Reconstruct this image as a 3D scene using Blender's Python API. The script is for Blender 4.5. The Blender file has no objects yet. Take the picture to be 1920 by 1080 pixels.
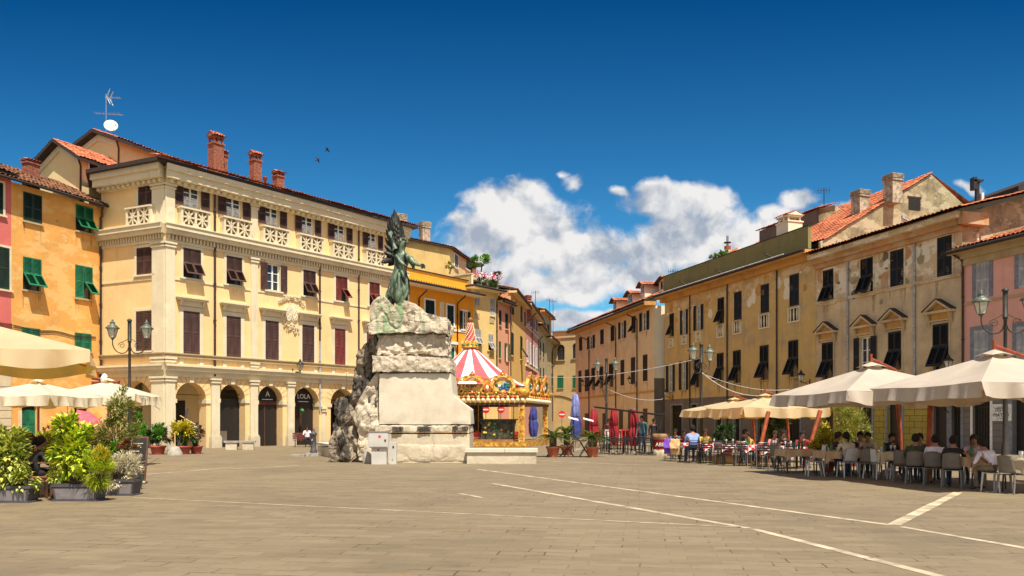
import bpy, math, random
from math import sin, cos, tan, pi, radians, atan2, hypot, sqrt
from mathutils import Vector, Matrix, noise
random.seed(7)
scene = bpy.context.scene
COL = scene.collection
FPX, HZ, CH = 1500.0, 790.0, 1.6      # focal length in pixels of a 1920 wide picture, horizon row, eye height

# ------------------------------------------------------------------ camera
cam = bpy.data.objects.new('camera', bpy.data.cameras.new('camera'))
COL.objects.link(cam)
cam.location = (0, 0, CH); cam.rotation_euler = (radians(90), 0, 0)
cam.data.sensor_width = 36.0; cam.data.lens = 36.0 * FPX / 1920.0
cam.data.shift_y = (HZ - 540.0) / 1920.0
cam.data.clip_start = 0.1; cam.data.clip_end = 3000
scene.camera = cam

# ------------------------------------------------------------------ light
SUN = Vector((0.42, -0.907, 0)).normalized()
ELEV = radians(62)
sun = bpy.data.objects.new('sun', bpy.data.lights.new('sun', 'SUN'))
COL.objects.link(sun)
sun.data.energy = 4.7; sun.data.angle = radians(0.5); sun.data.color = (1.0, 0.93, 0.80)
sun.rotation_euler = (Vector((SUN.x*cos(ELEV), SUN.y*cos(ELEV), sin(ELEV)))).to_track_quat('Z', 'Y').to_euler()
scene.view_settings.view_transform = 'Standard'; scene.view_settings.look = 'None'
scene.view_settings.gamma = 1.0; scene.view_settings.exposure = 0.66

class NT:
    """small helper to write node trees"""
    def __init__(s, tree): s.t = tree; s.n = tree.nodes; s.l = tree.links
    def node(s, typ, **kw):
        n = s.n.new(typ)
        for k, v in kw.items(): setattr(n, k, v)
        return n
    def put(s, sock, v):
        if isinstance(v, bpy.types.NodeSocket): s.l.new(v, sock)
        elif v is not None:
            if isinstance(v, (tuple, list)) and len(v) == 3 and sock.type == 'RGBA': v = (*v, 1)
            sock.default_value = v
    def math(s, op, a, b=None, c=None, clamp=False):
        n = s.node('ShaderNodeMath', operation=op, use_clamp=clamp)
        s.put(n.inputs[0], a); s.put(n.inputs[1], b); s.put(n.inputs[2], c)
        return n.outputs[0]
    def vmath(s, op, a, b=None, out=0):
        n = s.node('ShaderNodeVectorMath', operation=op)
        s.put(n.inputs[0], a)
        if b is not None: s.put(n.inputs[3 if op == 'SCALE' else 1], b)
        return n.outputs[out]
    def noise(s, vec, scale, detail=4, rough=0.55, col=False, dist=0.0):
        n = s.node('ShaderNodeTexNoise'); s.put(n.inputs['Vector'], vec)
        n.inputs['Scale'].default_value = scale; n.inputs['Detail'].default_value = detail
        n.inputs['Roughness'].default_value = rough; n.inputs['Distortion'].default_value = dist
        return n.outputs['Color' if col else 'Fac']
    def ramp(s, f, a, b, smooth=True):
        n = s.node('ShaderNodeMapRange', interpolation_type='SMOOTHSTEP' if smooth else 'LINEAR')
        s.put(n.inputs[0], f); n.inputs[1].default_value = a; n.inputs[2].default_value = b
        return n.outputs[0]
    def mix(s, f, a, b, mode='MIX'):
        n = s.node('ShaderNodeMix', data_type='RGBA', blend_type=mode)
        s.put(n.inputs[0], f); s.put(n.inputs[6], a); s.put(n.inputs[7], b)
        return n.outputs[2]
    def mapping(s, vec, scale=(1, 1, 1), loc=(0, 0, 0), rot=(0, 0, 0)):
        n = s.node('ShaderNodeMapping'); s.put(n.inputs[0], vec)
        n.inputs['Scale'].default_value = scale; n.inputs['Location'].default_value = loc; n.inputs['Rotation'].default_value = rot
        return n.outputs[0]

# ------------------------------------------------------------------ world: sky and clouds
world = bpy.data.worlds.new('World'); scene.world = world; world.use_nodes = True
w = NT(world.node_tree); w.n.clear()
sky = w.node('ShaderNodeTexSky', sky_type='NISHITA', sun_disc=False)
sky.sun_elevation = ELEV; sky.sun_rotation = atan2(SUN.x, SUN.y)
sky.altitude = 100; sky.air_density = 1.0; sky.dust_density = 0.3; sky.ozone_density = 3.0
hs = w.node('ShaderNodeHueSaturation'); w.l.new(sky.outputs[0], hs.inputs['Color'])
hs.inputs['Saturation'].default_value = 1.3; hs.inputs['Value'].default_value = 1.0
tc = w.node('ShaderNodeTexCoord')
sep = w.node('ShaderNodeSeparateXYZ'); w.l.new(tc.outputs['Generated'], sep.inputs[0])
yy = w.math('MAXIMUM', sep.outputs[1], 0.05)
cmb = w.node('ShaderNodeCombineXYZ')
elev = w.math('DIVIDE', sep.outputs[2], yy)
w.put(cmb.inputs[0], w.math('DIVIDE', sep.outputs[0], yy)); w.put(cmb.inputs[1], elev)
P = cmb.outputs[0]
wob = w.vmath('SCALE', w.vmath('SUBTRACT', w.noise(P, 9, 4, 0.55, col=True), (0.5, 0.5, 0.5)), 0.06)
P2 = w.vmath('ADD', P, wob)
CLOUDS = [(955,392,88,60),(905,445,92,55),(1010,440,115,75),(985,362,52,36),(1090,475,150,60),(850,415,32,26),(1200,470,80,42),
          (1250,372,86,34),(1320,380,46,26),(1285,440,98,72),(1230,350,42,22),(1390,455,75,38),(1070,535,230,34),(930,510,110,44),(1180,520,150,45),
          (1455,430,52,32),(1500,382,38,26),(1540,420,60,28),(1073,336,27,32),(1058,318,14,18),(1168,352,34,17),(1090,602,120,20),(1600,400,40,22),(1820,352,30,12)]
acc = None
for (cx, cy, rx, ry) in CLOUDS:
    pk = 0.95 if rx < 35 else 1.25
    m = w.mapping(P2, (FPX/rx, FPX/ry, 0), (-(cx-960)/rx, -(HZ-cy)/ry, 0))
    d = w.math('SUBTRACT', pk, w.vmath('LENGTH', m, out=1))
    acc = d if acc is None else w.math('SMOOTH_MAX', acc, d, 0.25)
nz = w.noise(P2, 20, 9, 0.58)
dens = w.math('ADD', acc, w.math('MULTIPLY', w.math('SUBTRACT', nz, 0.5), 1.65))
dens = w.math('ADD', dens, w.math('MULTIPLY', w.math('SUBTRACT', w.noise(P, 7, 3), 0.5), 1.0))
mask = w.math('MULTIPLY', w.ramp(dens, 0.08, 0.68), w.ramp(sep.outputs[1], 0.05, 0.2))
up = w.vmath('ADD', P2, (0.006, 0.020, 0)); up2 = w.vmath('ADD', P2, (0.02, 0.055, 0))
l1 = w.math('SUBTRACT', w.noise(P2, 20, 7, 0.55), w.noise(up, 20, 7, 0.55)); l2 = w.math('SUBTRACT', w.noise(P2, 7, 4, 0.5), w.noise(up2, 7, 4, 0.5))
lit = w.math('ADD', 0.60, w.math('ADD', w.math('MULTIPLY', l1, 3.6), w.math('MULTIPLY', l2, 3.6)))
lit = w.math('ADD', lit, w.math('MULTIPLY', w.ramp(dens, 1.6, 0.5), 0.22))
lit = w.math('SUBTRACT', lit, w.math('MULTIPLY', w.ramp(elev, 0.30, 0.16), 0.30), clamp=True)
grey = w.mix(lit, (3.2, 3.7, 4.5), (7.4, 7.3, 7.2))
grad = w.ramp(elev, 0.05, 0.56, smooth=False)
front = w.ramp(sep.outputs[1], -0.35, 0.25)
skyc = w.mix(1.0, hs.outputs[0], w.mix(front, (0.9, 0.95, 1.0), w.mix(grad, (0.74, 1.28, 1.26), (0.0, 0.40, 0.58))), 'MULTIPLY')
full = w.mix(mask, skyc, grey)
back = w.math('MULTIPLY', w.ramp(sep.outputs[1], 0.0, -0.35), w.ramp(w.noise(tc.outputs['Generated'], 2.6, 6, 0.6), 0.42, 0.56))  # unseen bright cloud field, added behind the camera to lighten the shaded fronts
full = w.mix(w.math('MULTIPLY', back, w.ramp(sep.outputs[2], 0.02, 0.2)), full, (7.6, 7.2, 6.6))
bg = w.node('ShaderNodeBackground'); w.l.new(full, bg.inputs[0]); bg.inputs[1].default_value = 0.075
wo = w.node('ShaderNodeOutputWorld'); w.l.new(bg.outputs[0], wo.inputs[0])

# ------------------------------------------------------------------ materials
MATS = {}
def newmat(name):
    m = bpy.data.materials.new(name); m.use_nodes = True
    t = NT(m.node_tree); t.n.clear()
    o = t.node('ShaderNodeOutputMaterial'); b = t.node('ShaderNodeBsdfPrincipled')
    t.l.new(b.outputs[0], o.inputs[0]); MATS[name] = m
    return m, t, b, o
def bump(t, b, h, strength=0.3, dist=0.02):
    n = t.node('ShaderNodeBump'); n.inputs['Strength'].default_value = strength; n.inputs['Distance'].default_value = dist
    t.put(n.inputs['Height'], h); t.l.new(n.outputs[0], b.inputs['Normal'])
def plain(name, col, rough=0.6, metal=0.0, var=0.12, scale=6.0, bmp=0.0, coat=0.0):
    m, t, b, o = newmat(name)
    co = t.node('ShaderNodeTexCoord').outputs['Object']
    n = t.noise(co, scale, 4)
    dk = tuple(c*(1-var*2) for c in col); lt = tuple(min(1, c*(1+var*1.4)) for c in col)
    t.put(b.inputs['Base Color'], t.mix(t.ramp(n, 0.3, 0.7), dk, lt))
    b.inputs['Roughness'].default_value = rough; b.inputs['Metallic'].default_value = metal
    if coat: b.inputs['Coat Weight'].default_value = coat
    if bmp: bump(t, b, t.noise(co, scale*6, 5), bmp, 0.02)
    return m
def plaster(name, col, dark, amt=0.5, streak=0.3, sc=0.5, patch=None, patch_z=None, patch_amt=0.5, grime=None, rough=0.9):
    """painted lime plaster: cloudy fading, rain streaks, peeled patches, grime at the foot of the wall"""
    m, t, b, o = newmat(name)
    co = t.node('ShaderNodeTexCoord').outputs['Object']
    c = t.mix(t.math('MULTIPLY', t.ramp(t.noise(co, sc, 6, 0.65), 0.42, 0.72), amt), col, dark)
    lt = tuple(min(1, x*1.18+0.02) for x in col)
    c = t.mix(t.math('MULTIPLY', t.ramp(t.noise(t.mapping(co, loc=(9, 4, 2)), sc*2.3, 5), 0.5, 0.75), 0.5), c, lt)
    st = t.noise(t.mapping(co, (2.2, 2.2, 0.12)), 1.6, 5, 0.7)
    c = t.mix(t.math('MULTIPLY', t.ramp(st, 0.52, 0.78), streak), c, tuple(x*0.5 for x in dark))
    fine = t.noise(co, 14, 4, 0.7)
    c = t.mix(t.math('MULTIPLY', t.ramp(fine, 0.35, 0.75), 0.14), c, tuple(x*0.55 for x in col))
    sx = t.node('ShaderNodeSeparateXYZ'); t.l.new(co, sx.inputs[0])
    if patch:
        f = t.ramp(t.noise(t.mapping(co, (1, 1, 1.8), (3, 7, 1)), 0.75, 7, 0.72), 0.5, 0.56)
        if patch_z: f = t.math('MULTIPLY', f, t.ramp(t.math('ADD', sx.outputs[2], t.math('MULTIPLY', t.noise(co, 0.6), 3)), patch_z[0]+1.5, patch_z[1]+1.5))
        c = t.mix(t.math('MULTIPLY', f, patch_amt), c, patch)
    if grime:
        g = t.ramp(t.math('ADD', sx.outputs[2], t.math('MULTIPLY', t.noise(co, 1.1, 6, 0.7), 3.2)), 3.1, 1.6)
        c = t.mix(t.math('MULTIPLY', g, 0.7), c, grime)
    t.put(b.inputs['Base Color'], c); b.inputs['Roughness'].default_value = rough
    bump(t, b, t.math('ADD', t.noise(co, 5, 6, 0.7), t.math('MULTIPLY', fine, 0.4)), 0.35, 0.03)
    return m
def leafmat(name, dark, mid, light, trans=0.25, rough=0.5):
    m, t, b, o = newmat(name)
    g = t.node('ShaderNodeNewGeometry')
    r = t.node('ShaderNodeValToRGB'); t.l.new(g.outputs['Random Per Island'], r.inputs[0])
    e = r.color_ramp.elements; e[0].color = (*dark, 1); e[1].color = (*light, 1)
    x = e.new(0.5); x.color = (*mid, 1)
    t.l.new(r.outputs[0], b.inputs['Base Color']); b.inputs['Roughness'].default_value = rough
    tr = t.node('ShaderNodeBsdfTranslucent'); t.l.new(r.outputs[0], tr.inputs[0])
    mx = t.node('ShaderNodeMixShader'); mx.inputs[0].default_value = trans
    t.l.new(b.outputs[0], mx.inputs[1]); t.l.new(tr.outputs[0], mx.inputs[2]); t.l.new(mx.outputs[0], o.inputs[0])
    return m
def cloth(name, col, tcol, trans=0.3, rough=0.85):
    m, t, b, o = newmat(name)
    co = t.node('ShaderNodeTexCoord').outputs['Object']
    n = t.noise(co, 1.6, 4)
    t.put(b.inputs['Base Color'], t.mix(t.ramp(n, 0.35, 0.7), tuple(c*0.9 for c in col), col)); b.inputs['Roughness'].default_value = rough
    bump(t, b, t.noise(t.mapping(co, (1, 1, 0.4)), 4, 3), 0.3, 0.05)
    tr = t.node('ShaderNodeBsdfTranslucent'); tr.inputs[0].default_value = (*tcol, 1)
    mx = t.node('ShaderNodeMixShader'); mx.inputs[0].default_value = trans
    t.l.new(b.outputs[0], mx.inputs[1]); t.l.new(tr.outputs[0], mx.inputs[2]); t.l.new(mx.outputs[0], o.inputs[0])
    return m

plaster('yellow_wall', (0.85, 0.59, 0.28), (0.72, 0.47, 0.19), 0.5, 0.30, 0.35, grime=(0.5, 0.42, 0.26))
plaster('cream_trim', (0.72, 0.62, 0.42), (0.50, 0.41, 0.27), 0.4, 0.35, 0.7, grime=(0.42, 0.36, 0.27))
plaster('cream_wall', (0.74, 0.57, 0.29), (0.58, 0.43, 0.21), 0.35, 0.15, 0.4)
plaster('orange_wall', (0.78, 0.37, 0.085), (0.50, 0.29, 0.10), 0.75, 0.25, 0.5, patch=(0.78, 0.52, 0.20), patch_amt=0.6, grime=(0.55, 0.42, 0.25))
plaster('pink_wall', (0.66, 0.16, 0.14), (0.55, 0.12, 0.10), 0.4, 0.2, 0.5)
plaster('rustic_cream', (0.66, 0.53, 0.34), (0.5, 0.38, 0.24), 0.5, 0.2, 0.8)
plaster('deep_orange_wall', (0.80, 0.33, 0.015), (0.66, 0.25, 0.02), 0.4, 0.15, 0.4)
plaster('straw_wall', (0.70, 0.50, 0.19), (0.60, 0.41, 0.15), 0.35, 0.15, 0.4)
plaster('rose_wall', (0.70, 0.32, 0.19), (0.56, 0.25, 0.14), 0.4, 0.2, 0.5)
plaster('corn_wall', (0.72, 0.44, 0.12), (0.60, 0.35, 0.10), 0.4, 0.2, 0.5)
plaster('blush_wall', (0.68, 0.30, 0.22), (0.5, 0.22, 0.15), 0.4, 0.2, 0.5)
plaster('stone_grey_wall', (0.46, 0.34, 0.18), (0.28, 0.20, 0.11), 0.6, 0.4, 0.6)
plaster('olive_stone_wall', (0.38, 0.29, 0.15), (0.24, 0.18, 0.10), 0.6, 0.4, 0.6)
plaster('end_wall', (0.62, 0.43, 0.20), (0.45, 0.30, 0.14), 0.5, 0.3, 0.4, patch=(0.5, 0.38, 0.22), patch_amt=0.4)
plaster('old_yellow_wall', (0.68, 0.47, 0.17), (0.42, 0.27, 0.10), 0.6, 0.55, 0.5)
plaster('peach_wall', (0.74, 0.57, 0.35), (0.62, 0.43, 0.28), 0.7, 0.55, 0.4, grime=(0.40, 0.29, 0.15))
plaster('white_end_wall', (0.78, 0.70, 0.52), (0.6, 0.5, 0.34), 0.3, 0.15, 0.5)
plaster('mustard_wall', (0.60, 0.40, 0.14), (0.40, 0.30, 0.17), 0.95, 0.75, 0.45, patch=(0.72, 0.56, 0.36), patch_z=(9.2, 11.6), patch_amt=0.6)
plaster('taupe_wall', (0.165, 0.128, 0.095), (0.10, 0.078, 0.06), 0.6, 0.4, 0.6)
plaster('tan_wall', (0.63, 0.47, 0.27), (0.38, 0.28, 0.17), 0.9, 0.75, 0.4, patch=(0.78, 0.68, 0.52), patch_z=(8.4, 10.4), patch_amt=0.9)
plaster('rust_plaster', (0.52, 0.27, 0.11), (0.30, 0.19, 0.10), 0.7, 0.5, 0.5, patch=(0.50, 0.37, 0.22), patch_amt=0.7)
plaster('salmon_wall', (0.76, 0.38, 0.30), (0.60, 0.31, 0.21), 0.45, 0.3, 0.4)
plaster('rough_wall', (0.37, 0.30, 0.165), (0.16, 0.13, 0.08), 1.0, 0.6, 0.9, patch=(0.50, 0.42, 0.27), patch_amt=0.8)
plaster('olive_parapet', (0.235, 0.20, 0.07), (0.15, 0.125, 0.045), 0.5, 0.4, 0.5)
plaster('ochre_soffit', (0.56, 0.30, 0.08), (0.30, 0.14, 0.04), 0.6, 0.2, 0.7)
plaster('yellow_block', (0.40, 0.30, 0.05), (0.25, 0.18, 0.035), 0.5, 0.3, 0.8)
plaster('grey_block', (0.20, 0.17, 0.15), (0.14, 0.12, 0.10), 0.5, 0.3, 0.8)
plain('dark_eave', (0.035, 0.022, 0.018), 0.8)
plain('brown_shutter', (0.075, 0.033, 0.024), 0.6, var=0.2, scale=2)
plain('red_shutter', (0.17, 0.033, 0.022), 0.6, var=0.2, scale=2)
plain('green_shutter', (0.008, 0.15, 0.070), 0.55, var=0.2, scale=2)
plain('dark_green_shutter', (0.010, 0.028, 0.018), 0.55, var=0.2, scale=2)
plain('black_shutter', (0.012, 0.013, 0.012), 0.6, var=0.2, scale=2)
plain('grey_shutter', (0.46, 0.45, 0.44), 0.6, var=0.15, scale=2)
plain('white_paint', (0.80, 0.78, 0.72), 0.5, var=0.06)
plain('blue_grey_paint', (0.20, 0.21, 0.235), 0.6)
plain('pipe_brown', (0.05, 0.022, 0.015), 0.5, var=0.2)
plain('pipe_grey', (0.36, 0.37, 0.40), 0.5, var=0.15)
plain('iron', (0.035, 0.032, 0.030), 0.5, metal=0.4)
plain('lamp_iron', (0.045, 0.038, 0.030), 0.6, metal=0.2)
plain('lamp_cap', (0.13, 0.15, 0.11), 0.5, metal=0.2, var=0.2)
plain('lamp_glass', (0.62, 0.58, 0.46), 0.25)
plain('dark_room', (0.012, 0.010, 0.009), 0.9)
plain('shop_dark', (0.016, 0.012, 0.010), 0.5)
plain('sign_black', (0.012, 0.011, 0.012), 0.5)
plain('brick', (0.27, 0.095, 0.055), 0.9, var=0.25, scale=9, bmp=0.5)
plain('stone_chimney', (0.42, 0.34, 0.24), 0.9, var=0.25, scale=4, bmp=0.4)
plain('orange_wood', (0.34, 0.065, 0.015), 0.5, var=0.15)
plain('wood', (0.30, 0.15, 0.055), 0.6, var=0.2, scale=4)
plain('dark_wood', (0.10, 0.04, 0.018), 0.6, var=0.2, scale=4)
plain('chair_plastic', (0.62, 0.58, 0.54), 0.45, var=0.04)
plain('chair_taupe', (0.19, 0.16, 0.13), 0.5, var=0.08)
plain('metal_grey', (0.36, 0.37, 0.38), 0.35, metal=0.7)
plain('plastic_black', (0.015, 0.016, 0.018), 0.45)
plain('terracotta_pot', (0.50, 0.15, 0.075), 0.8, var=0.15, scale=4)
plain('red_pot', (0.36, 0.07, 0.045), 0.7, var=0.15, scale=4)
plain('planter_grey', (0.075, 0.068, 0.075), 0.6, var=0.1)
plain('planter_panel', (0.20, 0.18, 0.185), 0.6, var=0.1)
plain('soil', (0.05, 0.03, 0.018), 0.95)
plain('bark', (0.12, 0.08, 0.045), 0.9, var=0.25, scale=14, bmp=0.6)
plain('red_cloth', (0.28, 0.008, 0.014), 0.8, var=0.2, scale=3)
plain('blue_cloth', (0.045, 0.055, 0.26), 0.8, var=0.25, scale=3)
plain('blue_cloth_light', (0.20, 0.22, 0.50), 0.8, var=0.2, scale=3)
plain('sign_red', (0.62, 0.015, 0.02), 0.4, var=0.05)
plain('gold', (0.72, 0.36, 0.05), 0.35, metal=0.25, var=0.3, scale=5)
plain('gold_light', (0.80, 0.50, 0.13), 0.4, metal=0.1, var=0.2, scale=5)
plain('gold_red', (0.55, 0.12, 0.03), 0.5, var=0.3, scale=6)
plain('tent_pink', (0.72, 0.085, 0.10), 0.75, var=0.08, scale=2)
plain('tent_white', (0.80, 0.77, 0.74), 0.75, var=0.04, scale=2)
plain('bulb', (0.85, 0.72, 0.48), 0.3, var=0.05)
plain('skin', (0.34, 0.155, 0.09), 0.6, var=0.1)
plain('skin_light', (0.55, 0.31, 0.21), 0.6, var=0.1)
plain('hair_dark', (0.012, 0.007, 0.005), 0.95, var=0.3, scale=30)
plain('hair_brown', (0.04, 0.018, 0.009), 0.95, var=0.3, scale=30)
plain('eye_dark', (0.02, 0.015, 0.012), 0.3)
plain('lip', (0.32, 0.10, 0.08), 0.5)
plain('jeans', (0.035, 0.05, 0.10), 0.85, var=0.25, scale=6)
plain('trouser_khaki', (0.20, 0.14, 0.08), 0.85, var=0.2, scale=6)
plain('shoe', (0.04, 0.03, 0.03), 0.6)
for nm, c in dict(shirt_white=(0.72, 0.66, 0.72), shirt_black=(0.014, 0.013, 0.016), shirt_navy=(0.02, 0.025, 0.05), shirt_olive=(0.05, 0.055, 0.03),
                  shirt_blue=(0.25, 0.36, 0.68), shirt_red=(0.22, 0.02, 0.02), shirt_pink=(0.70, 0.22, 0.20), shirt_ochre=(0.50, 0.27, 0.05),
                  shirt_cream=(0.52, 0.46, 0.34), shirt_yellow=(0.55, 0.38, 0.05), shirt_maroon=(0.09, 0.015, 0.02), shirt_teal=(0.05, 0.12, 0.14), shirt_rose=(0.62, 0.42, 0.45)).items():
    plain(nm, c, 0.85, var=0.12, scale=7)
plain('tablecloth_beige', (0.52, 0.34, 0.19), 0.85, var=0.08, scale=3)
plain('tablecloth_cream', (0.66, 0.54, 0.36), 0.85, var=0.06, scale=3)
plain('glassware', (0.6, 0.62, 0.6), 0.1)
plain('flower_red', (0.50, 0.02, 0.04), 0.6); plain('flower_white', (0.8, 0.76, 0.74), 0.6); plain('flower_yellow', (0.8, 0.42, 0.03), 0.6)
plain('flower_pink', (0.55, 0.03, 0.12), 0.7)
plain('parasol_pink', (0.62, 0.10, 0.13), 0.8)
plain('dish_white', (0.72, 0.70, 0.66), 0.5)
plain('purple_cloth', (0.22, 0.08, 0.55), 0.8); plain('sand_cloth', (0.72, 0.45, 0.20), 0.8)
plain('aluminium', (0.5, 0.5, 0.52), 0.35, metal=0.8)
plain('string_white', (0.7, 0.7, 0.72), 0.6); plain('cable', (0.03, 0.025, 0.02), 0.7)
plain('bin_stone', (0.36, 0.32, 0.26), 0.85, var=0.12)
plain('cabinet_white', (0.54, 0.51, 0.46), 0.5, var=0.05, scale=2)
plain('scenery_dark', (0.05, 0.045, 0.02), 0.6, var=0.5, scale=5)
plain('painted_blue', (0.03, 0.17, 0.48), 0.5, var=0.4, scale=6); plain('painted_green', (0.03, 0.20, 0.05), 0.5, var=0.4, scale=6)
plain('painted_yellow', (0.80, 0.50, 0.03), 0.4); plain('painted_red', (0.5, 0.03, 0.02), 0.4)
cloth('canvas_cream', (0.52, 0.44, 0.35), (0.66, 0.42, 0.22), 0.15)
cloth('canvas_pale', (0.76, 0.70, 0.54), (0.90, 0.62, 0.12), 0.34)
cloth('canvas_yellow', (0.68, 0.58, 0.36), (0.95, 0.56, 0.06), 0.40)
leafmat('leaf_mixed', (0.06, 0.13, 0.012), (0.34, 0.40, 0.03), (0.85, 0.80, 0.22))
leafmat('leaf_lime', (0.10, 0.22, 0.010), (0.45, 0.58, 0.02), (0.85, 0.80, 0.04))
leafmat('leaf_dark', (0.010, 0.035, 0.010), (0.030, 0.09, 0.020), (0.09, 0.19, 0.035))
leafmat('leaf_bright', (0.03, 0.12, 0.01), (0.10, 0.30, 0.02), (0.24, 0.48, 0.04))
leafmat('leaf_croton', (0.12, 0.14, 0.01), (0.55, 0.46, 0.02), (0.88, 0.70, 0.04))
leafmat('leaf_olive', (0.06, 0.10, 0.014), (0.25, 0.30, 0.05), (0.58, 0.52, 0.14))
leafmat('leaf_silver', (0.36, 0.32, 0.22), (0.70, 0.64, 0.46), (0.88, 0.82, 0.55))
leafmat('leaf_red', (0.10, 0.02, 0.015), (0.20, 0.07, 0.02), (0.40, 0.30, 0.10))
leafmat('leaf_palm', (0.03, 0.065, 0.010), (0.09, 0.14, 0.015), (0.22, 0.25, 0.03))
leafmat('leaf_bamboo', (0.14, 0.16, 0.02), (0.30, 0.32, 0.04), (0.50, 0.46, 0.06))
# clay roof tiles
m, t, b, o = newmat('roof_tile'); co = t.node('ShaderNodeTexCoord').outputs['Object']
v = t.node('ShaderNodeTexVoronoi'); t.put(v.inputs['Vector'], co); v.inputs['Scale'].default_value = 3.2
c = t.mix(t.ramp(v.outputs['Color'], 0.1, 0.9), (0.30, 0.075, 0.028), (0.60, 0.19, 0.085))
t.put(b.inputs['Base Color'], t.mix(t.math('MULTIPLY', t.ramp(t.noise(co, 9, 4), 0.5, 0.8), 0.4), c, (0.22, 0.13, 0.07))); b.inputs['Roughness'].default_value = 0.9
m, t, b, o = newmat('roof_tile_old'); co = t.node('ShaderNodeTexCoord').outputs['Object']
v = t.node('ShaderNodeTexVoronoi'); t.put(v.inputs['Vector'], co); v.inputs['Scale'].default_value = 4
c = t.mix(t.ramp(v.outputs['Color'], 0.1, 0.9), (0.13, 0.05, 0.025), (0.34, 0.14, 0.06))
t.put(b.inputs['Base Color'], t.mix(t.math('MULTIPLY', t.ramp(t.noise(co, 3, 6, 0.7), 0.45, 0.6), 0.7), c, (0.06, 0.04, 0.025))); b.inputs['Roughness'].default_value = 0.95
# window glass (pane)
m, t, b, o = newmat('window_glass'); b.inputs['Base Color'].default_value = (0.03, 0.04, 0.05, 1); b.inputs['Roughness'].default_value = 0.12
b.inputs['Specular IOR Level'].default_value = 0.7
plain('curtain', (0.60, 0.60, 0.62), 0.8, var=0.2, scale=5)
# marble and rock of the monument
def rockmat(name, col, stain, dark, amt, bs=0.8, green=None, str_=False):
    m, t, b, o = newmat(name); co = t.node('ShaderNodeTexCoord').outputs['Object']
    c = t.mix(t.ramp(t.noise(co, 1.3, 7, 0.7), 0.4, 0.7), col, stain)
    cr = t.noise(t.mapping(co, (1, 1, 0.5), rot=(0.2, 0.4, 0)), 1.7, 8, 0.75, dist=1.2)
    c = t.mix(t.math('MULTIPLY', t.ramp(cr, 0.56, 0.66), amt), c, dark)
    if str_: c = t.mix(t.math('MULTIPLY', t.ramp(t.noise(t.mapping(co, (1.6, 1.6, 0.45), rot=(0, 0.35, 0)), 1.5, 7, 0.7, dist=0.8), 0.455, 0.54), 0.9), c, (0.03, 0.026, 0.022))
    if green:
        sx = t.node('ShaderNodeSeparateXYZ'); t.l.new(co, sx.inputs[0])
        f = t.math('MULTIPLY', t.ramp(t.noise(t.mapping(co, (1.5, 1.5, 0.15)), 1.3, 5), 0.5, 0.62), t.ramp(sx.outputs[2], 4.7, 5.1))
        f = t.math('MULTIPLY', f, t.ramp(sx.outputs[0], 1.25, 0.2))
        c = t.mix(t.math('MULTIPLY', f, 0.85), c, green)
    t.put(b.inputs['Base Color'], c); b.inputs['Roughness'].default_value = 0.9
    bump(t, b, t.math('ADD', t.noise(co, 3.2, 9, 0.75), t.math('MULTIPLY', cr, -1.0)), bs, 0.10)
rockmat('rock_pale', (0.66, 0.56, 0.42), (0.50, 0.40, 0.28), (0.14, 0.105, 0.07), 0.5, 1.0, green=(0.22, 0.36, 0.18))
rockmat('rock_dark', (0.40, 0.32, 0.225), (0.16, 0.125, 0.095), (0.025, 0.021, 0.018), 0.95, 1.0, str_=True)
rockmat('marble', (0.66, 0.58, 0.45), (0.58, 0.49, 0.36), (0.40, 0.33, 0.23), 0.25, 0.12)
rockmat('marble_worn', (0.60, 0.51, 0.37), (0.48, 0.39, 0.27), (0.22, 0.17, 0.11), 0.4, 0.4)
m, t, b, o = newmat('bronze'); co = t.node('ShaderNodeTexCoord').outputs['Object']
f = t.ramp(t.noise(t.mapping(co, (2, 2, 0.7)), 1.9, 6, 0.65), 0.42, 0.58)
t.put(b.inputs['Base Color'], t.mix(f, (0.03, 0.038, 0.026), (0.20, 0.27, 0.18)))
b.inputs['Roughness'].default_value = 0.55; b.inputs['Metallic'].default_value = 0.35
bump(t, b, t.noise(co, 9, 5), 0.3, 0.03)
m, t, b, o = newmat('bronze_wing'); co = t.node('ShaderNodeTexCoord').outputs['Object']
f = t.ramp(t.noise(t.mapping(co, (2, 2, 0.7)), 1.6, 6, 0.65), 0.55, 0.75)
t.put(b.inputs['Base Color'], t.mix(f, (0.018, 0.017, 0.014), (0.06, 0.08, 0.06)))
b.inputs['Roughness'].default_value = 0.55; b.inputs['Metallic'].default_value = 0.35
# checked tablecloth
m, t, b, o = newmat('check_cloth'); co = t.node('ShaderNodeTexCoord').outputs['Object']
ck = t.node('ShaderNodeTexChecker'); t.put(ck.inputs[0], co); ck.inputs['Scale'].default_value = 9
ck.inputs[1].default_value = (0.55, 0.02, 0.03, 1); ck.inputs[2].default_value = (0.75, 0.68, 0.64, 1)
t.l.new(ck.outputs[0], b.inputs['Base Color']); b.inputs['Roughness'].default_value = 0.85
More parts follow.
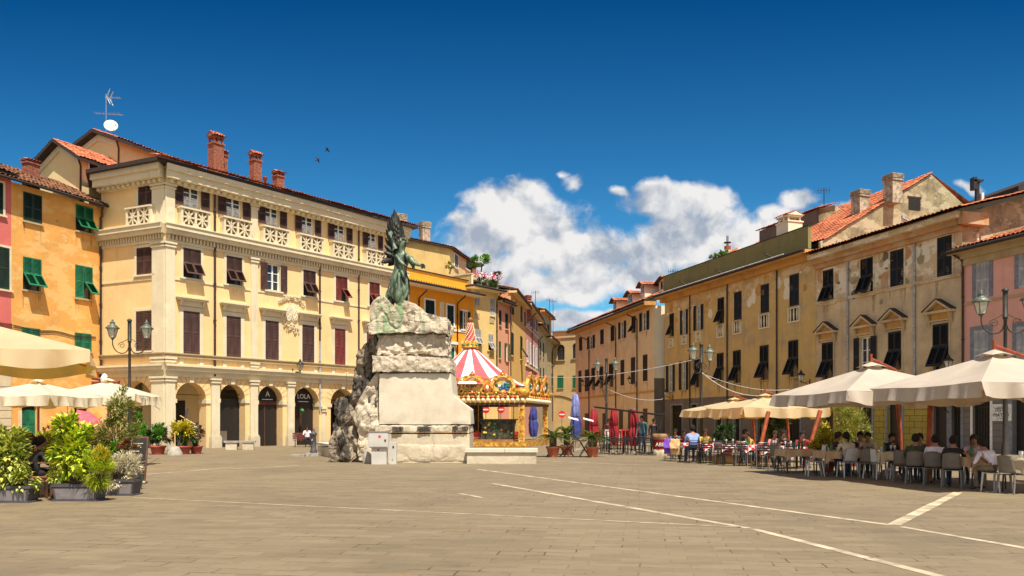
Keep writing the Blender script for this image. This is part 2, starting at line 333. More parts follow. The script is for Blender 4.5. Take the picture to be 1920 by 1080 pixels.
# stone paving
m, t, b, o = newmat('paving'); co = t.node('ShaderNodeTexCoord').outputs['Object']
wv = t.vmath('ADD', co, t.vmath('SCALE', t.vmath('SUBTRACT', t.noise(co, 1.1, 4, 0.6, col=True), (0.5, 0.5, 0.5)), 0.10))
br = t.node('ShaderNodeTexBrick'); t.put(br.inputs['Vector'], t.mapping(wv, rot=(0, 0, radians(9))))
br.inputs['Scale'].default_value = 1.0; br.inputs['Mortar Size'].default_value = 0.011; br.inputs['Brick Width'].default_value = 0.56
br.inputs['Row Height'].default_value = 0.27; br.offset = 0.37; br.inputs['Mortar Smooth'].default_value = 0.3
br.inputs['Color1'].default_value = (0.0, 0.0, 0.0, 1); br.inputs['Color2'].default_value = (1, 1, 1, 1); br.inputs['Mortar'].default_value = (0.5, 0.5, 0.5, 1)
c = t.mix(br.outputs['Color'], (0.178, 0.132, 0.076), (0.238, 0.180, 0.106))
c = t.mix(t.math('MULTIPLY', t.ramp(t.noise(co, 0.12, 6, 0.6), 0.35, 0.7), 0.55), c, (0.255, 0.196, 0.112))
c = t.mix(t.math('MULTIPLY', t.ramp(t.noise(t.mapping(co, (0.35, 1.6, 1), rot=(0, 0, 0.15)), 1.2, 7, 0.7), 0.46, 0.66), 0.6), c, (0.150, 0.115, 0.060))
c = t.mix(t.math('MULTIPLY', t.ramp(t.noise(t.mapping(co, (0.3, 2.2, 1), (5, 2, 0)), 1.1, 6, 0.7), 0.60, 0.75), 0.5), c, (0.36, 0.275, 0.155))
c = t.mix(t.math('MULTIPLY', t.ramp(t.noise(t.mapping(co, loc=(31, 3, 0)), 0.55, 4, 0.6), 0.72, 0.78), 0.55), c, (0.36, 0.15, 0.04))
c = t.mix(t.math('MULTIPLY', t.ramp(t.noise(t.mapping(co, loc=(3, 40, 0)), 0.28, 5, 0.65), 0.48, 0.70), 0.5), c, (0.135, 0.102, 0.062))
c = t.mix(t.math('MULTIPLY', t.ramp(t.noise(co, 34, 3, 0.8), 0.55, 0.75), 0.35), c, (0.10, 0.075, 0.045))
vo = t.node('ShaderNodeTexVoronoi'); t.put(vo.inputs['Vector'], wv); vo.inputs['Scale'].default_value = 1.3
c = t.mix(t.math('MULTIPLY', t.ramp(vo.outputs['Distance'], 0.05, 0.02), 0.7), c, (0.06, 0.045, 0.03))
mo = t.math('MULTIPLY', br.outputs['Fac'], t.math('ADD', 0.07, t.math('MULTIPLY', t.ramp(t.noise(co, 0.8, 6, 0.75), 0.50, 0.60), 0.85)))
c = t.mix(t.math('MULTIPLY', t.ramp(t.noise(t.mapping(co, (0.5, 1.3, 1), (17, 5, 0)), 2.6, 7, 0.72), 0.56, 0.66), 0.5), c, (0.115, 0.085, 0.05))
c = t.mix(mo, c, (0.05, 0.037, 0.022))
c = t.mix(t.math('MULTIPLY', t.ramp(t.noise(co, 9, 5, 0.75), 0.45, 0.8), 0.22), c, (0.11, 0.08, 0.045))
t.put(b.inputs['Base Color'], c); b.inputs['Roughness'].default_value = 0.75
bump(t, b, t.math('SUBTRACT', t.math('MULTIPLY', t.noise(co, 6, 6, 0.7), 0.5), br.outputs['Fac']), 0.5, 0.012)
plain('white_stone', (0.48, 0.39, 0.26), 0.7, var=0.2, scale=2.5)
plain('stain_dark', (0.30, 0.21, 0.10), 0.95, var=0.2)
plain('stain_tan', (0.42, 0.31, 0.17), 0.95, var=0.2)
plain('stain_pale', (0.68, 0.49, 0.24), 0.95, var=0.1)
plain('stain_orange', (0.52, 0.25, 0.08), 0.95, var=0.15)
plain('roof_flat', (0.20, 0.15, 0.10), 0.9)

# ------------------------------------------------------------------ mesh builder
class MB:
    def __init__(s, M=None): s.v = []; s.f = []; s.m = []; s.sm = []; s.keys = []; s.M = M or Matrix.Identity(4)
    def key(s, k):
        if k not in s.keys: s.keys.append(k)
        return s.keys.index(k)
    def add(s, vs, fs, mat, smooth=False):
        b = len(s.v); k = s.key(mat)
        s.v += [s.M @ Vector(p) for p in vs]
        s.f += [tuple(b+i for i in f) for f in fs]; s.m += [k]*len(fs); s.sm += [smooth]*len(fs)
    def box(s, x0, x1, y0, y1, z0, z1, mat):
        s.add([(x0,y0,z0),(x1,y0,z0),(x1,y1,z0),(x0,y1,z0),(x0,y0,z1),(x1,y0,z1),(x1,y1,z1),(x0,y1,z1)],
              [(0,3,2,1),(4,5,6,7),(0,1,5,4),(1,2,6,5),(2,3,7,6),(3,0,4,7)], mat)
    def obox(s, M, sx, sy, sz, mat):
        o = s.M; s.M = s.M @ M; s.box(-sx/2, sx/2, -sy/2, sy/2, -sz/2, sz/2, mat); s.M = o
    def prism(s, poly, y0, y1, mat, axis='y'):
        n = len(poly)
        if axis == 'y': P_ = [(p[0], y0, p[1]) for p in poly] + [(p[0], y1, p[1]) for p in poly]
        elif axis == 'z': P_ = [(p[0], p[1], y0) for p in poly] + [(p[0], p[1], y1) for p in poly]
        else: P_ = [(y0, p[0], p[1]) for p in poly] + [(y1, p[0], p[1]) for p in poly]
        s.add(P_, [tuple(range(n)), tuple(range(2*n-1, n-1, -1))] + [(i, i+n, (i+1) % n+n, (i+1) % n) for i in range(n)], mat)
    def tube(s, pts, r, mat, n=8, caps=True, smooth=True):
        pts = [Vector(p) for p in pts]; rr = r if isinstance(r, (list, tuple)) else [r]*len(pts)
        vs = []; u = None
        for i, p in enumerate(pts):
            d = (pts[min(i+1, len(pts)-1)]-pts[max(i-1, 0)]).normalized()
            if u is None: u = d.orthogonal().normalized()
            u = (u-d*u.dot(d)).normalized(); v_ = d.cross(u)
            vs += [p+(u*cos(2*pi*k/n)+v_*sin(2*pi*k/n))*rr[i] for k in range(n)]
        fs = [(i*n+k, i*n+(k+1) % n, (i+1)*n+(k+1) % n, (i+1)*n+k) for i in range(len(pts)-1) for k in range(n)]
        s.add(vs, fs, mat, smooth)
        if caps: s.add(vs[:n], [tuple(range(n-1, -1, -1))], mat); s.add(vs[-n:], [tuple(range(n))], mat)
    def lathe(s, prof, mat, n=16, c=(0, 0, 0), smooth=True, wob=None, sq=False):
        vs = []
        for (r, z) in prof:
            for k in range(n):
                a = 2*pi*k/n + (pi/4 if sq else 0); q = r*(1+(wob(a, z) if wob else 0))
                vs.append((c[0]+q*cos(a), c[1]+q*sin(a), c[2]+z))
        fs = [(i*n+k, i*n+(k+1) % n, (i+1)*n+(k+1) % n, (i+1)*n+k) for i in range(len(prof)-1) for k in range(n)]
        s.add(vs, fs, mat, smooth)
        s.add(vs[:n], [tuple(range(n-1, -1, -1))], mat); s.add(vs[-n:], [tuple(range(n))], mat)
    def ball(s, c, r, mat, n=10, sc=(1, 1, 1)):
        pr = [(max(0.001, r*sin(pi*i/(n//2+1))), -r*cos(pi*i/(n//2+1))) for i in range(n//2+2)]
        o = s.M; s.M = s.M @ Matrix.Translation(c) @ Matrix.Diagonal((*sc, 1)); s.lathe(pr, mat, n); s.M = o
    def build(s, name, parent=None, loc=None, rz=0.0):
        me = bpy.data.meshes.new(name)
        me.from_pydata([tuple(v) for v in s.v], [], s.f)
        for k in s.keys: me.materials.append(MATS[k])
        me.polygons.foreach_set('material_index', s.m); me.polygons.foreach_set('use_smooth', s.sm); me.update()
        o = bpy.data.objects.new(name, me); COL.objects.link(o)
        if parent is not None: o.parent = parent
        if loc is not None: o.location = loc; o.rotation_euler = (0, 0, rz)
        return o
def tag(o, label=None, cat=None, group=None, kind=None):
    if label: o['label'] = label
    if cat: o['category'] = cat
    if group: o['group'] = group
    if kind: o['kind'] = kind
    return o
def thing(name, label, cat, loc=(0, 0, 0), rz=0.0, group=None):
    o = bpy.data.objects.new(name, None); COL.objects.link(o); o.location = loc; o.rotation_euler = (0, 0, rz); o.empty_display_size = 0.3
    return tag(o, label, cat, group)
def copy_tree(o, parent=None):
    c = o.copy(); COL.objects.link(c)
    if parent is not None: c.parent = parent
    for ch in list(o.children): copy_tree(ch, c)
    return c
def dup(root, loc, rz, label, scale=None, group=None):
    c = copy_tree(root); c.location = loc; c.rotation_euler = (0, 0, rz); c['label'] = label
    if scale: c.scale = (scale,)*3
    if group: c['group'] = group
    return c
def at(px, D, z=0.0): return Vector(((px-960)/FPX*D, D, z))        # the point D metres away that the photo shows in column px
def zat(py, D): return CH+(HZ-py)/FPX*D
def ground(px, py): return at(px, FPX*CH/(py-HZ))
def text(name, s, size, M, mat, parent, ext=0.01, align='CENTER'):
    cu = bpy.data.curves.new(name, 'FONT'); cu.body = s; cu.size = size; cu.extrude = ext; cu.align_x = align; cu.align_y = 'CENTER'; cu.resolution_u = 3
    t_ = bpy.data.objects.new(name, cu); COL.objects.link(t_)
    dg = bpy.context.evaluated_depsgraph_get(); me = bpy.data.meshes.new_from_object(t_.evaluated_get(dg))
    bpy.data.objects.remove(t_); me.materials.clear(); me.materials.append(MATS[mat])
    o = bpy.data.objects.new(name, me); COL.objects.link(o); o.parent = parent; o.matrix_basis = M
    return o
RX90 = Matrix.Rotation(pi/2, 4, 'X')

# ------------------------------------------------------------------ setting: ground, stone bands
g = MB()
g.add([(-900, -300, 0), (900, -300, 0), (900, 1500, 0), (-900, 1500, 0)], [(0, 1, 2, 3)], 'paving')
tag(g.build('ground'), kind='structure')
def band(p0, p1, wd, name='pavement_line', nseg=14, z=0.004):
    a, b = ground(*p0), ground(*p1); d = (b-a).normalized(); nrm = Vector((-d.y, d.x, 0)); mb = MB(); L = (b-a).length; x = 0
    while x < L:      # worn stones of uneven length
        l = min(random.uniform(0.9, 2.0), L-x); ww = wd*random.uniform(0.42, 0.52)
        q = [a+d*x-nrm*ww, a+d*(x+l-0.02)-nrm*ww, a+d*(x+l-0.02)+nrm*ww, a+d*x+nrm*ww]
        mb.add([(p.x, p.y, z) for p in q], [(0, 1, 2, 3)], 'white_stone'); x += l
    tag(mb.build(name), kind='structure')
band((250, 933), (1392, 989), 0.07); band((925, 907), (1405, 991), 0.16); band((1412, 992), (1790, 1088), 0.15)
band((895, 880), (1672, 985), 0.14); band((1690, 988), (2010, 1043), 0.13); band((1676, 984), (1797, 923), 0.20)
band((270, 890), (440, 876), 0.12); band((420, 880), (560, 873), 0.12); band((860, 925), (908, 934), 0.10); band((955, 862), (1200, 872), 0.10)
# ------------------------------------------------------------------ facades
class Facade:
    """wall plane from P0 (left end) to P1; local x along the wall, local y into the building, z up"""
    def __init__(s, P0, P1, root=None, name=None, label=None, group=None, cat='building'):
        s.P0 = Vector((P0[0], P0[1])); s.P1 = Vector((P1[0], P1[1])); s.d = (s.P1-s.P0).normalized(); s.L = (s.P1-s.P0).length
        s.ang = atan2(s.d.y, s.d.x); W = Matrix.Translation((*s.P0, 0)) @ Matrix.Rotation(s.ang, 4, 'Z')
        if root is None:
            root = thing(name, label, cat, (*s.P0, 0), s.ang, group); s.T = Matrix.Identity(4); root['_'] = 1; del root['_']
            s.W0 = W
        else: s.T = root.W0.inverted() @ W; s.W0 = root.W0; root = root.root
        s.root = root; s.holes = []
    def s_(s, px, off=0.0):
        u = (px-960)/FPX; n = Vector((s.d.y, -s.d.x))*off; p = s.P0+n
        return (u*p.y-p.x)/(s.d.x-u*s.d.y)
    def D(s, px): return s.P0.y+s.s_(px)*s.d.y
    def z_(s, px, py): return CH+(HZ-py)/FPX*s.D(px)
    def mb(s): return MB(s.T.copy())
def wall(mb, s0, s1, z0, z1, holes, mat, th=0.22, rev=None, y=0.0):
    rev = rev or mat
    holes = [h for h in holes if h[0] < s1 and h[1] > s0]
    xs = sorted({s0, s1, *[min(max(q, s0), s1) for h in holes for q in h[:2]]}); zs = sorted({z0, z1, *[min(max(q, z0), z1) for h in holes for q in h[2:4]]})
    for i in range(len(xs)-1):
        for j in range(len(zs)-1):
            cx, cz = (xs[i]+xs[i+1])/2, (zs[j]+zs[j+1])/2
            if any(h[0] < cx < h[1] and h[2] < cz < h[3] for h in holes): continue
            mb.add([(xs[i], y, zs[j]), (xs[i+1], y, zs[j]), (xs[i+1], y, zs[j+1]), (xs[i], y, zs[j+1])], [(0, 1, 2, 3)], mat)
    for h in holes:
        a, b, c, d = h[:4]; arch = len(h) > 4 and h[4]
        sp = d-(b-a)/2 if arch else d
        t = h[5] if len(h) > 5 else th
        mb.add([(a, y, c), (a, y+t, c), (a, y+t, sp), (a, y, sp)], [(0, 1, 2, 3)], rev)
        mb.add([(b, y, c), (b, y, sp), (b, y+t, sp), (b, y+t, c)], [(0, 1, 2, 3)], rev)
        if c > z0+0.01: mb.add([(a, y, c), (b, y, c), (b, y+t, c), (a, y+t, c)], [(0, 1, 2, 3)], rev)
        if not arch: mb.add([(a, y, d), (a, y+t, d), (b, y+t, d), (b, y, d)], [(0, 1, 2, 3)], rev)
        else:
            n = 16; r = (b-a)/2; cx = (a+b)/2
            arc = [(cx-r*cos(pi*k/n), sp+r*sin(pi*k/n)) for k in range(n+1)]
            for k in range(n):
                p, q = arc[k], arc[k+1]; cor = (a, d) if k < n/2 else (b, d)
                mb.add([(p[0], y, p[1]), (q[0], y, q[1]), (cor[0], y, cor[1])], [(0, 1, 2)], mat)
                mb.add([(p[0], y, p[1]), (p[0], y+t, p[1]), (q[0], y+t, q[1]), (q[0], y, q[1])], [(0, 1, 2, 3)], rev, True)

LEAF = {}
def leafgeo(mb, x0, x1, z0, z1, mat, panels=2, n=8, M=None):
    o = mb.M
    if M is not None: mb.M = mb.M @ M
    fw = 0.11; th = 0.035
    mb.box(x0, x0+fw, -th, 0, z0, z1, mat); mb.box(x1-fw, x1, -th, 0, z0, z1, mat)
    H = z1-z0; rl = 0.045; step = (H-rl)/panels
    for k in range(panels+1): mb.box(x0+fw, x1-fw, -th, 0, z0+k*step, z0+k*step+rl, mat)
    mb.add([(x0+fw, -0.003, z0), (x1-fw, -0.003, z0), (x1-fw, -0.003, z1), (x0+fw, -0.003, z1)], [(0, 1, 2, 3)], mat)
    for k in range(panels):
        a = z0+k*step+rl; b = z0+(k+1)*step; m_ = max(3, int(n)); dz = (b-a)/m_
        for i in range(m_):
            zz = a+i*dz
            mb.add([(x0+fw, -th*0.95, zz), (x1-fw, -th*0.95, zz), (x1-fw, -th*0.15, zz+dz*0.96), (x0+fw, -th*0.15, zz+dz*0.96)], [(0, 1, 2, 3)], mat)
    mb.M = o
def leafmesh(kind, col, ang=32):
    k = (kind, col, ang)
    if k in LEAF: return LEAF[k]
    mb = MB()
    if kind == 'leaf': leafgeo(mb, 0, 1, 0, 1, col, 2, 11)
    else:
        leafgeo(mb, 0, 1, 0.5, 1, col, 1, 11)
        R = Matrix.Translation((0, -0.02, 0.5)) @ Matrix.Rotation(radians(-ang), 4, 'X') @ Matrix.Translation((0, 0, -0.5))
        leafgeo(mb, 0, 1, 0.02, 0.49, col, 1, 11, R)
        mb.tube([(0.5, -0.02, 0.12), (0.5, -0.46*sin(radians(ang)), 0.14)], 0.006, 'iron', 4)
    me = bpy.data.meshes.new('shutter'); me.from_pydata([tuple(v) for v in mb.v], [], mb.f)
    for q in mb.keys: me.materials.append(MATS[q])
    me.polygons.foreach_set('material_index', mb.m); me.update(); LEAF[k] = me; return me
def shutter(F, par, kind, col, s, z, w_, h, y, ang=32, mirror=False):
    o = bpy.data.objects.new('shutter', leafmesh(kind, col, ang)); COL.objects.link(o); o.parent = par
    sy = h if kind == 'awning' else 1.0
    o.matrix_basis = F.T @ Matrix.Translation((s, y, z)) @ Matrix.Diagonal((w_, sy, h, 1)); return o
def pane_frame(mb, s0, s1, z0, z1, y, frame, curtain=True, bars=2, arch=False):
    """glazing set back in the opening: dark glass, pale frame, muntins, a curtain seen low behind it"""
    mb.add([(s0, y+0.05, z0), (s1, y+0.05, z0), (s1, y+0.05, z1), (s0, y+0.05, z1)], [(0, 1, 2, 3)], 'window_glass')
    if frame is None: return
    f = 0.07; mb.box(s0, s0+f, y, y+0.06, z0, z1, frame); mb.box(s1-f, s1, y, y+0.06, z0, z1, frame)
    mb.box(s0+f, s1-f, y, y+0.06, z1-f, z1, frame); mb.box(s0+f, s1-f, y, y+0.06, z0, z0+f, frame)
    cx = (s0+s1)/2; mb.box(cx-0.05, cx+0.05, y-0.01, y+0.055, z0+f, z1-f, frame)
    for k in range(1, bars+1):
        zz = z0+f+(z1-z0-2*f)*k/(bars+1)
        mb.box(s0+f, cx-0.05, y+0.01, y+0.055, zz-0.02, zz+0.02, frame); mb.box(cx+0.05, s1-f, y+0.01, y+0.055, zz-0.02, zz+0.02, frame)
    if curtain:
        for a, b in ((s0+f, cx-0.06), (cx+0.06, s1-f)): mb.box(a, b, y+0.035, y+0.045, z0+f, z0+(z1-z0)*0.48, 'curtain')
def window(F, s0, s1, z0, z1, kind='closed', col='brown_shutter', trim=0.0, tmat='cream_trim', sill=True, frame='white_paint', lw=None, name='window', ang=32, depth=0.18, curtain=False):
    """one window as a part of its building: surround, sill and glazing, its shutters as sub-parts"""
    F.wins = getattr(F, 'wins', [])+[(s0-trim, s1+trim, z0-(0.1 if sill else 0.0))]
    mb = F.mb(); w_ = s1-s0
    if trim:
        mb.box(s0-trim, s0, -0.05, 0.0, z0, z1, tmat); mb.box(s1, s1+trim, -0.05, 0.0, z0, z1, tmat); mb.box(s0-trim, s1+trim, -0.055, 0.0, z1, z1+trim, tmat)
    if sill: mb.box(s0-trim-0.06, s1+trim+0.06, -0.12, 0.0, z0-0.10, z0, tmat)
    if kind != 'closed': pane_frame(mb, s0, s1, z0, z1, depth-0.06, frame if kind in ('open', 'glass') else None, curtain)
    if not mb.f: mb.box(s0, s1, 0.01, 0.02, z0, z1, 'dark_room')
    o = mb.build(name, F.root); lw = lw or w_/2
    if kind == 'closed':
        shutter(F, o, 'leaf', col, s0, z0, w_/2-0.01, z1-z0, -0.004); shutter(F, o, 'leaf', col, s0+w_/2+0.01, z0, w_/2-0.01, z1-z0, -0.004)
    elif kind == 'open':
        yy = -0.075 if trim else -0.03
        shutter(F, o, 'leaf', col, s0-lw, z0, lw-0.02, z1-z0, yy); shutter(F, o, 'leaf', col, s1+0.02, z0, lw-0.02, z1-z0, yy)
    elif kind == 'awning':
        shutter(F, o, 'awning', col, s0, z0, w_/2-0.01, z1-z0, 0.0, ang); shutter(F, o, 'awning', col, s0+w_/2+0.01, z0, w_/2-0.01, z1-z0, 0.0, ang)
    elif kind == 'half':
        shutter(F, o, 'leaf', col, s0, z0, w_/2-0.01, z1-z0, -0.004)
        shutter(F, o, 'awning', col, s0+w_/2+0.01, z0, w_/2-0.01, z1-z0, 0.0, 40)
    return o
def pxwin(F, x0, x1, y0, y1): 
    xm = (x0+x1)/2; return F.s_(x0), F.s_(x1), F.z_(xm, y1), F.z_(xm, y0)
def tiles(mb, O, S, U, ls, lu, mat='roof_tile', pitch=0.24, row=0.38):
    """corrugated clay tiles: O corner, S unit along the eave, U unit up the slope"""
    O, S, U = Vector(O), Vector(S).normalized(), Vector(U).normalized(); N = S.cross(U).normalized()
    if N.z < 0: N = -N
    ns = max(2, int(ls/pitch)); nu = max(1, int(lu/row)); vs = []; rnd = random.Random(3)
    cols = [i/6.0 for i in range(ns*6+1)]; jit = [rnd.uniform(-0.012, 0.012) for _ in range(ns+2)]
    W_ = len(cols)
    for j in range(nu):
        for e in (0.0, 0.97):
            for ci in cols:
                ph = ci % 1.0; k = int(ci)
                h = 0.055*abs(sin(pi*ph))**0.7+(0.035 if e == 0 else 0.0)+jit[k]*(1 if e else 1.5)
                sag = 0.02*sin(k*0.37+j)*0.6
                vs.append(O+S*(ci*ls/ns)+U*((j+e)*lu/nu+jit[(k+j) % (ns+1)]*2)+N*(h+sag))
    fs = []
    for j in range(nu*2-1):
        for i in range(W_-1): fs.append((j*W_+i, j*W_+i+1, (j+1)*W_+i+1, (j+1)*W_+i))
    mb.add(vs, fs, mat)
def pipe(F, px, y0, y1, mat='pipe_brown', r=0.055, bend=0.0, name='downpipe', off=0.09):
    s = F.s_(px, off); za, zb = F.z_(px, y1), F.z_(px, y0); mb = F.mb(); pts = [(s, -off, za), (s, -off, zb)]
    if bend: pts += [(s, -off-0.12, zb+0.12), (s-0.15, -bend*0.75, zb+0.38), (s-0.22, -bend, zb+0.45), (s-0.22, -bend, zb+0.6)]
    mb.tube(pts, r, mat, 8)
    z = za+1.2
    while z < zb: mb.tube([(s, -off, z-0.03), (s, -off, z+0.03)], r*1.45, mat, 8); mb.box(s-0.02, s+0.02, -off, 0, z-0.02, z+0.02, mat); z += 2.2
    return mb.build(name, F.root)
def eave(F, s0, s1, z, over, th, mat, smat=None, gut='dark_eave', gz=0.0, rise=0.0):
    """projecting eave: soffit, fascia, gutter"""
    mb = F.mb(); smat = smat or mat
    mb.box(s0, s1, -over, 0.15, z, z+th, smat)
    mb.tube([(s0, -over-0.06, z+th*0.6+gz), (s1, -over-0.06, z+th*0.6+gz)], 0.085, gut, 8)
    return mb.build('eave', F.root)
def body(F, L, dep, H, mat, holes=(), left=True, right=True, top='roof_flat', extra=None, z0=0.0, name='wall'):
    mb = F.mb(); wall(mb, 0, L, z0, H, list(holes), mat)
    if left: mb.add([(0, 0, z0), (0, 0, H), (0, dep, H), (0, dep, z0)], [(0, 1, 2, 3)], mat)
    if right: mb.add([(L, 0, z0), (L, dep, z0), (L, dep, H), (L, 0, H)], [(0, 1, 2, 3)], mat)
    mb.add([(0, dep, z0), (0, dep, H), (L, dep, H), (L, dep, z0)], [(0, 1, 2, 3)], mat)
    if top: mb.add([(0, 0, H), (L, 0, H), (L, dep, H), (0, dep, H)], [(0, 1, 2, 3)], top)
    if extra: extra(mb)
    return mb.build(name, F.root)
def pitched(F, L, dep, z, rise, over, mat='roof_tile', edge='dark_eave', oL=0.1, oR=0.1, row=0.38, thick=0.12):
    """tiled slope rising from the eave, with a slab below it"""
    U = Vector((0, dep+over, rise)); mb = F.mb()
    mb.add([(-oL, -over, z-thick), (L+oR, -over, z-thick), (L+oR, dep, z+rise-thick), (-oL, dep, z+rise-thick),
            (-oL, -over, z), (L+oR, -over, z), (L+oR, dep, z+rise), (-oL, dep, z+rise)],
           [(0, 3, 2, 1), (4, 5, 6, 7), (0, 1, 5, 4), (1, 2, 6, 5), (2, 3, 7, 6), (3, 0, 4, 7)], edge)
    tiles(mb, (-oL, -over-0.04, z+0.005), (1, 0, 0), U, L+oL+oR, U.length, mat, row=row)
    return mb.build('roof', F.root)
def door(F, s0, s1, z1, col, arch=False, name='door', depth=0.2, z0=0.0, panels=True):
    mb = F.mb(); y = depth-0.04; cx = (s0+s1)/2
    top = z1-(s1-s0)/2 if arch else z1
    mb.box(s0, cx-0.01, y, y+0.05, z0, top, col); mb.box(cx+0.01, s1, y, y+0.05, z0, top, col)
    if arch: mb.add([(s0, y+0.04, top), (s1, y+0.04, top), (s1, y+0.04, z1), (s0, y+0.04, z1)], [(0, 1, 2, 3)], 'dark_room')
    if panels:
        for a, b in ((s0+0.08, cx-0.08), (cx+0.08, s1-0.08)):
            for k in range(3):
                h = (top-z0-0.2)/3; mb.box(a, b, y-0.02, y, z0+0.1+k*h, z0+k*h+h, col)
    o = mb.build(name, F.root); hb = F.mb(); hb.ball((cx+0.07, y-0.04, z0+1.0), 0.03, 'gold', 8); hb.build('handle', o); return o
def shopdoor(F, s0, s1, z1, frame='blue_grey_paint', mat='shop_dark', trim=0.10, name='shop_door', grille=True, transom=True):
    """dark glazed shop door in a painted stone surround"""
    mb = F.mb()
    mb.box(s0-trim, s0, -0.04, 0.02, 0, z1, frame); mb.box(s1, s1+trim, -0.04, 0.02, 0, z1, frame); mb.box(s0-trim, s1+trim, -0.045, 0.02, z1, z1+trim, frame)
    mb.box(s0, s1, 0.16, 0.2, 0, z1, mat)
    if grille:
        k = s0+0.12
        while k < s1-0.05: mb.box(k-0.012, k+0.012, 0.12, 0.15, 0.05, z1-0.05, 'iron'); k += 0.16
    if transom: mb.box(s0, s1, 0.10, 0.155, z1*0.76, z1*0.76+0.06, 'iron')
    return mb.build(name, F.root)
def balustrade(F, s0, s1, z0, z1, proj, mat='cream_trim', n=2, y0=0.0):
    """shallow balcony front with pierced rosettes between blocks"""
    mb = F.mb(); w_ = s1-s0
    mb.box(s0-0.06, s1+0.06, -proj-0.06, y0, z1-0.09, z1, mat); mb.box(s0-0.03, s1+0.03, -proj-0.03, y0, z0, z0+0.10, mat)
    pw = 0.13
    for k in range(n+1):
        c = s0+(w_-pw)*k/n; mb.box(c, c+pw, -proj, -proj+0.12, z0+0.10, z1-0.09, mat)
    for k in range(n):
        a = s0+(w_-pw)*k/n+pw; b = s0+(w_-pw)*(k+1)/n; cx = (a+b)/2; za = z0+0.10; zb = z1-0.09; cz = (za+zb)/2
        yy0, yy1 = -proj+0.02, -proj+0.09
        for q in range(8):      # petals
            an = q*pi/4; rr = min(b-a, zb-za)*0.5
            M_ = Matrix.Translation((cx+cos(an)*rr*0.55, (yy0+yy1)/2, cz+sin(an)*rr*0.75)) @ Matrix.Rotation(-an, 4, 'Y')
            mb.obox(M_, rr*0.80, 0.07, 0.085, mat)
        mb.lathe([(0.07, -0.035), (0.11, 0), (0.07, 0.035)], mat, 8, (0, 0, 0)) if False else None
        mb.prism([(cx+0.15*cos(q_*pi/6), cz+0.19*sin(q_*pi/6)) for q_ in range(12)], yy0, yy1, mat)
        for sx in (a, b-0.11):
            for sz in (za, zb-0.16): mb.box(sx, sx+0.11, yy0, yy1, sz, sz+0.16, mat)
    for s in (s0, s1-0.1): mb.box(s, s+0.1, -proj+0.12, y0, z0+0.10, z1-0.09, mat)
    mb.box(s0+0.1, s1-0.1, -0.03, -0.005, z0+0.1, z1-0.09, 'stone_grey_wall')
    return mb.build('balustrade', F.root)
def chimney(name, label, px, D, py, wd, dep, h, mat='brick', cap='tile', rz=0.5, group=None, cat='chimney'):
    z = zat(py, D); r = thing(name, label, cat, at(px, D, z-h), rz, group); mb = MB()
    hh = h*0.68 if cap == 'tile' else h*0.72
    mb.box(-wd/2, wd/2, -dep/2, dep/2, -1.5 if mat == 'brick' or h > 2 else -0.6, hh, mat)
    mb.box(-wd/2-0.06, wd/2+0.06, -dep/2-0.06, dep/2+0.06, hh, hh+0.10, mat); mb.build('shaft', r)
    c = MB()
    if cap == 'tile':
        for sx in (-1, 0, 1):
            for sy in (-1, 1): c.box(sx*wd*0.4-0.05, sx*wd*0.4+0.05, sy*dep*0.4-0.05, sy*dep*0.4+0.05, hh+0.10, h*0.86, mat)
        c.box(-wd/2-0.02, wd/2+0.02, -dep/2-0.02, dep/2+0.02, h*0.86, h*0.90, mat)
        for sg in (-1, 1): tiles(c, (-wd/2-0.1, sg*(dep/2+0.1), h*0.90), (1, 0, 0), (0, -sg*(dep/2+0.1), h*0.13), wd+0.2, hypot(dep/2+0.1, h*0.13), pitch=0.16, row=0.2)
        c.prism([(-dep/2-0.08, h*0.895), (dep/2+0.08, h*0.895), (0, h*1.015)], -wd/2-0.08, wd/2+0.08, mat, axis='x')
    else:
        for k in range(4): c.box(-wd/2-0.07, wd/2+0.07, -dep/2-0.07, dep/2+0.07, hh+0.16+k*h*0.065, hh+0.16+k*h*0.065+h*0.035, mat)
        c.box(-wd*0.32, wd*0.32, -dep*0.32, dep*0.32, hh+0.10, hh+0.16+3*h*0.065, 'dark_room')
    c.build('cap', r); return r

# ================================================================== yellow palazzo with the arcade
C0 = at(310, 46); d1 = Vector((0.61, 0.792)); 
E0 = Vector((C0.x, C0.y))+d1*19.2
PF = Facade((C0.x, C0.y), E0, name='arcaded_palazzo', label='large yellow corner palazzo with arched arcade, cream pilasters and brown shutters')
S0 = at(190, 48.2)
PS = Facade((S0.x, S0.y), (C0.x, C0.y), root=PF)
Zc = lambda py: zat(py, 46.0)+0.0
zc = {k: PF.z_(326, v) for k, v in dict(roof=297, cor=318, den=347, b0=383, c2=425, c2b=441, den2=455, sc=664, sc2=670, arch0=684, arch1=706).items()}
# window rows (z0, z1)
R3r = (PF.z_(359, 391)+0.05, PF.z_(359, 347)); R2r = (PF.z_(359, 522), PF.z_(359, 467)); R1r = (PF.z_(358, 664), PF.z_(358, 584))
xs3 = [(343, 375), (423.5, 453), (497, 523), (565, 588.5), (626, 648), (689, 707)]
xs2 = [(343, 376), (424, 453), (500.5, 524.5), (568, 591), (629, 650.5), (692, 711)]
xs1 = [(343, 374), (424, 451), (497, 522), (566, 588.5), (627, 647), (687, 706)]
kind2 = ['awning', 'awning', 'open', 'awning', 'half', 'awning']
holes = []
for i, (a, b) in enumerate(xs3): holes.append((PF.s_(a), PF.s_(b), R3r[0], R3r[1]))
for i, (a, b) in enumerate(xs2): holes.append((PF.s_(a), PF.s_(b), R2r[0], R2r[1]))
archx = [(329.5, 386.5), (411.5, 459.5), (483, 530), (551, 598), (620, 664), (690, 728)]
archz = PF.z_(358, 717)
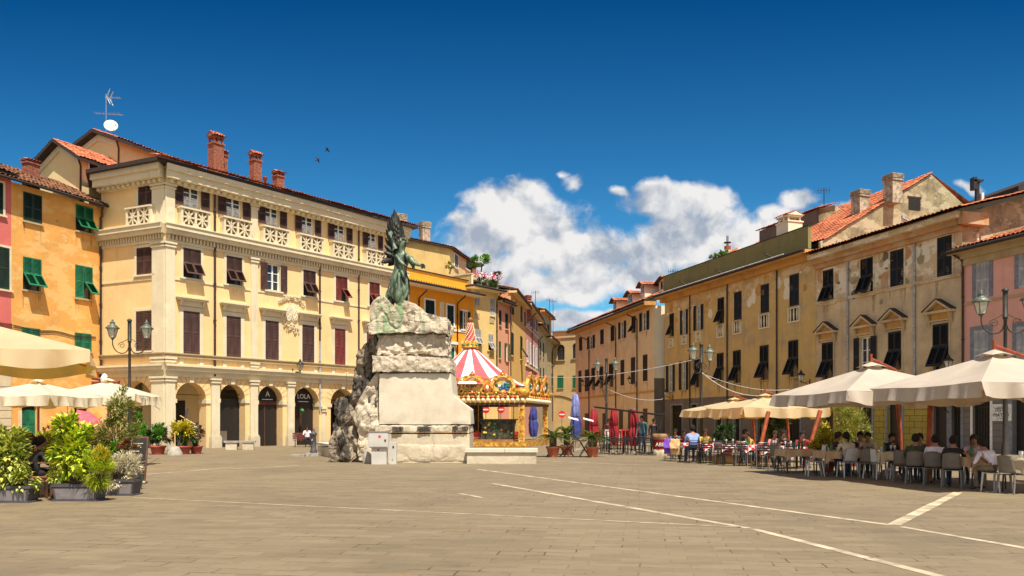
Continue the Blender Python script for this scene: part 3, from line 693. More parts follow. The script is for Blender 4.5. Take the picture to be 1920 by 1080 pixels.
AH = [(PF.s_(a), PF.s_(b), 0.0, archz, True, 0.75) for a, b in archx]
holes += AH
HP = zc['den']
mb = MB(); LP = PF.L
wall(mb, 0, LP, 0, HP, holes, 'yellow_wall', rev='yellow_wall')
# side face
sholes = [(PS.s_(221), PS.s_(287), 0.0, PS.z_(254, 714), True, 0.75)]
srow3 = (PS.z_(275, 384), PS.z_(275, 338)); srow2 = (PS.z_(272, 515), PS.z_(272, 464)); srow1 = (PS.z_(271, 658), PS.z_(271, 583))
mb.M = PS.T
wall(mb, 0, PS.L, 0, HP, sholes, 'yellow_wall'); 
mb.M = Matrix.Identity(4)
mb.add([(LP, 0, 0), (LP, 12, 0), (LP, 12, HP+1), (LP, 0, HP+1)], [(0, 1, 2, 3)], 'yellow_wall')
# porch behind the arches: inner faces of the piers, vault, shop wall
zi = archz+0.25
mb.box(0.9, LP, 4.2, 4.35, 0, zi, 'cream_wall'); mb.box(0.2, LP-0.02, 0.75, 4.2, zi, zi+0.1, 'cream_trim')
mb.M = PS.T; mb.box(0.1, PS.L-0.8, 3.4, 3.5, 0, zi, 'cream_wall'); mb.box(0.05, 0.15, 0.75, 3.4, 0, zi, 'cream_wall'); mb.box(0.1, PS.L-0.85, 0.76, 3.4, zi+0.35, zi+0.45, 'cream_trim'); mb.box(1.2, 3.2, 3.34, 3.39, 0, 2.9, 'shop_dark'); mb.M = Matrix.Identity(4)
for i in range(len(AH)):     # cross arches of the vault
    s = AH[i][1]+0.25
    mb.box(s, s+0.4, 0.76, 4.2, zi-0.55, zi-0.002, 'cream_trim')
pal_wall = mb.build('wall', PF.root)
def along(F, s0, s1, spec, name, mat='cream_trim', ext=None):
    m_ = F.mb()
    for (za, zb, pr) in spec: m_.box(s0, s1, -pr, 0.0, za, zb, mat)
    if ext: ext(m_)
    return m_.build(name, F.root)
PL = PS.L
for F, a, b in ((PF, 0.0, LP), (PS, 0.0, PL)):
    e0 = (lambda pr: -pr) if F is PF else (lambda pr: 0.0)
    e1 = (lambda pr: 0.0) if F is PF else (lambda pr: pr*0.45)
    def run(name, spec, mat='cream_trim', dent=None):
        m_ = F.mb()
        for (za, zb, pr) in spec:      # mitred to the corner by a sheared end
            if F is PF:
                m_.prism([(-pr*0.40, -pr), (b, -pr), (b, 0), (0, 0)], za, zb, mat, axis='z')
            else:
                m_.prism([(a, 0), (a, -pr), (b+pr*0.40, -pr), (b, 0)], za, zb, mat, axis='z')
        if dent:
            za, zb, pr, wd, gap = dent; x = a+0.1
            while x < b-0.05: m_.box(x, x+wd, -pr, 0, za, zb, mat); x += wd+gap
        return m_.build(name, F.root)
    t_ = HP
    run('top_cornice', [(HP, HP+0.22, 0.18), (HP+0.22, HP+0.62, 0.62), (HP+0.62, HP+0.95, 0.78)], dent=(HP+0.02, HP+0.20, 0.40, 0.2, 0.22))
    run('balcony_cornice', [(zc['den2']-0.02, zc['den2']+0.14, 0.10), (zc['c2b'], zc['c2b']+0.25, 0.38), (zc['c2b']+0.25, zc['c2b']+0.50, 0.52), (zc['c2b']+0.50, zc['c2b']+0.56, 0.58)], dent=(zc['den2']+0.14, zc['c2b']-0.02, 0.2, 0.1, 0.12))
    run('sill_course', [(zc['sc2'], zc['sc'], 0.16), (zc['sc']+0.003, zc['sc']+0.07, 0.22)], 'stone_grey_wall')
    run('arcade_cornice', [(zc['arch1'], zc['arch1']+0.26, 0.10), (zc['arch1']+0.26, zc['arch1']+0.36, 0.20), (zc['arch1']+0.36, zc['arch0']-0.1, 0.34), (zc['arch0']-0.1, zc['arch0']+0.02, 0.44)])
    run('string_course', [(R2r[0]-0.22, R2r[0]-0.12, 0.05)])
# roof: dark eave slab over both faces, hipped tiles behind
mb = MB(); zr = HP+0.95; ov = 1.05
g3 = PS.T.to_3x3(); q0 = PS.T @ Vector((0, -ov, 0)); q1 = PS.T @ Vector((PL+0.43*ov, -ov, 0)); qb = PS.T @ Vector((0, 0, 0))
inn = Vector((LP-0.3, 11, 0)); inl = Vector((qb.x+9, 11, 0))
outline = [(q0.x, q0.y), (q1.x, q1.y), (LP+0.4, -ov), (LP+0.4, 11), (q0.x+3.2, 11)]
mb.prism(outline, zr, zr+0.22, 'dark_eave', axis='z')
cx_, cy_ = 6.5, 6.0
top = [(cx_-2, cy_), (LP-1, cy_)]; zt = zr+0.22; zt2 = zr+2.0
vs = [(x, y, zt) for x, y in outline]+[(top[0][0], top[0][1], zt2), (top[1][0]+1, top[1][1], zt2)]
mb.add(vs, [(0, 1, 5), (1, 2, 6, 5), (2, 3, 6), (3, 4, 5, 6), (4, 0, 5)], 'roof_tile')
tiles(mb, (q1.x, -ov-0.02, zt+0.004), (1, 0, 0), (0, cy_+ov, 2.0-0.22), LP+0.4-q1.x, 1.2, row=0.36)
mb.build('roof', PF.root)
# quoins / pilasters
def pilaster(F, s0, s1, z0, z1, pr=0.12, cap=True, base=False, mat='cream_trim'):
    m_ = F.mb(); m_.box(s0, s1, -pr, 0, z0, z1, mat)
    if cap: m_.box(s0-0.05, s1+0.05, -pr-0.06, 0, z1-0.30, z1-0.20, mat); m_.box(s0-0.09, s1+0.09, -pr-0.10, 0, z1-0.12, z1-0.003, mat)
    if base: m_.box(s0-0.08, s1+0.08, -pr-0.10, 0, 0, 0.62, mat); m_.box(s0-0.05, s1+0.05, -pr-0.06, 0, 0.62, 0.74, mat)
    m_.build('pilaster', F.root)
pc1 = PF.s_(326); ps0 = PS.L-0.95
levels = [(zc['c2b']+0.56, HP), (zc['sc'], zc['den2']-0.02), (zc['arch0'], zc['sc2'])]
for (za, zb) in levels:
    pilaster(PF, -0.05, pc1, za, zb, 0.13); pilaster(PS, ps0, PS.L, za, zb, 0.12, mat='cream_trim')
    pilaster(PF, PF.s_(469.5), PF.s_(482), za, zb, 0.10)
pilaster(PF, -0.05, pc1, 0, zc['arch1'], 0.16); pilaster(PS, ps0, PS.L, 0, zc['arch1'], 0.15)
for a, b in ((394, 409), (467, 480.5), (537, 549)): pilaster(PF, PF.s_(a), PF.s_(b), 0, zc['arch1'], 0.20, base=True)
pilaster(PF, PF.s_(603), PF.s_(609), 0, 2.55, 0.08)
# impost mouldings and voussoir joints at each arch
for F, H_ in ((PF, AH), (PS, sholes)):
    for (a, b, z0, z1, _, th_) in H_:
        r = (b-a)/2; sp = z1-r; cx = (a+b)/2
        for (q0_, q1_) in ((a-0.28, a+0.05), (b-0.05, b+0.28)): m_ = F.mb(); m_.box(q0_, q1_, -0.07, 0.8, sp-0.26, sp-0.02, 'cream_trim'); m_.build('impost', F.root)
        m_ = F.mb(); m_.box(cx-0.13, cx+0.13, -0.08, 0.0, z1-0.02, z1+0.34, 'cream_trim'); m_.build('keystone', F.root)
        m_ = F.mb()
        for k in range(1, 12):
            an = pi*k/12
            if abs(k-6) < 1: continue
            p0 = Vector((cx-(r+0.03)*cos(an), sp+(r+0.03)*sin(an))); ln = 0.62 if k % 2 else 0.5
            p1 = p0+Vector((-cos(an), sin(an)))*ln; p1.y = min(p1.y, z1+0.35)
            p1.x = max(p1.x, a-0.42); p1.x = min(p1.x, b+0.42)
            m_.tube([(p0.x, -0.008, p0.y), (p1.x, -0.008, p1.y)], 0.011, 'stone_grey_wall', 4)
        m_.build('voussoir_joints', F.root)
# iron tie rods and shop fronts under the porch
m_ = PF.mb()
for (a, b, z0, z1, _, th_) in AH: m_.tube([(a, 0.5, z1-(b-a)/2+0.25), (b, 0.5, z1-(b-a)/2+0.25)], 0.02, 'iron', 6)
m_.build('tie_rod', PF.root)
for i, (a, b, z0, z1, _, th_) in enumerate(AH):
    F = PF; y = 3.9
    m_ = PF.mb(); cs = (a+b)/2+2.3; hw = 1.15
    m_.box(cs-hw, cs+hw, 4.12, 4.19, 0, 2.9, 'shop_dark'); m_.box(cs-hw-0.12, cs-hw, 4.05, 4.2, 0, 3.0, 'cream_trim'); m_.box(cs+hw, cs+hw+0.12, 4.05, 4.2, 0, 3.0, 'cream_trim')
    m_.box(cs-hw-0.12, cs+hw+0.12, 4.04, 4.2, 3.0, 3.12, 'cream_trim'); m_.box(cs-0.03, cs+0.03, 4.08, 4.12, 0, 2.9, 'iron'); m_.box(cs-hw, cs+hw, 4.08, 4.12, 2.2, 2.26, 'iron')
    m_.box(cs-hw+0.15, cs-0.1, 4.09, 4.119, 0.5, 1.1, 'taupe_wall')
    m_.build('shop_front', PF.root)
for i in (1, 2, 3):         # glazed dark shop screens set in the arches, lettering on two lunettes
    a, b, z0, z1 = AH[i][:4]; r = (b-a)/2; sp = z1-r; cx = (a+b)/2; yy = 0.62
    sc = thing('x', None, None) if False else None
    m_ = PF.mb()
    fr = 'iron'
    if i == 1:
        m_.box(a, a+0.06, yy, yy+0.06, 0, sp, fr); m_.box(b-0.06, b, yy, yy+0.06, 0, sp, fr); m_.box(a+0.06, b-0.06, yy, yy+0.06, sp-0.06, sp, fr)
        m_.box(a+0.06, b-0.06, yy+0.02, yy+0.04, 0, sp-0.06, 'shop_dark'); m_.box(a+0.3, a+0.9, yy-0.01, yy+0.01, 0.35, 1.0, 'taupe_wall')
        m_.build('shop_screen', PF.root)
        continue
    n = 16; arc = [(cx-r*cos(pi*k/n), sp+r*sin(pi*k/n)) for k in range(n+1)]
    m_.prism([(a, sp-0.05)]+arc+[(b, sp-0.05)], yy, yy+0.08, 'sign_black')
    if i == 2: m_.box(a, b, yy-0.03, yy, sp-0.28, sp-0.06, 'red_shutter')
    lun = m_.build('lunette_sign', PF.root)
    s_txt = 'A' if i == 2 else 'LOLA'
    text('lettering', s_txt, 0.50 if i == 2 else 0.44, PF.T @ Matrix.Translation((cx+0.22, yy-0.02, sp+0.42)) @ RX90, 'white_paint', lun)
    u_ = PF.mb(); u_.box(cx-0.2, cx+0.62, yy-0.012, yy-0.002, sp+0.06, sp+0.10, 'white_paint'); u_.build('underline', lun)
    m_ = PF.mb(); m_.box(a, b, yy+0.02, yy+0.05, 0, sp-0.05, 'shop_dark')
    for x in (a+0.05, cx, b-0.05): m_.box(x-0.03, x+0.03, yy-0.01, yy+0.02, 0, sp-0.05, 'dark_wood')
    m_.build('shop_screen', PF.root)
# windows of the front
for i, (a, b) in enumerate(xs3):
    a, b = PF.s_(a), PF.s_(b); window(PF, a, b, *R3r, 'open', 'brown_shutter', trim=0.12, sill=False, lw=(b-a)*0.53, curtain=True, depth=0.22)
    bw = 1.95 if i else 1.85; cs = (a+b)/2-0.02+0.06
    balustrade(PF, cs-bw/2, cs+bw/2, zc['c2b']+0.56, zc['c2b']+0.56+1.12, 0.42)
for i, (a, b) in enumerate(xs2):
    a, b = PF.s_(a), PF.s_(b); window(PF, a, b, *R2r, kind2[i], 'red_shutter' if i > 3 else 'brown_shutter', trim=0.16, lw=(b-a)*0.53, ang=34)
def hood(F, s0, s1, z, pr=0.34, mat='cream_trim'):
    m_ = F.mb(); m_.box(s0, s1, -0.10, 0, z, z+0.32, mat); m_.box(s0-0.16, s1+0.16, -pr, 0, z+0.32, z+0.42, mat); m_.box(s0-0.22, s1+0.22, -pr-0.08, 0, z+0.42, z+0.5, mat)
    for s in (s0-0.02, s1-0.12): m_.prism([(-0.11, z+0.02), (-pr+0.05, z+0.32), (-0.11, z+0.32)], s, s+0.14, mat, axis='x')
    m_.build('window_hood', F.root)
for i, (a, b) in enumerate(xs1):
    a, b = PF.s_(a), PF.s_(b); window(PF, a, b, *R1r, 'closed', 'red_shutter' if i > 3 else 'brown_shutter', trim=0.24, sill=False)
    hood(PF, a-0.24, b+0.24, R1r[1]+0.28)
    for s in (a-0.24, b): 
        m_ = PF.mb(); m_.box(s, s+0.24, -0.05, 0, zc['arch0']+0.02, zc['sc2']-0.002, 'cream_trim'); m_.build('apron_block', PF.root)
for (xa, xb, row) in ((260, 290, srow3), (257, 287, srow2), (256, 285.5, srow1)):
    window(PS, PS.s_(xa), PS.s_(xb), *row, 'closed', 'brown_shutter', trim=0.16, sill=row is not srow3)
balustrade(PS, PS.s_(245), PS.s_(292)-0.05, zc['c2b']+0.56, zc['c2b']+0.56+1.12, 0.35)
pipe(PF, 403, 338, 706, 'pipe_brown', 0.07); pipe(PF, 600, 398, 640, 'pipe_brown', 0.06); pipe(PF, 600, 640, 770, 'pipe_grey', 0.06); pipe(PF, 673, 425, 690, 'pipe_brown', 0.06)
# stucco coat of arms: twin ovals, crown spray and pendants
m_ = PF.mb(); sA, zA = PF.s_(546), PF.z_(546, 588)
for sx in (-0.26, 0.26):
    for (rx, rz_, y) in ((0.34, 0.62, 0.06), (0.25, 0.5, 0.11), (0.19, 0.42, 0.09)):
        m_.prism([(sA+sx+rx*cos(2*pi*k/18), zA+rz_*sin(2*pi*k/18)+(0.05 if sx > 0 else -0.02)) for k in range(18)], -y, 0, 'cream_trim')
    for k in range(5): m_.ball((sA+sx+0.1*sin(k*2.1), -0.11, zA-0.28+k*0.13), 0.05, 'cream_trim', 6)
rr = random.Random(5)
for k in range(44):
    t_ = k/43.0; an = pi*(0.12+0.76*t_); R_ = 0.95+0.25*rr.random()
    p = (sA+cos(an)*R_*0.95, -0.05, zA+0.35+sin(an)*R_*0.62)
    m_.obox(Matrix.Translation(p) @ Matrix.Rotation(rr.random()*3, 4, 'Y'), 0.17, 0.09, 0.06, 'stone_grey_wall' if rr.random() < 0.3 else 'cream_trim')
for k in range(30):
    p = (sA+rr.uniform(-0.62, 0.62), -0.05, zA-0.72-abs(rr.gauss(0, 0.28)))
    m_.obox(Matrix.Translation(p) @ Matrix.Rotation(rr.random()*3, 4, 'Y'), 0.15, 0.09, 0.06, 'stone_grey_wall' if rr.random() < 0.3 else 'cream_trim')
m_.build('coat_of_arms', PF.root)

# chimneys of the palazzo, gabled attics behind it
chimney('brick_chimney', 'tallest brick chimney on the arcaded palazzo, tiled cap', 405, 50.5, 251, 0.70, 0.66, 2.3, rz=PF.ang)
chimney('brick_chimney', 'short brick flue tucked against the right side of the tallest brick chimney', 419, 51.5, 283, 0.36, 0.4, 1.2, rz=PF.ang)
chimney('brick_chimney', 'second brick chimney, left of the lowest one on the palazzo roof', 479, 54, 286, 0.60, 0.56, 2.0, rz=PF.ang)
chimney('brick_chimney', 'lowest squat brick chimney above the roof edge of the palazzo', 522, 56, 322, 0.60, 0.55, 1.3, rz=PF.ang)
t_ = thing('chimney_pot', 'thin red clay flue pipe between two brick chimneys', 'chimney', at(497, 54, zat(349, 54))); mb = MB(); mb.lathe([(0.12, -0.6), (0.12, 0.45), (0.16, 0.45), (0.16, 0.62)], 'brick', 10); mb.build('pipe', t_)
def gable(name, label, A, w_, dep, ze, za, mat, over=0.6, z0=9.0, win=None, pipes=True):
    """small gabled attic: front wall runs left from A, side wall goes back from A"""
    dL = Vector((-0.909, 0.416)); P0 = Vector((A.x, A.y))+dL*w_
    F = Facade(P0, (A.x, A.y), name=name, label=label)
    mb = F.mb(); L = F.L
    mb.prism([(0, z0), (L, z0), (L, ze), (L/2, za), (0, ze)], 0, dep, mat); mb.build('wall', F.root)
    mb = F.mb(); sl = (za-ze)/(L/2); x = -over
    for sg, xe in ((1, -over), (-1, L+over)):
        ze2 = za-sl*(L/2+over); pts = [(xe, ze2), (L/2, za), (L/2, za+0.22), (xe, ze2+0.22)]
        mb.prism(pts, -over, dep+0.2, 'dark_eave')
        U = Vector((L/2-xe, 0, za-ze2)); tiles(mb, (xe, -over, ze2+0.225), (0, 1, 0), U, dep+over, U.length, row=0.36)
    mb.build('roof', F.root)
    m2 = F.mb()
    for sg, xe in ((1, 0.0), (-1, L)): m2.prism([(xe, ze-0.42), (L/2, za-0.42), (L/2, za-0.03), (xe, ze-0.03)], -0.10, 0, 'cream_trim')
    m2.build('verge_trim', F.root)
    if pipes: m3 = F.mb(); m3.tube([(L+0.3, -0.45, ze-0.1), (L+0.1, -0.1, ze-0.5), (L-0.05, -0.08, z0)], 0.06, 'pipe_brown', 6); m3.build('downpipe', F.root)
    return F
G1 = gable('attic_house', 'small cream gabled attic with a narrow window, left above the orange house roof', at(152, 49.5), 3.8, 6.0, zat(297, 49.5), zat(271, 50.3), 'cream_wall', over=0.55)
m_ = G1.mb(); L = G1.L; zz0, zz1 = zat(340, 50.5), zat(303, 50.5)
m_.box(L-0.02, L+0.03, 0.55, 1.15, zz0, zz1, 'dark_room'); m_.box(L, L+0.06, 0.45, 0.55, zz0-0.1, zz1+0.1, 'white_paint'); m_.box(L, L+0.06, 1.15, 1.25, zz0-0.1, zz1+0.1, 'white_paint'); m_.box(L, L+0.1, 0.55, 1.15, zz0-0.1, zz0, 'white_paint'); m_.box(L, L+0.06, 0.55, 1.15, zz1, zz1+0.1, 'white_paint')
m_.build('window', G1.root)
G2 = gable('attic_house', 'higher cream gabled attic carrying the satellite dish, behind the palazzo eave', at(223, 53), 3.8, 9.0, zat(265, 53), zat(252, 53.8), 'cream_wall', over=0.55, z0=12)
t_ = thing('tv_antenna', 'tall rooftop television antenna beside the white satellite dish', 'antenna', at(199, 53.6, zat(248, 53.6)))
mb = MB(); mb.tube([(0, 0, -0.3), (0, 0, 2.55)], 0.03, 'aluminium', 6); mb.build('mast', t_)
mb = MB(); mb.tube([(-0.75, 0, 1.28), (1.05, 0.2, 1.22)], 0.018, 'aluminium', 5)
for k in range(9): x = -0.7+k*0.2; mb.tube([(x, -0.25, 1.28-k*0.006), (x, 0.25, 1.28-k*0.006)], 0.01, 'aluminium', 4)
mb.tube([(-0.1, 0, 2.35), (0.95, 0.1, 2.3)], 0.018, 'aluminium', 5)
for k in range(5): x = 0.35+k*0.13; mb.tube([(x, -0.1, 2.22), (x, 0.1, 2.42)], 0.01, 'aluminium', 4)
for sg in (-1, 1):
    for q in range(4): mb.tube([(0.1+q*0.04, -0.2, 2.33), (0.38, -0.2, 2.33+sg*0.55)], 0.012, 'aluminium', 4); mb.tube([(0.1+q*0.04, 0.2, 2.33), (0.38, 0.2, 2.33+sg*0.5)], 0.012, 'aluminium', 4)
mb.build('aerial', t_)
t_ = thing('satellite_dish', 'round white satellite dish at the foot of the antenna', 'satellite dish', at(208, 53.2, zat(236, 53.2)), 0.35)
mb = MB(Matrix.Rotation(radians(72), 4, 'X')); mb.lathe([(0.01, -0.10), (0.2, -0.08), (0.36, -0.02), (0.43, 0.03), (0.43, 0.045), (0.3, 0.0), (0.01, -0.06)], 'dish_white', 24); mb.build('reflector', t_)
mb = MB(); mb.tube([(0, 0.1, -0.5), (0, 0.1, 0)], 0.03, 'aluminium', 6); mb.tube([(0.1, 0, -0.38), (0.35, -0.55, -0.1)], 0.018, 'aluminium', 5); mb.ball((0.36, -0.57, -0.08), 0.06, 'aluminium', 8); mb.build('arm', t_)

# ================================================================== orange house and pink house at the left edge
OF = Facade(at(-0.5-22+45-22.5, 42.6).xy if False else at(21, 43.05).xy, at(190, 48.2).xy, name='orange_house', label='weathered orange house with green shutters under an old tile roof')
ow = [((43.5, 78, 363.5, 417), 'closed', 'dark_green_shutter'), ((142, 174, 387, 435.5), 'awning', 'green_shutter'), ((43, 76.5, 484, 545), 'awning', 'green_shutter'),
      ((141, 172.5, 499, 560), 'half', 'green_shutter'), ((41, 75, 615, 668), 'closed', 'green_shutter'), ((140, 171, 625, 658), 'closed', 'green_shutter')]
hs_ = []; dr = [(OF.s_(40.5), OF.s_(69.5), 0, OF.z_(55, 753), True), (OF.s_(139), OF.s_(166), 0, OF.z_(152, 751), True)]
for bx, k, c in ow:
    if k != 'closed': hs_.append(pxwin(OF, *bx))
OH = OF.z_(100, 368)+0.15
body(OF, OF.L, 9, OH, 'orange_wall', hs_+dr)
for bx, k, c in ow: window(OF, *pxwin(OF, *bx), k, c, sill=True, tmat='stone_grey_wall', ang=36)
o = door(OF, *dr[0][:2], dr[0][3], 'green_shutter', True); m_ = OF.mb(); m_.box(dr[1][0], dr[1][1], 0.3, 0.32, 0, dr[1][3], 'dark_room'); m_.build('doorway', OF.root)
m_ = OF.mb(); s = dr[0][0]; m_.box(s-0.18, s, -0.03, 0, 0, dr[0][3]-0.5, 'cream_trim'); m_.box(dr[0][1], dr[0][1]+0.18, -0.03, 0, 0, dr[0][3]-0.5, 'cream_trim'); m_.build('door_surround', OF.root)
pitched(OF, OF.L, 4.6, OH+0.05, 2.2, 0.55, 'roof_tile_old', oL=2.0, oR=0.5)
m_ = OF.mb(); m_.tube([(-2, -0.62, OH-0.02), (OF.L+0.4, -0.62, OH-0.02)], 0.08, 'dark_eave', 8); m_.build('gutter', OF.root)
pipe(OF, 189, 410, 745, 'pipe_brown', 0.06, bend=0.5)
m_ = OF.mb(); pts = [(s, -0.03, OF.z_(100, 618)-0.12*sin((s)*1.2)**2-0.03*s) for s in [0.1+k*0.3 for k in range(int(OF.L/0.3))]]
m_.tube(pts, 0.022, 'cable', 5); m_.tube([(p[0], -0.03, p[2]-0.12) for p in pts], 0.015, 'cable', 5); m_.build('cable', OF.root)
# trellis-topped brick chimney hint on that roof
chimney('brick_chimney', 'low brick chimney at the left end of the orange house roof', 58, 47, 301, 0.75, 0.5, 0.8, rz=OF.ang)
KF = Facade(at(-70, 40.6).xy, at(21, 43.05).xy, name='pink_house', label='strip of a pink house at the left edge of the picture')
kw = [((-22, 17, 462, 541), 'closed', 'dark_green_shutter'), ((-22, 5, 340, 400), 'closed', 'dark_green_shutter')]
body(KF, KF.L, 9, OH+0.3, 'pink_wall', [])
for bx, k, c in kw: window(KF, *pxwin(KF, *bx), k, c, trim=0.12, tmat='cream_trim')
m_ = KF.mb(); m_.box(0, KF.L-0.02, -0.05, 0, 0, KF.z_(0, 614), 'rustic_cream')
for k in range(8): m_.box(0, KF.L-0.02, -0.057, -0.05, 0.5+k*0.42, 0.52+k*0.42, 'taupe_wall')
m_.box(0, KF.L-0.02, -0.12, 0, KF.z_(0, 614), KF.z_(0, 605), 'red_shutter'); m_.build('rusticated_base', KF.root)
pitched(KF, KF.L, 4.6, OH+0.3, 2.2, 0.5, 'roof_tile_old')
# red awning box at the foot of the palazzo corner
t_ = thing('shop_awning', 'narrow dark red awning rolled above the arch beside the orange house', 'awning', at(172, 46.2, zat(712, 46.2)), 0.1)
mb = MB(); mb.tube([(0, 0, 0.1), (1.5, 0.1, -0.12)], 0.09, 'red_shutter', 8); mb.box(0, 1.5, -0.05, 0.02, -0.32, -0.1, 'red_shutter'); mb.build('canvas', t_)
for (ka, kb, q) in ((158, 46, 'white'),):
    t_ = thing('wall_lantern', 'ornate white wall lantern under the edge of the orange house', 'lantern', at(196, 45.6, zat(712, 45.6))); mb = MB()
    mb.lathe([(0.02, -0.5), (0.2, -0.2), (0.24, 0.1), (0.12, 0.3), (0.02, 0.36)], 'dish_white', 6); mb.build('glass', t_)
    mb = MB(); mb.tube([(0, 0, -0.5), (0.2, 0.2, -0.6), (0.35, 0.5, -0.35)], 0.03, 'iron', 6); mb.build('bracket', t_)

# ================================================================== street houses right of the palazzo
E2 = PF.P0+PF.d*PF.s_(742)
A3 = E2; B3 = at(888, 67.6).xy
F3 = Facade(A3, B3, name='deep_orange_house', label='deep orange house with a curved eave and orange attic band')
def simplehouse(F, zt, mat, wins, dep=8, ov=0.7, eth=0.18, smat='cream_wall', roof=True, rise=1.2, pipes=(), left=True, tmat=None, trim=0.0, rmat='roof_tile'):
    hs2 = [pxwin(F, *w_[0]) for w_ in wins if w_[1] != 'closed']
    body(F, F.L, dep, zt, mat, hs2)
    for w_ in wins: window(F, *pxwin(F, *w_[0]), w_[1], w_[2], trim=w_[3] if len(w_) > 3 else trim, tmat=tmat or mat)
    if roof:
        eave(F, -0.15, F.L+0.15, zt, ov, eth, smat)
        pitched(F, F.L, dep*0.6, zt+eth+0.16, rise, ov, rmat, thick=0.14)
    for px, y0, y1 in pipes: pipe(F, px, y0, y1, bend=ov)
z3 = F3.z_(835, 548)
simplehouse(F3, z3, 'deep_orange_wall', [((748, 764, 552, 578), 'closed', 'dark_green_shutter', 0.14), ((797, 814, 563, 589), 'closed', 'dark_green_shutter', 0.14), ((838, 850, 573, 611), 'closed', 'dark_green_shutter', 0.14),
            ((866, 875.5, 584, 618), 'open', 'dark_green_shutter', 0.14), ((780, 795, 645, 690), 'closed', 'green_shutter', 0.14), ((837, 851, 651, 690), 'closed', 'green_shutter', 0.14), ((868, 878, 655, 692), 'closed', 'green_shutter', 0.14)],
            ov=1.1, roof=False, tmat='white_paint')
eave(F3, -0.1, F3.L+0.2, z3, 1.1, 0.2, 'white_end_wall')
m_ = F3.mb(); m_.box(0.6, F3.L-0.5, 0.25, 0.5, z3+0.25, z3+1.35, 'deep_orange_wall'); m_.box(0.5, F3.L-0.4, 0.15, 0.6, z3+1.35, z3+1.43, 'dark_eave')
for k in range(24): s = 1.0+k*(F3.L-2.2)/24; m_.box(s, s+0.08, 0.235, 0.25, z3+0.55, z3+0.63, 'dark_room')
m_.build('attic_band', F3.root); pipe(F3, 786, 560, 700, bend=1.1); pipe(F3, 858, 570, 720, bend=1.1)
m_ = F3.mb(); m_.box(F3.s_(824), F3.s_(831.5), -0.06, 0, F3.z_(827, 625), F3.z_(827, 566), 'cream_trim'); m_.build('pilaster', F3.root)
m_ = F3.mb()
for xa, xb in ((837, 851), (868, 878)): m_.box(F3.s_(xa)-0.2, F3.s_(xb)+0.2, -0.3, 0, F3.z_(xa, 645), F3.z_(xa, 640), 'white_paint')
m_.build('window_hood', F3.root)
m_ = F3.mb(); m_.box(0, F3.L, -0.06, 0, F3.z_(858, 622), F3.z_(858, 618), 'white_paint'); m_.build('string_course', F3.root)
# tall plain block behind with the roof terrace
Ab = at(735, 66); Bb = at(843, 70.5)
FB = Facade(Ab.xy, Bb.xy, name='tall_back_house', label='tall blank yellow house rising behind the deep orange house, roof terrace beside it')
zb = zat(464, 70.5); body(FB, FB.L, 3.0, zb, 'old_yellow_wall'); pitched(FB, FB.L, 3.0, zb, 0.35, 0.3, 'roof_tile', oL=0.2, oR=0.2)
FB2 = Facade(Bb.xy, at(893, 79).xy, root=FB)
m_ = FB2.mb(); wall(m_, 0, FB2.L, 8, zb, [], 'cream_wall'); m_.build('side_wall', FB.root)
pitched(FB2, FB2.L, 2.5, zb, 0.4, 0.35, 'roof_tile')
for bx in ((852, 858, 478, 502), (873, 879, 488, 505)): window(FB2, *pxwin(FB2, *bx), 'closed', 'blue_grey_paint', trim=0.1, tmat='white_paint')
chimney('stacked_chimney', 'ribbed stone chimney behind the wing of the statue', 749, 68.5, 404, 0.85, 0.85, 1.9, 'stone_chimney', 'slab', rz=0.6)
chimney('stacked_chimney', 'ribbed stone chimney on the tall blank yellow house', 796, 71.5, 419, 0.75, 0.75, 1.6, 'stone_chimney', 'slab', rz=0.6)
# straw house with the flower terrace
A4, B4 = at(887, 67.7).xy, at(934, 70.4).xy
F4 = Facade(A4, B4, name='straw_house', label='straw yellow house with white shutters below a flowered roof terrace')
z4 = F4.z_(910, 547)
simplehouse(F4, z4, 'straw_wall', [((890, 899, 546, 573), 'closed', 'grey_shutter'), ((919, 927, 560, 592), 'closed', 'grey_shutter'), ((890, 901, 618, 648), 'awning', 'grey_shutter', 0.08), ((915, 924, 627, 657), 'awning', 'grey_shutter', 0.08)],
            roof=False, dep=7, smat='white_end_wall')
m_ = F4.mb()
for bx in ((890.5, 898.5, 587, 597), (917.5, 926, 595, 606), (891, 899, 655, 662), (916, 925, 662, 668)): a, b, c_, d_ = pxwin(F4, *bx); m_.box(a, b, -0.05, 0, c_, d_, 'stone_grey_wall')
m_.build('vent', F4.root)
m_ = F4.mb(); m_.box(-0.7, F4.L+0.1, -0.75, 7.0, z4, z4+0.16, 'cream_wall'); m_.tube([(-0.7, -0.8, z4+0.2), (F4.L+0.2, -0.8, z4+0.2)], 0.09, 'dark_eave', 6); m_.tube([(-0.75, -0.8, z4+0.2), (-0.75, 7, z4+0.2)], 0.09, 'dark_eave', 6); m_.build('eave', F4.root)
m_ = F4.mb(); m_.box(-0.3, -0.1, 0.0, 7, z4+0.16, z4+1.25, 'old_yellow_wall'); m_.box(-0.35, -0.05, -0.1, 7, z4+1.25, z4+1.32, 'cream_trim')
for k in range(4): s = -0.2+k*(F4.L)/3; m_.box(s-0.1, s+0.1, -0.1, 0.12, z4+0.16, z4+1.2, 'cream_trim')
m_.box(-0.2, F4.L, -0.08, 0.1, z4+1.15, z4+1.27, 'cream_trim'); m_.build('terrace_wall', F4.root)
pipe(F4, 932, 563, 740, bend=0.7)
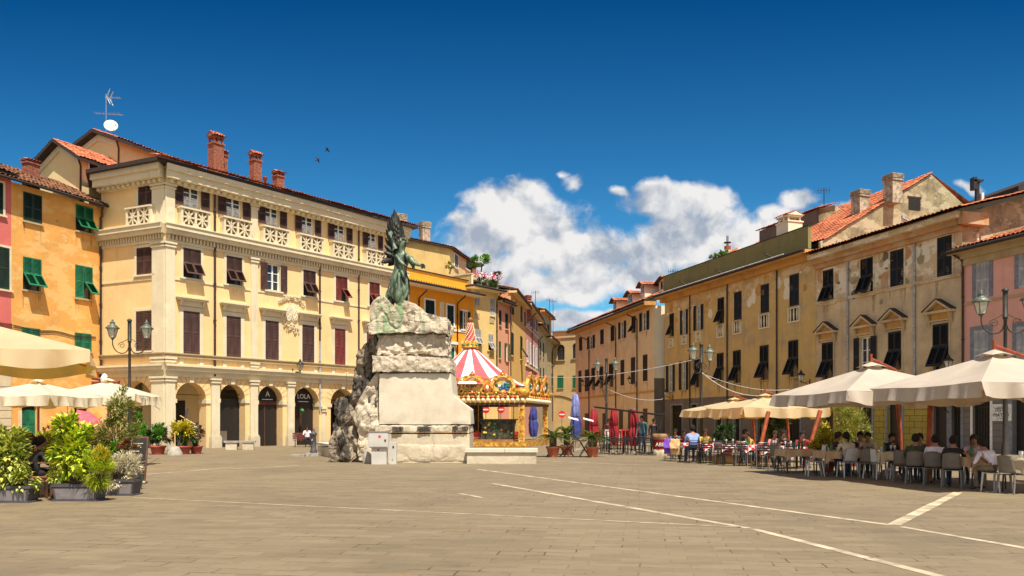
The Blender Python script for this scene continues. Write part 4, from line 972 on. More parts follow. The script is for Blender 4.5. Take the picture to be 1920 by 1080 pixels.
# pink, corn, rose, stone houses of the narrowing street
def hs(a, b, name, label): return Facade(at(*a).xy, at(*b).xy, name=name, label=label)
F5 = hs((934, 70.6), (957.5, 73.5), 'pink_street_house', 'narrow low pink house with dark green shutters behind the carousel')
simplehouse(F5, F5.z_(950, 573), 'rose_wall', [((935.5, 939.5, 582, 610), 'closed', 'dark_green_shutter'), ((947.3, 951.8, 588, 617), 'closed', 'dark_green_shutter'), ((935, 938.5, 640, 672), 'closed', 'green_shutter'), ((948, 952.5, 644, 677), 'open', 'green_shutter')], smat='stone_grey_wall', ov=0.5, rise=2.2)
F6 = hs((957.5, 73.2), (985, 84), 'corn_yellow_house', 'tall corn yellow house whose orange side wall shows over the pink one')
z6 = F6.z_(970, 563)
simplehouse(F6, z6, 'corn_wall', [((959.5, 963.3, 564, 592), 'closed', 'black_shutter'), ((976, 979, 575, 605), 'closed', 'dark_green_shutter'), ((958.8, 962.5, 624, 667), 'closed', 'dark_green_shutter'), ((975.3, 978.3, 631, 674), 'awning', 'dark_green_shutter'), ((983, 985, 585, 612), 'closed', 'dark_green_shutter')],
            smat='cream_wall', ov=0.6, pipes=((957.7, 578, 735),))
m_ = F6.mb(); m_.box(-0.02, 0.02, 0, 6, z6-3.2, z6+0.3, 'rust_plaster'); m_.build('side_wall', F6.root)
F7 = hs((985, 84), (1009, 98), 'long_pink_house', 'pink house with white lower shutters farther down the narrow street')
z7 = F7.z_(997, 588)
w7 = [((x, x+2.2, 583+k*5.5, 608+k*5), 'closed', 'blue_grey_paint') for k, x in enumerate((988, 994, 1000, 1005))]+[((x, x+2.4, 640+k*5, 678+k*4), 'closed', 'grey_shutter', 0.1) for k, x in enumerate((988, 994, 1000, 1005))]
simplehouse(F7, z7, 'blush_wall', w7, smat='cream_wall', ov=0.7, tmat='white_paint', pipes=((998, 596, 700),))
m_ = F7.mb(); m_.box(0, F7.L, -0.12, 0, F7.z_(985, 612), F7.z_(985, 608), 'cream_trim'); m_.box(0, F7.L, -0.12, 0, F7.z_(985, 686), F7.z_(985, 682), 'cream_trim'); m_.build('string_course', F7.root)
F8 = hs((1009, 98), (1023, 108), 'grey_stone_house', 'dingy grey stone house in the bend of the street')
simplehouse(F8, F8.z_(1016, 622), 'stone_grey_wall', [((x, x+1.8, 640+k*3, 668+k*3), 'closed', 'dark_green_shutter') for k, x in enumerate((1012, 1018))]+[((x, x+1.8, 690, 712), 'closed', 'dark_green_shutter') for x in (1012, 1018)], smat='stone_grey_wall', ov=0.6, pipes=((1010, 640, 760),))
F9 = hs((1015, 104), (1034, 113), 'tower_house', 'tall narrow stone house with a tiled roof peeping over its neighbours')
simplehouse(F9, F9.z_(1024, 592), 'olive_stone_wall', [((1020, 1023, 605, 620), 'closed', 'black_shutter'), ((1026, 1029, 608, 624), 'closed', 'black_shutter')], smat='ochre_soffit', ov=0.5, rise=1.0)
F10 = hs((1023, 108), (1039, 117), 'olive_stone_house', 'dark olive stone house with a deep eave at the end of the left row')
simplehouse(F10, F10.z_(1030, 640), 'olive_stone_wall', [((x, x+2, 660, 684), 'closed', 'green_shutter') for x in (1026, 1033)]+[((x, x+2, 700, 724), 'closed', 'dark_green_shutter') for x in (1026, 1033)], smat='stone_grey_wall', ov=0.9, pipes=((1036, 655, 790),))
FE = hs((1036, 117), (1100, 114), 'end_house', 'cream house with arched windows closing the far end of the street')
hE = [(*pxwin(FE, 1044.5, 1058.5, 646, 675), True), (*pxwin(FE, 1073, 1087, 643, 672), True)]
zE = FE.z_(1060, 621)
body(FE, FE.L, 8, zE, 'end_wall', hE)
for h in hE:
    m_ = FE.mb(); a, b, c_, d_ = h[:4]; m_.box(a-0.1, b+0.1, 0.15, 0.2, c_, d_, 'window_glass'); m_.box((a+b)/2-0.04, (a+b)/2+0.04, 0.1, 0.14, c_, d_, 'dark_wood'); m_.box(a, b, 0.1, 0.14, d_-0.75, d_-0.68, 'dark_wood'); m_.box(a-0.15, b+0.15, -0.15, 0.0, c_-0.15, c_, 'stone_grey_wall'); m_.build('window', FE.root)
for bx in ((1045.5, 1056.5, 704, 728), (1074, 1084, 704, 728)): window(FE, *pxwin(FE, *bx), 'closed', 'green_shutter', tmat='stone_grey_wall')
m_ = FE.mb(); m_.box(-0.1, FE.L, -0.12, 0, zE-1.0, zE-0.88, 'stone_grey_wall'); m_.box(-0.1, FE.L, -0.2, 0, zE, zE+0.12, 'stone_grey_wall'); m_.build('cornice', FE.root)
m_ = FE.mb(); pts = [(FE.s_(1036)+k*0.5, -0.05, FE.z_(1045, 742)-0.25*k*0.35+0.5*sin(k*0.5)*0.4) for k in range(9)]; m_.tube(pts, 0.05, 'cable', 5); m_.build('cable', FE.root)
t_ = thing('shed_roof', 'small tiled lean-to roof on top of the end house', 'roof', at(1052, 120, zat(640, 120))); mb = MB(); mb.box(-1, 1.4, 0, 2, 0, 1.0, 'old_yellow_wall'); tiles(mb, (-1.3, -0.2, 0.9), (1, 0, 0), (0, 1.4, 0.8), 3, 1.6); mb.build('roof', t_)
for q, (px, py, D, h) in enumerate(((1016, 606, 104, 3.0), (1030, 560, 108, 4.2), (1037, 563, 111, 5.2), (956+0, 542, 74, 0.9), (1004, 545, 96, 2.4), (1140-95, 622, 118, 1.0), (1063, 618, 118, 1.2), (1545, 352, 62, 1.6), (1262, 505, 78, 1.4))):
    lab = ['antenna on the grey stone house in the street bend', 'antenna just left of the taller one above the narrow stone house', 'tallest thin antenna above the narrow stone house', 'little antenna over the pink and corn yellow houses', 'antenna above the long pink street house',
           'left of two slanting aerials on the end house roof', 'right of two slanting aerials on the end house roof', 'antenna on the roof box of the mustard building', 'small antenna behind the roof dormers of the peach building'][q]
    t_ = thing('tv_antenna', lab, 'antenna', at(px, D, zat(py, D)-h)); mb = MB()
    if q in (5, 6): mb.tube([(-1, 0, 0), (1.6, 0, 0.9)], 0.045, 'iron', 5)
    else:
        mb.tube([(0, 0, -0.6), (0, 0, h)], 0.035, 'iron', 5); mb.tube([(-0.5, 0, h-0.2), (0.5, 0.1, h-0.15)], 0.025, 'iron', 4)
        for k in range(5): mb.tube([(-0.45+k*0.22, 0, h-0.45), (-0.45+k*0.22, 0.02, h+0.02)], 0.016, 'iron', 4)
    mb.build('mast', t_)
chimney('red_chimney', 'squat red chimney with a dark cowl above the street houses', 990, 86, 556, 0.5, 0.5, 1.1, 'brick', 'slab', rz=0.6)

# ================================================================== right side of the square
RD = Vector((-0.304, 0.953)).normalized()
K = Vector(at(1828, 40.7).xy)-Vector(at(1828, 40.7).xy)+Vector((23.62, 40.7))
def rp(px, off=0.0):                      # point on the long right-hand wall line
    u = (px-960)/FPX; b = Vector((23.62-off*0.953, 40.7-off*0.304)); t = (u*b.y-b.x)/(RD.x-u*RD.y); return b+RD*t
def rfac(pxL, pxR, name, label, off=0.0): return Facade(rp(pxL, off), rp(pxR, off), name=name, label=label)
# peach building (farthest)
FR1 = Facade(at(1079, 96).xy, at(1226.5, 72.3).xy, name='peach_building', label='long peach plastered building with dark shutters and red tiled dormers')
z1 = FR1.z_(1150, 596)-0.25
B = 'black_shutter'
w1 = [((1086.4, 1091.7, 633, 658), 'closed', B), ((1105, 1112, 630, 654), 'open', B), ((1126, 1132, 618, 646), 'closed', B), ((1145.5, 1152, 611, 640), 'closed', B), ((1163.5, 1170.5, 603, 635), 'open', B), ((1185, 1192, 593, 625), 'awning', B), ((1204, 1213, 585, 620), 'open', B),
      ((1085, 1090.3, 695, 736), 'closed', B), ((1097, 1105, 693, 734), 'closed', B), ((1110, 1115.6, 690, 731.5), 'awning', B), ((1125, 1131, 687.5, 729), 'awning', B), ((1143, 1150, 682, 726), 'awning', B), ((1164, 1170.5, 675, 723), 'closed', B), ((1183.5, 1191, 670, 720), 'closed', B), ((1206, 1214, 665, 715), 'closed', B)]
simplehouse(FR1, z1, 'peach_wall', w1, smat='ochre_soffit', ov=1.0, eth=0.35, rise=2.2, pipes=((1104, 640, 830), (1154, 615, 830), (1194, 600, 830)), dep=7)
m_ = FR1.mb()
for bx in ((1097, 1103, 775, 815), (1130, 1136, 775, 815), (1161, 1168, 769, 815), (1178, 1186, 768, 815), (1206, 1214, 766, 820)): a, b, c_, d_ = pxwin(FR1, *bx); m_.box(a, b, -0.03, 0.0, 0, d_, 'shop_dark')
m_.build('doorway', FR1.root)
m_ = FR1.mb(); m_.box(0, FR1.L, -0.08, 0, FR1.z_(1150, 742), FR1.z_(1150, 739.5), 'ochre_soffit'); m_.build('string_course', FR1.root)
FR1e = Facade(at(1226.5, 72.3).xy, at(1246.5, 72.5).xy, root=FR1)
m_ = FR1e.mb(); zz = FR1e.z_(1236, 709); wall(m_, 0, FR1e.L, zz, z1, [], 'white_end_wall', y=-0.004); wall(m_, 0, FR1e.L, 0, zz, [], 'taupe_wall', y=-0.004); m_.build('end_wall', FR1.root)
for q, (px, D, py, wd) in enumerate(((1153, 86, 559, 1.1), (1182, 81, 546, 1.6), (1205, 78, 529, 1.1), (1244, 76, 519, 2.2))):
    lab = ['smallest and farthest red tiled dormer on the peach building', 'second red tiled dormer from the street end on the peach building', 'narrow dormer between two wider ones on the peach building', 'largest red tiled dormer, nearest the mustard building'][q]
    t_ = thing('roof_dormer', lab, 'dormer', at(px, D, zat(py, D)), FR1.ang, 'red tiled dormers on the peach building'); mb = MB(); h = 1.3
    mb.box(-wd/2, wd/2, 0, 2.5, -1.6, -h*0.25, 'white_end_wall'); mb.prism([(-wd/2, -h*0.25), (wd/2, -h*0.25), (0, -0.08)], 0, 2.5, 'white_end_wall'); mb.build('wall', t_)
    mb = MB(); mb.box(-wd*0.28, wd*0.28, -0.03, 0, -1.1, -0.4, 'window_glass'); mb.box(-0.03, 0.03, -0.05, -0.03, -1.1, -0.4, 'white_paint'); mb.build('window', t_)
    mb = MB()
    for sg in (-1, 1):
        U = Vector((-sg*(wd/2+0.35), 0, 0.45)); tiles(mb, (sg*(wd/2+0.35), -0.4, -0.4), (0, 1, 0), U, 3.0, U.length, pitch=0.3)
        mb.prism([(sg*(wd/2+0.35), -0.5), (0, -0.06), (0, 0.0), (sg*(wd/2+0.35), -0.42)], -0.4, 2.6, 'dark_wood')
    mb.build('roof', t_)
# mustard building
FR2 = rfac(1246.5, 1530, 'mustard_building', 'stained mustard building with an olive parapet along its roof edge')
z2 = FR2.z_(1400, 515)+0.0
u2 = [((1256.5, 1263.5, 588, 631), 'awning'), ((1279.5, 1286.5, 581, 627), 'open'), ((1305.5, 1314.5, 572, 619), 'open'), ((1346.7, 1357.6, 558.5, 607), 'awning'), ((1377, 1390.5, 547, 600), 'closed'), ((1427, 1442, 533, 587), 'closed'), ((1481, 1498, 514, 574), 'closed'),
      ((1253.5, 1261.5, 683, 734), 'open'), ((1278, 1286.5, 677, 731), 'open'), ((1303, 1312.5, 672, 726.5), 'awning'), ((1345.5, 1356.7, 662, 716), 'awning'), ((1376, 1389, 657, 718), 'awning'), ((1426, 1441, 647.5, 712.5), 'awning'), ((1479.7, 1496.7, 638, 706.7), 'awning')]
drs = [(1259, 1279), (1297, 1307), (1342, 1353), (1377, 1387), (1421, 1429), (1476, 1500)]
zd = 3.0
hol = [pxwin(FR2, *b) for b, k in u2 if k != 'closed']+[(FR2.s_(a), FR2.s_(b), 0, zd) for a, b in drs]
zg = FR2.z_(1400, 741)
def gf(mb):
    pass
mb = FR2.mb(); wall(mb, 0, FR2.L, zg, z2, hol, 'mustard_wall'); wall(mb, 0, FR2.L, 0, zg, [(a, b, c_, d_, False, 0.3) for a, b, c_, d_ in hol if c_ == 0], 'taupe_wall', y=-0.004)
mb.add([(FR2.L, 0, 0), (FR2.L, 10, 0), (FR2.L, 10, z2), (FR2.L, 0, z2)], [(0, 1, 2, 3)], 'mustard_wall'); mb.add([(0, 0, 0), (0, 0, z2), (0, 10, z2), (0, 10, 0)], [(0, 1, 2, 3)], 'mustard_wall'); mb.build('wall', FR2.root)
for b_, k in u2:
    window(FR2, *pxwin(FR2, *b_), k, 'black_shutter', tmat='stone_grey_wall', ang=24)
for a, b in drs: shopdoor(FR2, FR2.s_(a), FR2.s_(b), zd, trim=0.14, frame='blue_grey_paint')
for bx in ((1278.5, 1289, 628, 646), (1305, 1315.5, 621, 641), (1344.6, 1358.5, 607, 633.5), (1375, 1391, 600, 626.7), (1424, 1444, 588, 616), (1478.5, 1501, 575, 604.5), (1255, 1264, 634, 652)):
    a, b, c_, d_ = pxwin(FR2, *bx); m_ = FR2.mb(); m_.box(a, b, -0.10, 0, d_-0.12, d_, 'cream_trim'); m_.box(a, b, -0.10, 0, c_, c_+0.1, 'cream_trim'); m_.box(a, a+0.12, -0.09, 0, c_+0.1, d_-0.12, 'cream_trim'); m_.box(b-0.12, b, -0.09, 0, c_+0.1, d_-0.12, 'cream_trim')
    m_.box(a+0.12, b-0.12, -0.01, 0, c_+0.1, d_-0.12, 'shop_dark')
    for k in range(3): x = a+0.12+(b-a-0.24)*(k+0.5)/3; m_.tube([(x, -0.05, c_+0.1), (x, -0.05, (c_+d_)/2), (x, -0.05, d_-0.12)], [0.035, 0.075, 0.035], 'cream_trim', 6)
    m_.build('balustrade', FR2.root)
m_ = FR2.mb(); m_.box(-0.2, FR2.L+0.1, -0.95, 0.0, z2, z2+0.25, 'ochre_soffit'); m_.box(-0.2, FR2.L, -0.4, 0, z2-0.35, z2, 'ochre_soffit'); m_.tube([(-0.2, -1.02, z2+0.2), (FR2.L+0.1, -1.02, z2+0.2)], 0.10, 'dark_eave', 8)
m_.box(-0.2, FR2.L+0.1, -1.0, -0.2, z2+0.25, z2+0.29, 'dark_room')
m_.tube([(-0.2, -1.0, z2+0.33), (FR2.L*0.9, -1.0, z2+0.33)], 0.035, 'dish_white', 5); m_.build('eave', FR2.root)
m_ = FR2.mb(); zp = FR2.z_(1500, 430); m_.box(0, FR2.L-0.6, -0.15, 0.1, z2+0.26, zp, 'olive_parapet'); m_.box(-0.05, FR2.L-0.55, -0.19, 0.14, zp, zp+0.05, 'dark_eave')
rr = random.Random(11)
for k in range(46): s = 0.5+k*(FR2.L-1.5)/46+rr.uniform(-0.1, 0.1); h = rr.uniform(0.06, 0.26); m_.prism([(s, z2+0.265), (s+0.12, z2+0.265), (s+0.06, z2+0.265+h)], -0.157, -0.15, 'dark_room')
m_.build('parapet', FR2.root)
pipe(FR2, 1293, 540, 800, bend=0.9); pipe(FR2, 1363, 520, 800, bend=0.9); pipe(FR2, 1456, 490, 790, bend=0.9)
# its red roof, gable wall over the tan building
dr9 = 9.3; zrd = zat(325, 55.1); zed = zat(450, 52.4)
m_ = FR2.mb(); L = FR2.L+0.2
m_.add([(4, 0.4, zed-0.15), (L, 0.4, zed-0.15), (L, dr9, zrd-0.15), (4, dr9, zrd-0.15)], [(0, 1, 2, 3)], 'dark_eave')
U = Vector((0, dr9-0.4, zrd-zed)); tiles(m_, (4, 0.4, zed), (1, 0, 0), U, L-4+0.15, U.length, row=0.42, pitch=0.27)
m_.add([(4, dr9, zrd), (L, dr9, zrd), (L, dr9+6, zrd-3), (4, dr9+6, zrd-3)], [(0, 1, 2, 3)], 'roof_tile')
m_.build('roof', FR2.root)
m_ = FR2.mb(); zz = zat(378, 55.9)
m_.prism([(0.2, 9), (14, 9), (14, zz-1.4), (dr9, zrd-0.1), (0.2, zed-0.15)], L-0.2, L, 'rough_wall', axis='x')
rr = random.Random(4)
m_.build('gable_wall', FR2.root)
m_ = FR2.mb(); q = 7.9; m_.box(L, L+0.03, q-0.55, q+0.45, zat(394, 54.6), zat(372, 54.6), 'dark_room'); m_.box(L, L+0.06, q-0.65, q+0.55, zat(371, 54.6), zat(369, 54.6), 'dark_wood'); m_.build('window', FR2.root)
# tan building
FR3 = rfac(1530.5, 1804, 'tan_building', 'crumbling tan building with pedimented windows and two grey downpipes')
z3_ = FR3.z_(1700, 431)
u3 = [((1544.4, 1564, 505.6, 568.5), 'awning'), ((1615, 1638, 484, 552.6), 'awning'), ((1670, 1695.6, 468.5, 539.6), 'closed'), ((1758, 1786, 443, 520), 'closed'),
      ((1542.6, 1563, 642, 712), 'awning'), ((1613, 1634, 632, 703), 'open'), ((1667, 1691, 621.5, 694), 'awning'), ((1750.7, 1779.6, 607, 692.6), 'awning')]
dr3 = [(1542, 1562), (1616, 1635), (1665, 1691), (1751, 1776), (1785, 1802)]
hol = [pxwin(FR3, *b) for b, k in u3 if k != 'closed']+[(FR3.s_(a), FR3.s_(b), 0, 3.05, i == 0, 0.3) for i, (a, b) in enumerate(dr3)]
zg3 = FR3.z_(1650, 748)+0.4
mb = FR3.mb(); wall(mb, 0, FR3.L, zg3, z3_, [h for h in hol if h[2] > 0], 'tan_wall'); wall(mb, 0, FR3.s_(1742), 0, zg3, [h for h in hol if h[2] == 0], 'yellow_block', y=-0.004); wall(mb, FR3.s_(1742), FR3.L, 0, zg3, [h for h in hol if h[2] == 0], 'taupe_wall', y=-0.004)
mb.add([(0, 0, 0), (0, 0, z3_), (0, 9, z3_), (0, 9, 0)], [(0, 1, 2, 3)], 'tan_wall'); mb.build('wall', FR3.root)
m_ = FR3.mb(); sE = FR3.s_(1742)
for k in range(9):
    zz = 0.55+k*0.34; 
    if zz < zg3: 
        segs = [0.0]+[q for a, b in dr3[:3] for q in (FR3.s_(a)-0.16, FR3.s_(b)+0.16)]+[sE]
        for i in range(0, len(segs), 2):
            if segs[i+1] > segs[i]: m_.box(segs[i], segs[i+1], -0.012, -0.004, zz, zz+0.02, 'shop_dark')
            x = segs[i]+(0.4 if k % 2 else 0.75)
            while x < segs[i+1]-0.1: m_.box(x, x+0.02, -0.0115, -0.004, zz+0.02, zz+0.34, 'shop_dark'); x += 0.9
m_.build('block_joints', FR3.root)
for b_, k in u3:
    a, b, c_, d_ = pxwin(FR3, *b_); window(FR3, a, b, c_, d_, k, 'black_shutter', trim=0.12, tmat='tan_wall', ang=24, frame='white_paint')
for i, bx in enumerate(((1542.6, 1563, 615, 642), (1613, 1634, 600, 632), (1667, 1691, 590, 621.5), (1750.7, 1779.6, 574, 607))):
    a, b = FR3.s_(bx[0]), FR3.s_(bx[1]); zt = pxwin(FR3, *bx)[2]+0.14; m_ = FR3.mb(); cx = (a+b)/2; hw = (b-a)/2+0.42
    m_.box(a-0.12, b+0.12, -0.08, 0, zt, zt+0.42, 'ochre_soffit'); m_.box(a-0.2, b+0.2, -0.14, 0, zt, zt+0.08, 'tan_wall'); m_.box(cx-hw, cx+hw, -0.36, 0, zt+0.42, zt+0.54, 'tan_wall')
    m_.prism([(cx-hw+0.1, zt+0.54), (cx+hw-0.1, zt+0.54), (cx, zt+1.02)], -0.10, 0, 'ochre_soffit')
    for sg in (-1, 1):
        m_.prism([(cx+sg*hw, zt+0.54), (cx+sg*(hw-0.18), zt+0.54), (cx, zt+1.02), (cx, zt+1.16)], -0.38, 0, 'tan_wall')
        m_.prism([(cx+sg*(hw+0.03), zt+0.55), (cx, zt+1.16), (cx, zt+1.20), (cx+sg*(hw+0.03), zt+0.60)], -0.42, 0, 'dark_eave')
        m_.prism([(-0.08, zt-0.15), (-0.30, zt+0.42), (-0.08, zt+0.42)], cx+sg*(hw-0.2)-0.07, cx+sg*(hw-0.2)+0.07, 'stone_grey_wall', axis='x')
    m_.build('pediment', FR3.root)
for i, (a, b) in enumerate(dr3):
    if i: shopdoor(FR3, FR3.s_(a), FR3.s_(b), 3.05 if i < 4 else 3.0, trim=0.16, frame='blue_grey_paint', grille=i in (1, 4))
    else: m_ = FR3.mb(); m_.box(FR3.s_(a), FR3.s_(b), 0.28, 0.30, 0, 3.05, 'shop_dark'); m_.build('doorway', FR3.root)
m_ = FR3.mb(); m_.box(FR3.s_(1741), FR3.s_(1749), -0.05, -0.006, 0, zg3, 'orange_wood'); m_.build('orange_pilaster', FR3.root)
zs3 = FR3.z_(1650, 549)
m_ = FR3.mb(); m_.box(0.1, FR3.L, -0.09, 0, zs3, zs3+0.12, 'tan_wall'); m_.box(0.1, FR3.L, -0.13, 0, zs3+0.12, zs3+0.17, 'tan_wall'); m_.build('string_course', FR3.root)
m_ = FR3.mb(); m_.box(0.05, FR3.L+0.05, -0.25, 0, z3_-0.9, z3_-0.62, 'rust_plaster'); m_.box(0.05, FR3.L+0.15, -0.45, 0, z3_-0.62, z3_-0.3, 'rust_plaster'); m_.box(0.05, FR3.L+0.3, -0.75, 0, z3_-0.3, z3_, 'tan_wall')
m_.box(FR3.L+0.051, FR3.L+0.45, -0.45, 1.3, z3_-0.62, z3_, 'rust_plaster'); m_.build('cornice', FR3.root)
m_ = FR3.mb()
U = Vector((0, 5.4, 1.45)); m_.add([(-0.1, -0.95, z3_), (FR3.L+0.9, -0.95, z3_), (FR3.L+0.9, 8.5, z3_+2.45), (-0.1, 8.5, z3_+2.45)], [(0, 1, 2, 3)], 'dark_wood'); m_.add([(-0.1, -0.95, z3_+0.08), (FR3.L+0.9, -0.95, z3_+0.08), (FR3.L+0.9, 8.5, z3_+2.53), (-0.1, 8.5, z3_+2.53)], [(0, 1, 2, 3)], 'dark_wood')
tiles(m_, (-0.1, -1.0, z3_+0.085), (1, 0, 0), Vector((0, 9.45, 2.45)), FR3.L+1.0, 9.7, row=0.42, pitch=0.27); m_.build('roof', FR3.root)
m_ = FR3.mb(); Ls = FR3.L; m_.add([(Ls, 0, 0), (Ls, 8.5, 0), (Ls, 8.5, z3_+2.4), (Ls, 0, z3_)], [(0, 1, 2, 3)], 'rough_wall'); m_.box(Ls, Ls+0.12, 0.9, 1.0, z3_-2.6, z3_-1.0, 'white_end_wall'); m_.build('side_wall', FR3.root)
pipe(FR3, 1589, 470, 745, 'pipe_grey', 0.06, bend=0.7); pipe(FR3, 1714, 425, 745, 'pipe_grey', 0.065, bend=0.7)
# salmon house
FR4 = rfac(1804.5, 2040, 'salmon_house', 'salmon pink house with grey blue shutters at the right edge')
z4_ = FR4.z_(1850, 468)
w4 = [((1831, 1855, 492, 558), 'closed', 'grey_shutter', 0.22), ((1911, 1939, 466, 538), 'closed', 'grey_shutter', 0.22), ((1827, 1854, 619, 692), 'closed', 'grey_shutter', 0.22), ((1907, 1936, 612, 690), 'closed', 'grey_shutter', 0.22), ((1985, 2015, 440, 515), 'closed', 'grey_shutter', 0.22)]
dd = [(FR4.s_(1824), FR4.s_(1857), 0, 3.0, False, 0.3), (FR4.s_(1899), FR4.s_(1932), 0, 3.3, True, 0.3)]
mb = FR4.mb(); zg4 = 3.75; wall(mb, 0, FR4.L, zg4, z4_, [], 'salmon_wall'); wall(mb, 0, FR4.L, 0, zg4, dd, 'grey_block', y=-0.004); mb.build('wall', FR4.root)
for w_ in w4: window(FR4, *pxwin(FR4, *w_[0]), w_[1], w_[2], trim=w_[3], tmat='blue_grey_paint', sill=False)
shopdoor(FR4, dd[0][0], dd[0][1], 3.0, trim=0.12, frame='white_paint')
m_ = FR4.mb(); a, b = dd[1][:2]; r = (b-a)/2; cx = (a+b)/2; sp = 3.3-r; n = 16
for k in range(n):
    a0, a1 = pi*k/n, pi*(k+1)/n; P_ = [(cx-r*cos(a0), sp+r*sin(a0)), (cx-r*cos(a1), sp+r*sin(a1)), (cx-(r+0.2)*cos(a1), sp+(r+0.2)*sin(a1)), (cx-(r+0.2)*cos(a0), sp+(r+0.2)*sin(a0))]
    m_.prism(P_, -0.05, 0.0, 'blue_grey_paint')
m_.box(a-0.2, a, -0.05, 0, 0, sp, 'blue_grey_paint'); m_.box(b, b+0.2, -0.05, 0, 0, sp, 'blue_grey_paint'); m_.box(a, b, 0.25, 0.29, 0, 3.3, 'shop_dark'); m_.build('arched_door', FR4.root)
m_ = FR4.mb()
for k in range(11): m_.box(0, dd[0][0]-0.15, -0.01, -0.004, 0.2+k*0.32, 0.215+k*0.32, 'shop_dark'); m_.box(dd[0][1]+0.15, dd[1][0]-0.25, -0.01, -0.004, 0.2+k*0.32, 0.215+k*0.32, 'shop_dark')
m_.build('block_joints', FR4.root)
m_ = FR4.mb(); zz = FR4.z_(1803, 574); m_.box(0.1, FR4.L, -0.06, 0, zz, zz+0.12, 'stone_grey_wall'); m_.box(0, FR4.L, -0.3, 0, z4_-0.25, z4_, 'stone_grey_wall'); m_.box(0, FR4.L, -0.12, 0, z4_-0.6, z4_-0.25, 'stone_grey_wall'); m_.build('string_course', FR4.root)
m_ = FR4.mb(); m_.box(-0.3, FR4.L, -0.75, 0, z4_, z4_+0.1, 'stone_grey_wall'); m_.tube([(-0.3, -0.82, z4_+0.1), (FR4.L, -0.82, z4_+0.1)], 0.09, 'dark_eave', 8); m_.build('eave', FR4.root)
pitched(FR4, FR4.L, 6, z4_+0.22, 2.0, 0.75, 'roof_tile', oL=0.0)
pipe(FR4, 1805, 492, 760, bend=0.75)
# building beyond the right edge roof
t_ = thing('back_roof', 'dark gable edge rising behind the tan building at the right border', 'roof', at(1905, 52, zat(345, 52)), 0.2); mb = MB()
mb.prism([(0.2, -0.6), (6, -0.6), (6, 2.2), (1.0, 0.35), (0.2, -0.1)], 0, 5, 'dark_eave'); mb.build('roof', t_)
# small shop awning, shop signs
t_ = thing('shop_awning', 'small cream shop awning with a scalloped hem beside the orange pilaster', 'awning', (*(rp(1778, 0.02)), 0), FR3.ang)
mb = MB(); Wd = FR3.s_(1822)-FR3.s_(1778)+0.3; zt = 3.35
Wd = 2.2
mb.add([(0, 0, zt), (Wd, 0, zt), (Wd, -1.2, zt-0.45), (0, -1.2, zt-0.45)], [(0, 1, 2, 3)], 'canvas_pale')
n = 14
for k in range(n):
    x0, x1 = Wd*k/n, Wd*(k+1)/n; mb.add([(x0, -1.2, zt-0.45), (x1, -1.2, zt-0.45), (x1, -1.2, zt-0.62), ((x0+x1)/2, -1.2, zt-0.70), (x0, -1.2, zt-0.62)], [(0, 1, 2, 3, 4)], 'canvas_pale')
mb.build('canvas', t_); mb = MB(); mb.tube([(0.1, -0.05, zt-1.3), (0.1, -1.15, zt-0.5)], 0.02, 'iron', 5); mb.tube([(Wd-0.1, -0.05, zt-1.3), (Wd-0.1, -1.15, zt-0.5)], 0.02, 'iron', 5); mb.build('arm', t_)
sg = thing('shop_sign', 'square white shop sign with black lettering on the grey block wall', 'sign', (*(rp(1878, 0.06)), 0), FR4.ang)
mb = MB(); mb.box(-0.55, 0.55, -0.02, 0.02, 1.62, 2.45, 'dish_white'); bd = mb.build('panel', sg)
text('lettering', 'TESTO\nMATTO', 0.25, Matrix.Translation((0, -0.03, 2.03)) @ RX90, 'sign_black', bd, 0.004)
mb = MB(); mb.box(-0.2, 0.2, -0.03, -0.021, 2.28, 2.30, 'sign_black'); mb.box(-0.2, 0.2, -0.03, -0.021, 1.74, 1.76, 'sign_black'); mb.build('rule', bd)
# roof things of the mustard building
FQ = FR2
def onroof(px, D): return at(px, D)
t_ = thing('roof_box', 'long grey roof box with a tiled top behind the square chimney', 'attic', at(1535, 60.5, 0), FR2.ang); zt = zat(385, 60.5)
mb = MB(); mb.box(-7.5, 0, 0, 3, zt-3.4, zt-0.25, 'taupe_wall'); mb.prism([(0, zt-3.4), (3, zt-3.4), (3, zt-0.6), (1.5, zt+0.15), (0, zt-0.25)], -0.15, 0, 'rough_wall', axis='x'); mb.build('wall', t_)
mb = MB(); U = Vector((0, 1.8, 0.5)); tiles(mb, (-7.7, -0.25, zt-0.25), (1, 0, 0), U, 8, U.length); mb.build('roof', t_)
chimney('square_chimney', 'plain square plastered chimney with a tiled cap behind the olive parapet', 1480, 57.5, 401, 1.35, 1.2, 2.3, 'white_end_wall', 'tile', rz=FR2.ang)
chimney('stacked_chimney', 'upper ribbed chimney on the red roof, nearer the gable top', 1674, 53.6, 331, 0.85, 0.8, 1.25, 'stone_chimney', 'slab', rz=FR2.ang)
chimney('stacked_chimney', 'lower ribbed chimney on the red roof above the tan building', 1613, 55.0, 361, 0.85, 0.8, 1.3, 'stone_chimney', 'slab', rz=FR2.ang)
t_ = thing('flue_cowl', 'dark metal flue cowl above the tan building eave', 'chimney', at(1832, 46, zat(366, 46))); mb = MB(); mb.tube([(0, 0, -0.8), (0, 0, 0.9)], 0.13, 'iron', 8); mb.box(-0.28, 0.28, -0.2, 0.2, 0.75, 0.85, 'iron'); mb.box(-0.3, -0.1, -0.2, 0.2, 0.3, 1.0, 'iron'); mb.box(0.18, 0.32, -0.15, 0.15, -0.8, 0.1, 'dish_white'); mb.build('cowl', t_)
